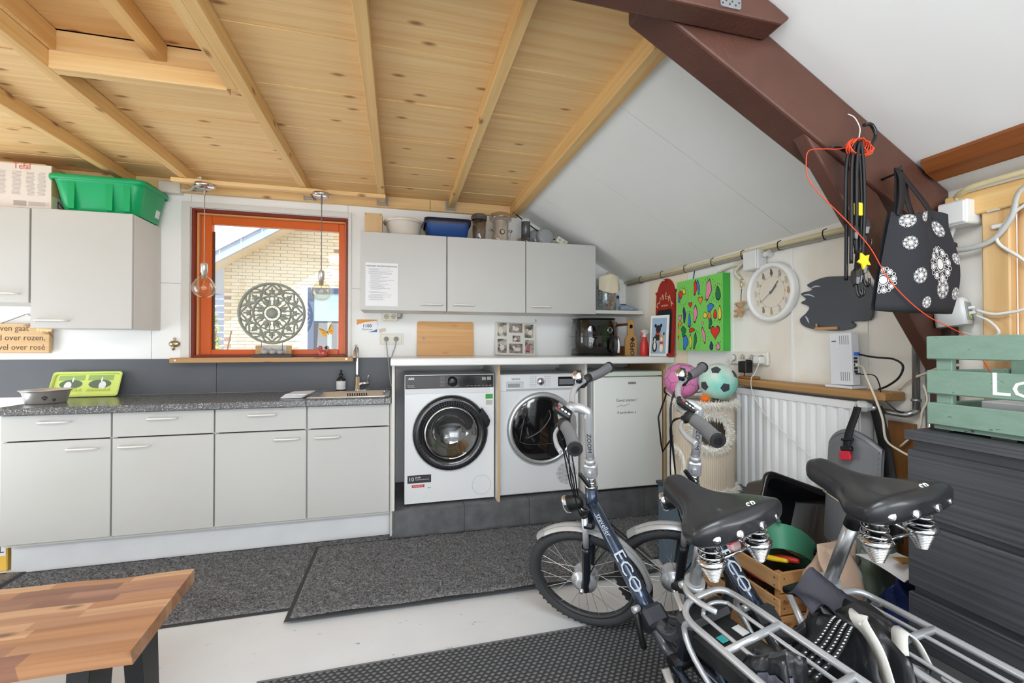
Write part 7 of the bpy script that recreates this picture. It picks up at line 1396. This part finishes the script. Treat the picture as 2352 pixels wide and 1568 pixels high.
# coat hangers on the fridge side
for (ox, oz, s_, l) in ((0, 0, 1, 'larger black wire coat hanger hanging beside the fridge'), (.075, -.11, .8, 'lower black wire coat hanger hanging beside the cat barrel')):
    hm_ = lambda x, z: (1.66 + ox + x * s_, 2.47 - .05 * (ox > 0), 1.03 + oz + z * s_)
    e = E('coat_hanger', hm_(0, -.47), l, 'coat hanger', 'black coat hangers'); bkm = mat('hanger_black', (20, 20, 22), .45)
    O(B().tube([hm_(.045, -.035), hm_(.05, -.005), hm_(.02, .012), hm_(-.005, -.005), hm_(-.005, -.04), hm_(-.025, -.075), hm_(-.02, -.10)], .0055, 8, sm=5), 'hook', bkm, e)
    O(B().tube([hm_(-.01, -.10), hm_(-.05, -.20), hm_(-.07, -.25), hm_(-.05, -.42), hm_(-.04, -.47), hm_(-.01, -.43), hm_(.05, -.36), hm_(.13, -.27), hm_(.155, -.23), hm_(.12, -.2), hm_(.05, -.15)], .0055, 8, closed=True), 'shoulder_wire', bkm, e)
    O(B().cyl((hm_(0, 0)[0], hm_(0, 0)[1] + .0, hm_(0, .012)[2] + .006), (1.92, hm_(0, 0)[1] + .02, hm_(0, .012)[2] + .006), .003, n=8), 'wall_peg', dkm, e)
O(B().tube([(1.78, 2.50, .75), (1.76, 2.48, .60), (1.745, 2.46, .48), (1.74, 2.46, .2), (1.74, 2.46, .02)], .011, 8, sm=5).tube([(1.82, 2.50, .78), (1.785, 2.47, .60), (1.77, 2.46, .4), (1.77, 2.46, .02)], .008, 8, sm=5), 'black_hose', blk, label='black hoses hanging down between the fridge and the cat barrel', cat='hose')
# wooden crate with garden tools
crw = [wood('crate_wood%d' % k, a, c, 'x', dark=(110, 66, 34), spread=.2) for k, (a, c) in enumerate((((206, 158, 104), (176, 124, 74)), ((196, 142, 88), (160, 108, 60))))]; crz = wood('crate_post', (200, 150, 96), (170, 116, 66), 'z'); cry = wood('crate_wood_y', (214, 170, 118), (188, 138, 88), 'y', dark=(96, 84, 80), spread=.2)
wc = E('wooden_crate', (1.62, 1.6, 0), 'slatted wooden fruit crate filled with garden tools behind the bikes', 'crate')
cx0, cx1, cy0, cy1 = 1.43, 1.80, 1.395, 1.83
for k, z in enumerate((.275, .19, .105, .02)):
    O(B().box((cx0, cy0, z), (cx1, cy0 + .01, z + .078), .002), 'slat', crw[k % 2], wc); O(B().box((cx0, cy1 - .01, z), (cx1, cy1, z + .078), .002), 'slat', crw[(k + 1) % 2], wc)
    zz = z + (.012 if k == 0 else 0); O(B().box((cx0 - .011, cy0 - .002, zz), (cx0 - .001, cy1 + .002, zz + .062), .002), 'slat', cry, wc); O(B().box((cx1 + .001, cy0, z), (cx1 + .011, cy1, z + .066), .002), 'slat', cry, wc)
for x in (cx0 + .012, cx1 - .012):
    for y in (cy0 + .022, cy1 - .022): O(B().box((x - .011, y - .011, .01), (x + .011, y + .011, .35), .002), 'corner_post', crz, wc)
for k in range(5): O(B().box((cx0, cy0 + .012 + .084 * k, .008), (cx1, cy0 + .088 + .084 * k, .018)), 'bottom_slat', crw[k % 2], wc)
b = B()
for z in (.30, .33, .215, .245, .13, .16): b.cyl((cx0 - .0112, cy0 + .02, z), (cx0 - .0125, cy0 + .02, z), .003, n=6).cyl((cx0 + .015, cy0, z), (cx0 + .015, cy0 - .0012, z), .003, n=6)
O(b, 'nail', ink, wc)
sc_g = E('green_scoop', (1.62, 1.5, .3), 'green plastic hand scoop sticking out of the wooden crate', 'scoop'); scm = mat('scoop_green', (72, 142, 112), .4)
Ms_ = Mx.Translation((1.60, 1.51, .365)) @ Mx.Rotation(R(18), 4, 'Z') @ Mx.Rotation(R(32), 4, 'Y') @ Mx.Rotation(R(-22), 4, 'X')
O(loft(B(), [[Ms_ @ V((x, y, z)) for x, y, z in ((-.17 + k * .01, -.075 + t, -.045), (-.17 + k * .01, .075 - t, -.045), (.12 - k * .012, .07 - t, -.04), (.17 - k * .03, .0, -.03), (.12 - k * .012, -.07 + t, -.04))] if k else [Ms_ @ V(q) for q in ((-.19, -.095, .06), (-.19, .095, .06), (.12, .088, .05), (.2, .0, .01), (.12, -.088, .05))] for k, t in ((0, 0), (1, .005))] + [[Ms_ @ V(q) for q in ((-.165, -.06, -.03), (-.165, .06, -.03), (.11, .055, -.028), (.15, 0, -.02), (.11, -.055, -.028))], [Ms_ @ V(q) for q in ((-.184, -.09, .06), (-.184, .09, .06), (.118, .083, .05), (.195, 0, .011), (.118, -.083, .05))]], smooth=True), 'scoop_bowl', scm, sc_g, sub=2)
O(B().tube([Ms_ @ V((-.19, -.04, .055)), Ms_ @ V((-.25, -.02, .08)), Ms_ @ V((-.25, .02, .08)), Ms_ @ V((-.19, .04, .055))], .009, 8, sm=4), 'grip_loop', scm, sc_g)
def tool(pts, r, m_, name, label, m2=None):
    e = E(name, pts[-1], label, 'garden tool'); O(B().tube(pts, r, 8, sm=4), 'tool_handle', m_, e); d = (V(pts[-1]) - V(pts[0])).normalized(); q = V(pts[-1]); O(B().tube([q, q + d * .08], lambda t: .008 * (1 - .6 * t), 8, flat=.4), 'steel_end', m2 or dkm, e)
tr_ = lambda a: (lambda t: a * (.8 + .5 * sin(pi * t)))
tool([(1.50, 1.43, .375), (1.47, 1.50, .362), (1.47, 1.56, .35)], tr_(.009), mat('tool_yellow', (232, 196, 40), .4), 'yellow_secateurs', 'yellow handled garden tool lying on the crate contents'); tool([(1.55, 1.425, .37), (1.52, 1.48, .362), (1.51, 1.53, .34)], tr_(.011), mat('tool_red', (206, 52, 44), .4), 'red_trowel', 'red handled garden tool beside the green scoop')
tool([(1.46, 1.53, .40), (1.48, 1.57, .375), (1.49, 1.62, .33)], tr_(.008), orb, 'orange_pliers', 'orange handled garden shears in the wooden crate'); tool([(1.445, 1.50, .385), (1.46, 1.54, .365), (1.49, 1.60, .33)], tr_(.007), mat('tool_orange_red', (226, 84, 40), .4), 'orange_pruner', 'short orange red handled pruner in the wooden crate')
tool([(1.46, 1.66, .41), (1.49, 1.68, .37), (1.52, 1.7, .30)], tr_(.006), scm, 'green_snips', 'slim green handled snips at the back of the crate'); tool([(1.445, 1.47, .28), (1.45, 1.55, .275), (1.46, 1.62, .27)], tr_(.011), MT['tool_red'], 'red_handled_fork', 'red tool handle seen between the crate slats')
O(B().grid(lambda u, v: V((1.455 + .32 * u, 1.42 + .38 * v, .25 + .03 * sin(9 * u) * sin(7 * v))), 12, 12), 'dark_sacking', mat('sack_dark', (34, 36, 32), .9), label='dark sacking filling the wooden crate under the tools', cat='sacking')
# black tub leaning over the crate
bt2 = E('black_tub', (1.66, 1.72, .4), 'black plastic tub tipped on its side above the crate', 'tub'); bpl = mat('tub_black', (20, 20, 22), .25, coat=.3)
Mk = Mx.Translation((1.655, 1.60, .50)) @ Mx.Rotation(R(-16), 4, 'Z') @ Mx.Rotation(R(20), 4, 'Y') @ Mx.Rotation(R(78), 4, 'X')
def kl(g, z, r): return [Mk @ V((x, y, z)) for x, y in rrect(-.15 - g, .15 + g, -.115 - g, .115 + g, r, 5)]
O(loft(B(), [kl(-.03, -.11, .03), kl(0, .08, .03), kl(.012, .084, .035), kl(.014, .096, .035), kl(.004, .1, .03), kl(-.006, .09, .03), kl(-.035, -.1, .03)], cap0=True, cap1=True), 'tub_body', bpl, bt2); O(loft(B(), [kl(.012, .078, .035), kl(.02, .082, .036), kl(.02, .1, .036), kl(.006, .103, .03), kl(.006, .09, .03)]), 'rim', bpl, bt2)
# feed bags
def sack(x0, x1, y0, y1, z1, m_, label, name, seed, ph=0):
    e = E(name, ((x0 + x1) / 2, (y0 + y1) / 2, 0), label, 'bag'); cx, cy = (x0 + x1) / 2, (y0 + y1) / 2; hx_, hy_ = (x1 - x0) / 2, (y1 - y0) / 2
    def f(u, v):
        a = 2 * pi * u; sq = lambda t: math.copysign(abs(t) ** .55, t); k = 1 - .05 * sin(2 * v + ph); fl = 1 if v < .72 else 1 - .93 * ((v - .72) / .28) ** .8
        crk = .012 * sin(5 * a + 9 * v + ph) * v + .008 * sin(3 * a - 17 * v + ph) + .004 * sin(11 * a + 23 * v)
        return V((cx + (hx_ * k + crk) * sq(cos(a)), cy + (hy_ * k * fl + crk * fl) * sq(sin(a)), .001 + z1 * v - .012 * sin(3 * a + ph) * (v > .95)))
    bd = O(B().grid(f, 40, 26, cu=True).add([f(i / 40, 0) for i in range(40)], [tuple(range(40))]).add([f(i / 40, 1) for i in range(40)], [tuple(range(40))]), 'bag_body', m_, e); return e, bd, f
e1, b1, f1 = sack(1.475, 1.635, 1.20, 1.36, .50, mat('kraft_paper', (196, 168, 146), .75, bump=(12, .5, .02)), 'brown paper feed bag standing beside the wooden crate', 'brown_paper_bag', 1, .5)
e2, b2, f2 = sack(1.665, 1.855, 1.05, 1.22, .45, mat('bag_blue', (34, 52, 110), .3, coat=.3, bump=(10, .5, .02)), 'dark blue plastic feed bag with pale band beside the drawers', 'blue_feed_bag', 2, 2)
def patch(f, u0, u1, v0, v1, m_, nm, par, off=.0016, n=8):
    def g(u, v):
        p = f(u0 + (u1 - u0) * u, v0 + (v1 - v0) * v); c = f(u0 + (u1 - u0) * u + .5, v0 + (v1 - v0) * v); d = p - c; d.z = 0; return p + d.normalized() * off
    return O(B().grid(g, n, n), nm, m_, par)
patch(f1, .80, .98, .05, .95, mat('bag_label_white', (206, 206, 204), .6), 'side_label', e1); b = None
for k in range(3): patch(f1, .83, .88, .12 + .09 * k, .17 + .09 * k, mat('label_green', (64, 120, 70), .6), 'green_mark', e1, .003, 4)
for k in range(9): patch(f1, .82, .95, .56 + .022 * k, .566 + .022 * k, ink, 'printed_line', e1, .003, 3)
lb = mat('bag_pale_blue', (150, 196, 216), .4); patch(f2, .42, .96, .50, .60, lb, 'pale_band', e2); patch(f2, .45, .96, .04, .2, lb, 'pale_foot_band', e2)
wq = patch(f2, .80, .98, .42, .75, mat('bag_grey_panel', (126, 146, 150), .4), 'grey_panel', e2, .0025); T('HY', .05, f2(.84, .55) + V((.006, -.012, 0)), (R(90), 0, R(-12)), navyink, e2)
e3, b3, f3 = sack(1.71, 1.87, 1.235, 1.34, .46, mat('bag_sage', (120, 134, 116), .6, bump=(10, .4, .02)), 'sage green feed bag behind the blue bag', 'green_feed_bag', 3, 4)
ck2 = E('paper_wrapping', (1.62, 1.1, .45), 'white paper and brown tape lying on the feed bags', 'paper'); O(B().grid(lambda u, v: V((1.60 + .2 * u, 1.08 + .16 * v, .458 + .02 * sin(3 * u + 2 * v) + .02 * u)), 10, 8).grid(lambda u, v: V((1.60 + .2 * u, 1.08 + .16 * v, .46 + .02 * sin(3 * u + 2 * v) + .02 * u)), 10, 8), 'sheet', paper, ck2); ribbon([(1.60, 1.10, .52), (1.68, 1.12, .5), (1.78, 1.1, .485)], .03, (0, 1, .3), mat('brown_tape', (176, 136, 74), .4), 'tape', ck2)
# dark chest of drawers with green crate on top
dkw = wood('black_brown_veneer', (76, 77, 82), (47, 48, 52), 'y', knots=False, spread=.08, rough=.42, fine=5)
dc = E('chest_of_drawers', (1.69, .55, 0), 'black brown wood veneer chest of drawers on the right', 'chest of drawers')
O(B().box((1.465, .15, .06), (1.92, .962, .955), .002), 'carcass', dkw, dc); O(B().box((1.443, .14, .956), (1.925, .972, .985), .003), 'top', dkw, dc); O(B().box((1.49, .17, 0), (1.9, .95, .06)), 'plinth', dkw, dc)
for z0, z1 in ((.742, .928), (.535, .722), (.325, .515), (.075, .305)): O(B().box((1.447, .145, z0), (1.4645, .967, z1), .003), 'drawer', dkw, dc)
gc = E('green_crate', (1.66, .6, .985), 'distressed sage green wooden crate with white lettering on the drawers', 'crate')
def painted(name, base, under):
    m_ = mat(name, base, .6); nt = m_.node_tree; tc = nt.nodes.new('ShaderNodeTexCoord'); n = nt.nodes.new('ShaderNodeTexNoise'); n.inputs['Scale'].default_value = 24; n.inputs['Detail'].default_value = 9; n.inputs['Roughness'].default_value = .75
    mp = nt.nodes.new('ShaderNodeMapping'); mp.inputs['Scale'].default_value = (1, .55, 1.6); nt.links.new(tc.outputs['Object'], mp.inputs[0]); nt.links.new(mp.outputs[0], n.inputs[0]); r = nt.nodes.new('ShaderNodeValToRGB')
    el = r.color_ramp.elements; el[0].position = .375; el[1].position = .388; el[0].color = lin(under); el[1].color = lin(base); x = el.new(.62); x.color = lin(tuple(int(c * .94) for c in base)); nt.links.new(n.outputs[0], r.inputs[0]); nt.links.new(r.outputs[0], nt.nodes['Principled BSDF'].inputs['Base Color']); return m_
sage = painted('sage_paint', (124, 152, 136), (58, 62, 62)); gx0, gx1, gy0, gy1 = 1.5, 1.86, .43, .95
for z0, z1 in ((1.192, 1.259), (1.092, 1.160), (1.003, 1.066)):
    O(B().box((gx0, gy0, z0), (gx0 + .012, gy1, z1), .003), 'slat', sage, gc); O(B().box((gx1 - .012, gy0, z0), (gx1, gy1, z1), .003), 'slat', sage, gc)
    O(B().box((gx0 + .012, gy1 - .012, z0), (gx1 - .012, gy1, z1), .003), 'slat', sage, gc); O(B().box((gx0 + .012, gy0, z0), (gx1 - .012, gy0 + .012, z1), .003), 'slat', sage, gc)
for y in (.895, .46): O(B().box((gx0 + .0125, y, .99), (gx0 + .032, y + .038, 1.255), .002), 'corner_post', sage, gc); O(B().box((gx1 - .032, y, .99), (gx1 - .0125, y + .038, 1.255), .002), 'corner_post', sage, gc)
O(B().box((gx0 + .0125, .70, 1.06), (gx0 + .024, .74, 1.2), .002), 'middle_post', sage, gc); O(B().box((gx0 + .012, gy0 + .012, .992), (gx1 - .012, gy1 - .012, 1.003)), 'bottom_board', sage, gc)
b = B()
for y in (.9, .76, .5): b.box((gx0 + .01, y, .9855), (gx0 + .06, y + .05, .992))
O(b, 'foot_block', blk, gc)
T('Lo', .085, (1.4995, .762, 1.1285), FX, lwhite, gc, name='white_lettering', align='CENTER')
O(B().box((1.56, .5, 1.004), (1.8, .9, 1.045), .003), 'grey_case', mat('case_grey', (74, 74, 78), .5), label='flat grey case lying inside the green crate', cat='case'); O(B().box((1.6, .52, 1.046), (1.82, .88, 1.075), .003), 'white_carton', paper, label='white carton lying on the grey case inside the green crate', cat='carton')
# ---------------- bags and straps on the bike racks
bagm = mat('pannier_black', (24, 25, 29), .35, coat=.2, bump=(60, .3, .004))
pn = E('pannier_bag', (1.04, .78, .3), 'black pannier bag slumped between the two bike racks', 'bag')
def pan(u, v):
    a = 2 * pi * u; r1, r2 = .095, .15; k = 1 - .35 * max(0, v - .6) / .4; c = .016 * sin(6 * a + 8 * v) + .012 * sin(9 * a - 13 * v) * v
    return V((1.015 + .05 * v + (r1 * k + c) * math.copysign(abs(cos(a)) ** .7, cos(a)) * .6, .80 + (r2 * k + c) * math.copysign(abs(sin(a)) ** .7, sin(a)), .24 + .335 * v + .03 * sin(2 * a + 1) * v))
O(B().grid(pan, 40, 20, cu=True).add([pan(i / 40, 1) for i in range(40)], [tuple(range(40))]).add([pan(i / 40, 0) for i in range(40)], [tuple(range(40))]), 'bag_body', bagm, pn)
O(B().grid(lambda u, v: V((.985 + .14 * u, .87 + .085 * v - .02 * u, .57 + .05 * sin(pi * u) * v + .02 * sin(8 * u + 3 * v))), 14, 8).grid(lambda u, v: V((.985 + .14 * u, .87 + .085 * v - .02 * u, .574 + .05 * sin(pi * u) * v + .02 * sin(8 * u + 3 * v))), 14, 8), 'flap', mat('pannier_flap', (44, 44, 54), .6), pn)
ribbon([(1.0, .70, .50), (1.005, .73, .57), (1.02, .78, .605), (1.045, .80, .60), (1.07, .79, .56), (1.085, .76, .50)], .036, (.3, 1, 0), mat('white_webbing', (206, 204, 198), .8, bump=(300, .3, .001)), 'white_strap', pn); ribbon([(1.055, .72, .56), (1.09, .745, .59), (1.12, .74, .575), (1.13, .72, .53)], .032, (.3, 1, 0), MT['white_webbing'], 'white_strap', pn)
p2 = E('black_saddlebag', (.83, .76, .4), 'folded black bag hanging on the left rack of the nearer bike', 'bag')
def pan2(u, v):
    a = 2 * pi * u; c = .01 * sin(5 * a + 7 * v) + .008 * sin(11 * a); return V((.76 + .012 * v + (.032 + c) * cos(a), .775 + (.1 - .05 * v + c) * sin(a), .36 + .215 * v - .03 * (v ** 2) * sin(a)))
O(B().grid(pan2, 32, 16, cu=True).add([pan2(i / 32, 1) for i in range(32)], [tuple(range(32))]).add([pan2(i / 32, 0) for i in range(32)], [tuple(range(32))]), 'bag_body', bagm, p2); O(B().grid(lambda u, v: pan2(.5 + .3 * u, .35 + .5 * v) + V((-.004, -.002, .002)), 10, 8), 'grey_panel', mat('grey_panel_fabric', (84, 84, 96), .7), p2)
el_ = E('luggage_strap', (.95, .8, .53), 'black and white flecked elastic straps stretched across the bike rack', 'strap'); m_ = mat('elastic_black', (30, 30, 32), .7); w_ = mat('elastic_white', (200, 200, 200), .7)
for k in range(4):
    pts = smooth([V((.83, .73 + .016 * k, .542)), V((.92, .755 + .015 * k, .562)), V((1.0, .79 + .014 * k, .578)), V((1.035, .81 + .012 * k, .57))], 8); O(B().tube(pts, .0055, 8), 'elastic', m_, el_); b = B()
    for i in range(1, len(pts) - 1): b.sph(pts[i] + V((0, -.0025, .0045)), (.004, .0016, .0016), 6)
    O(b, 'white_fleck', w_, el_)
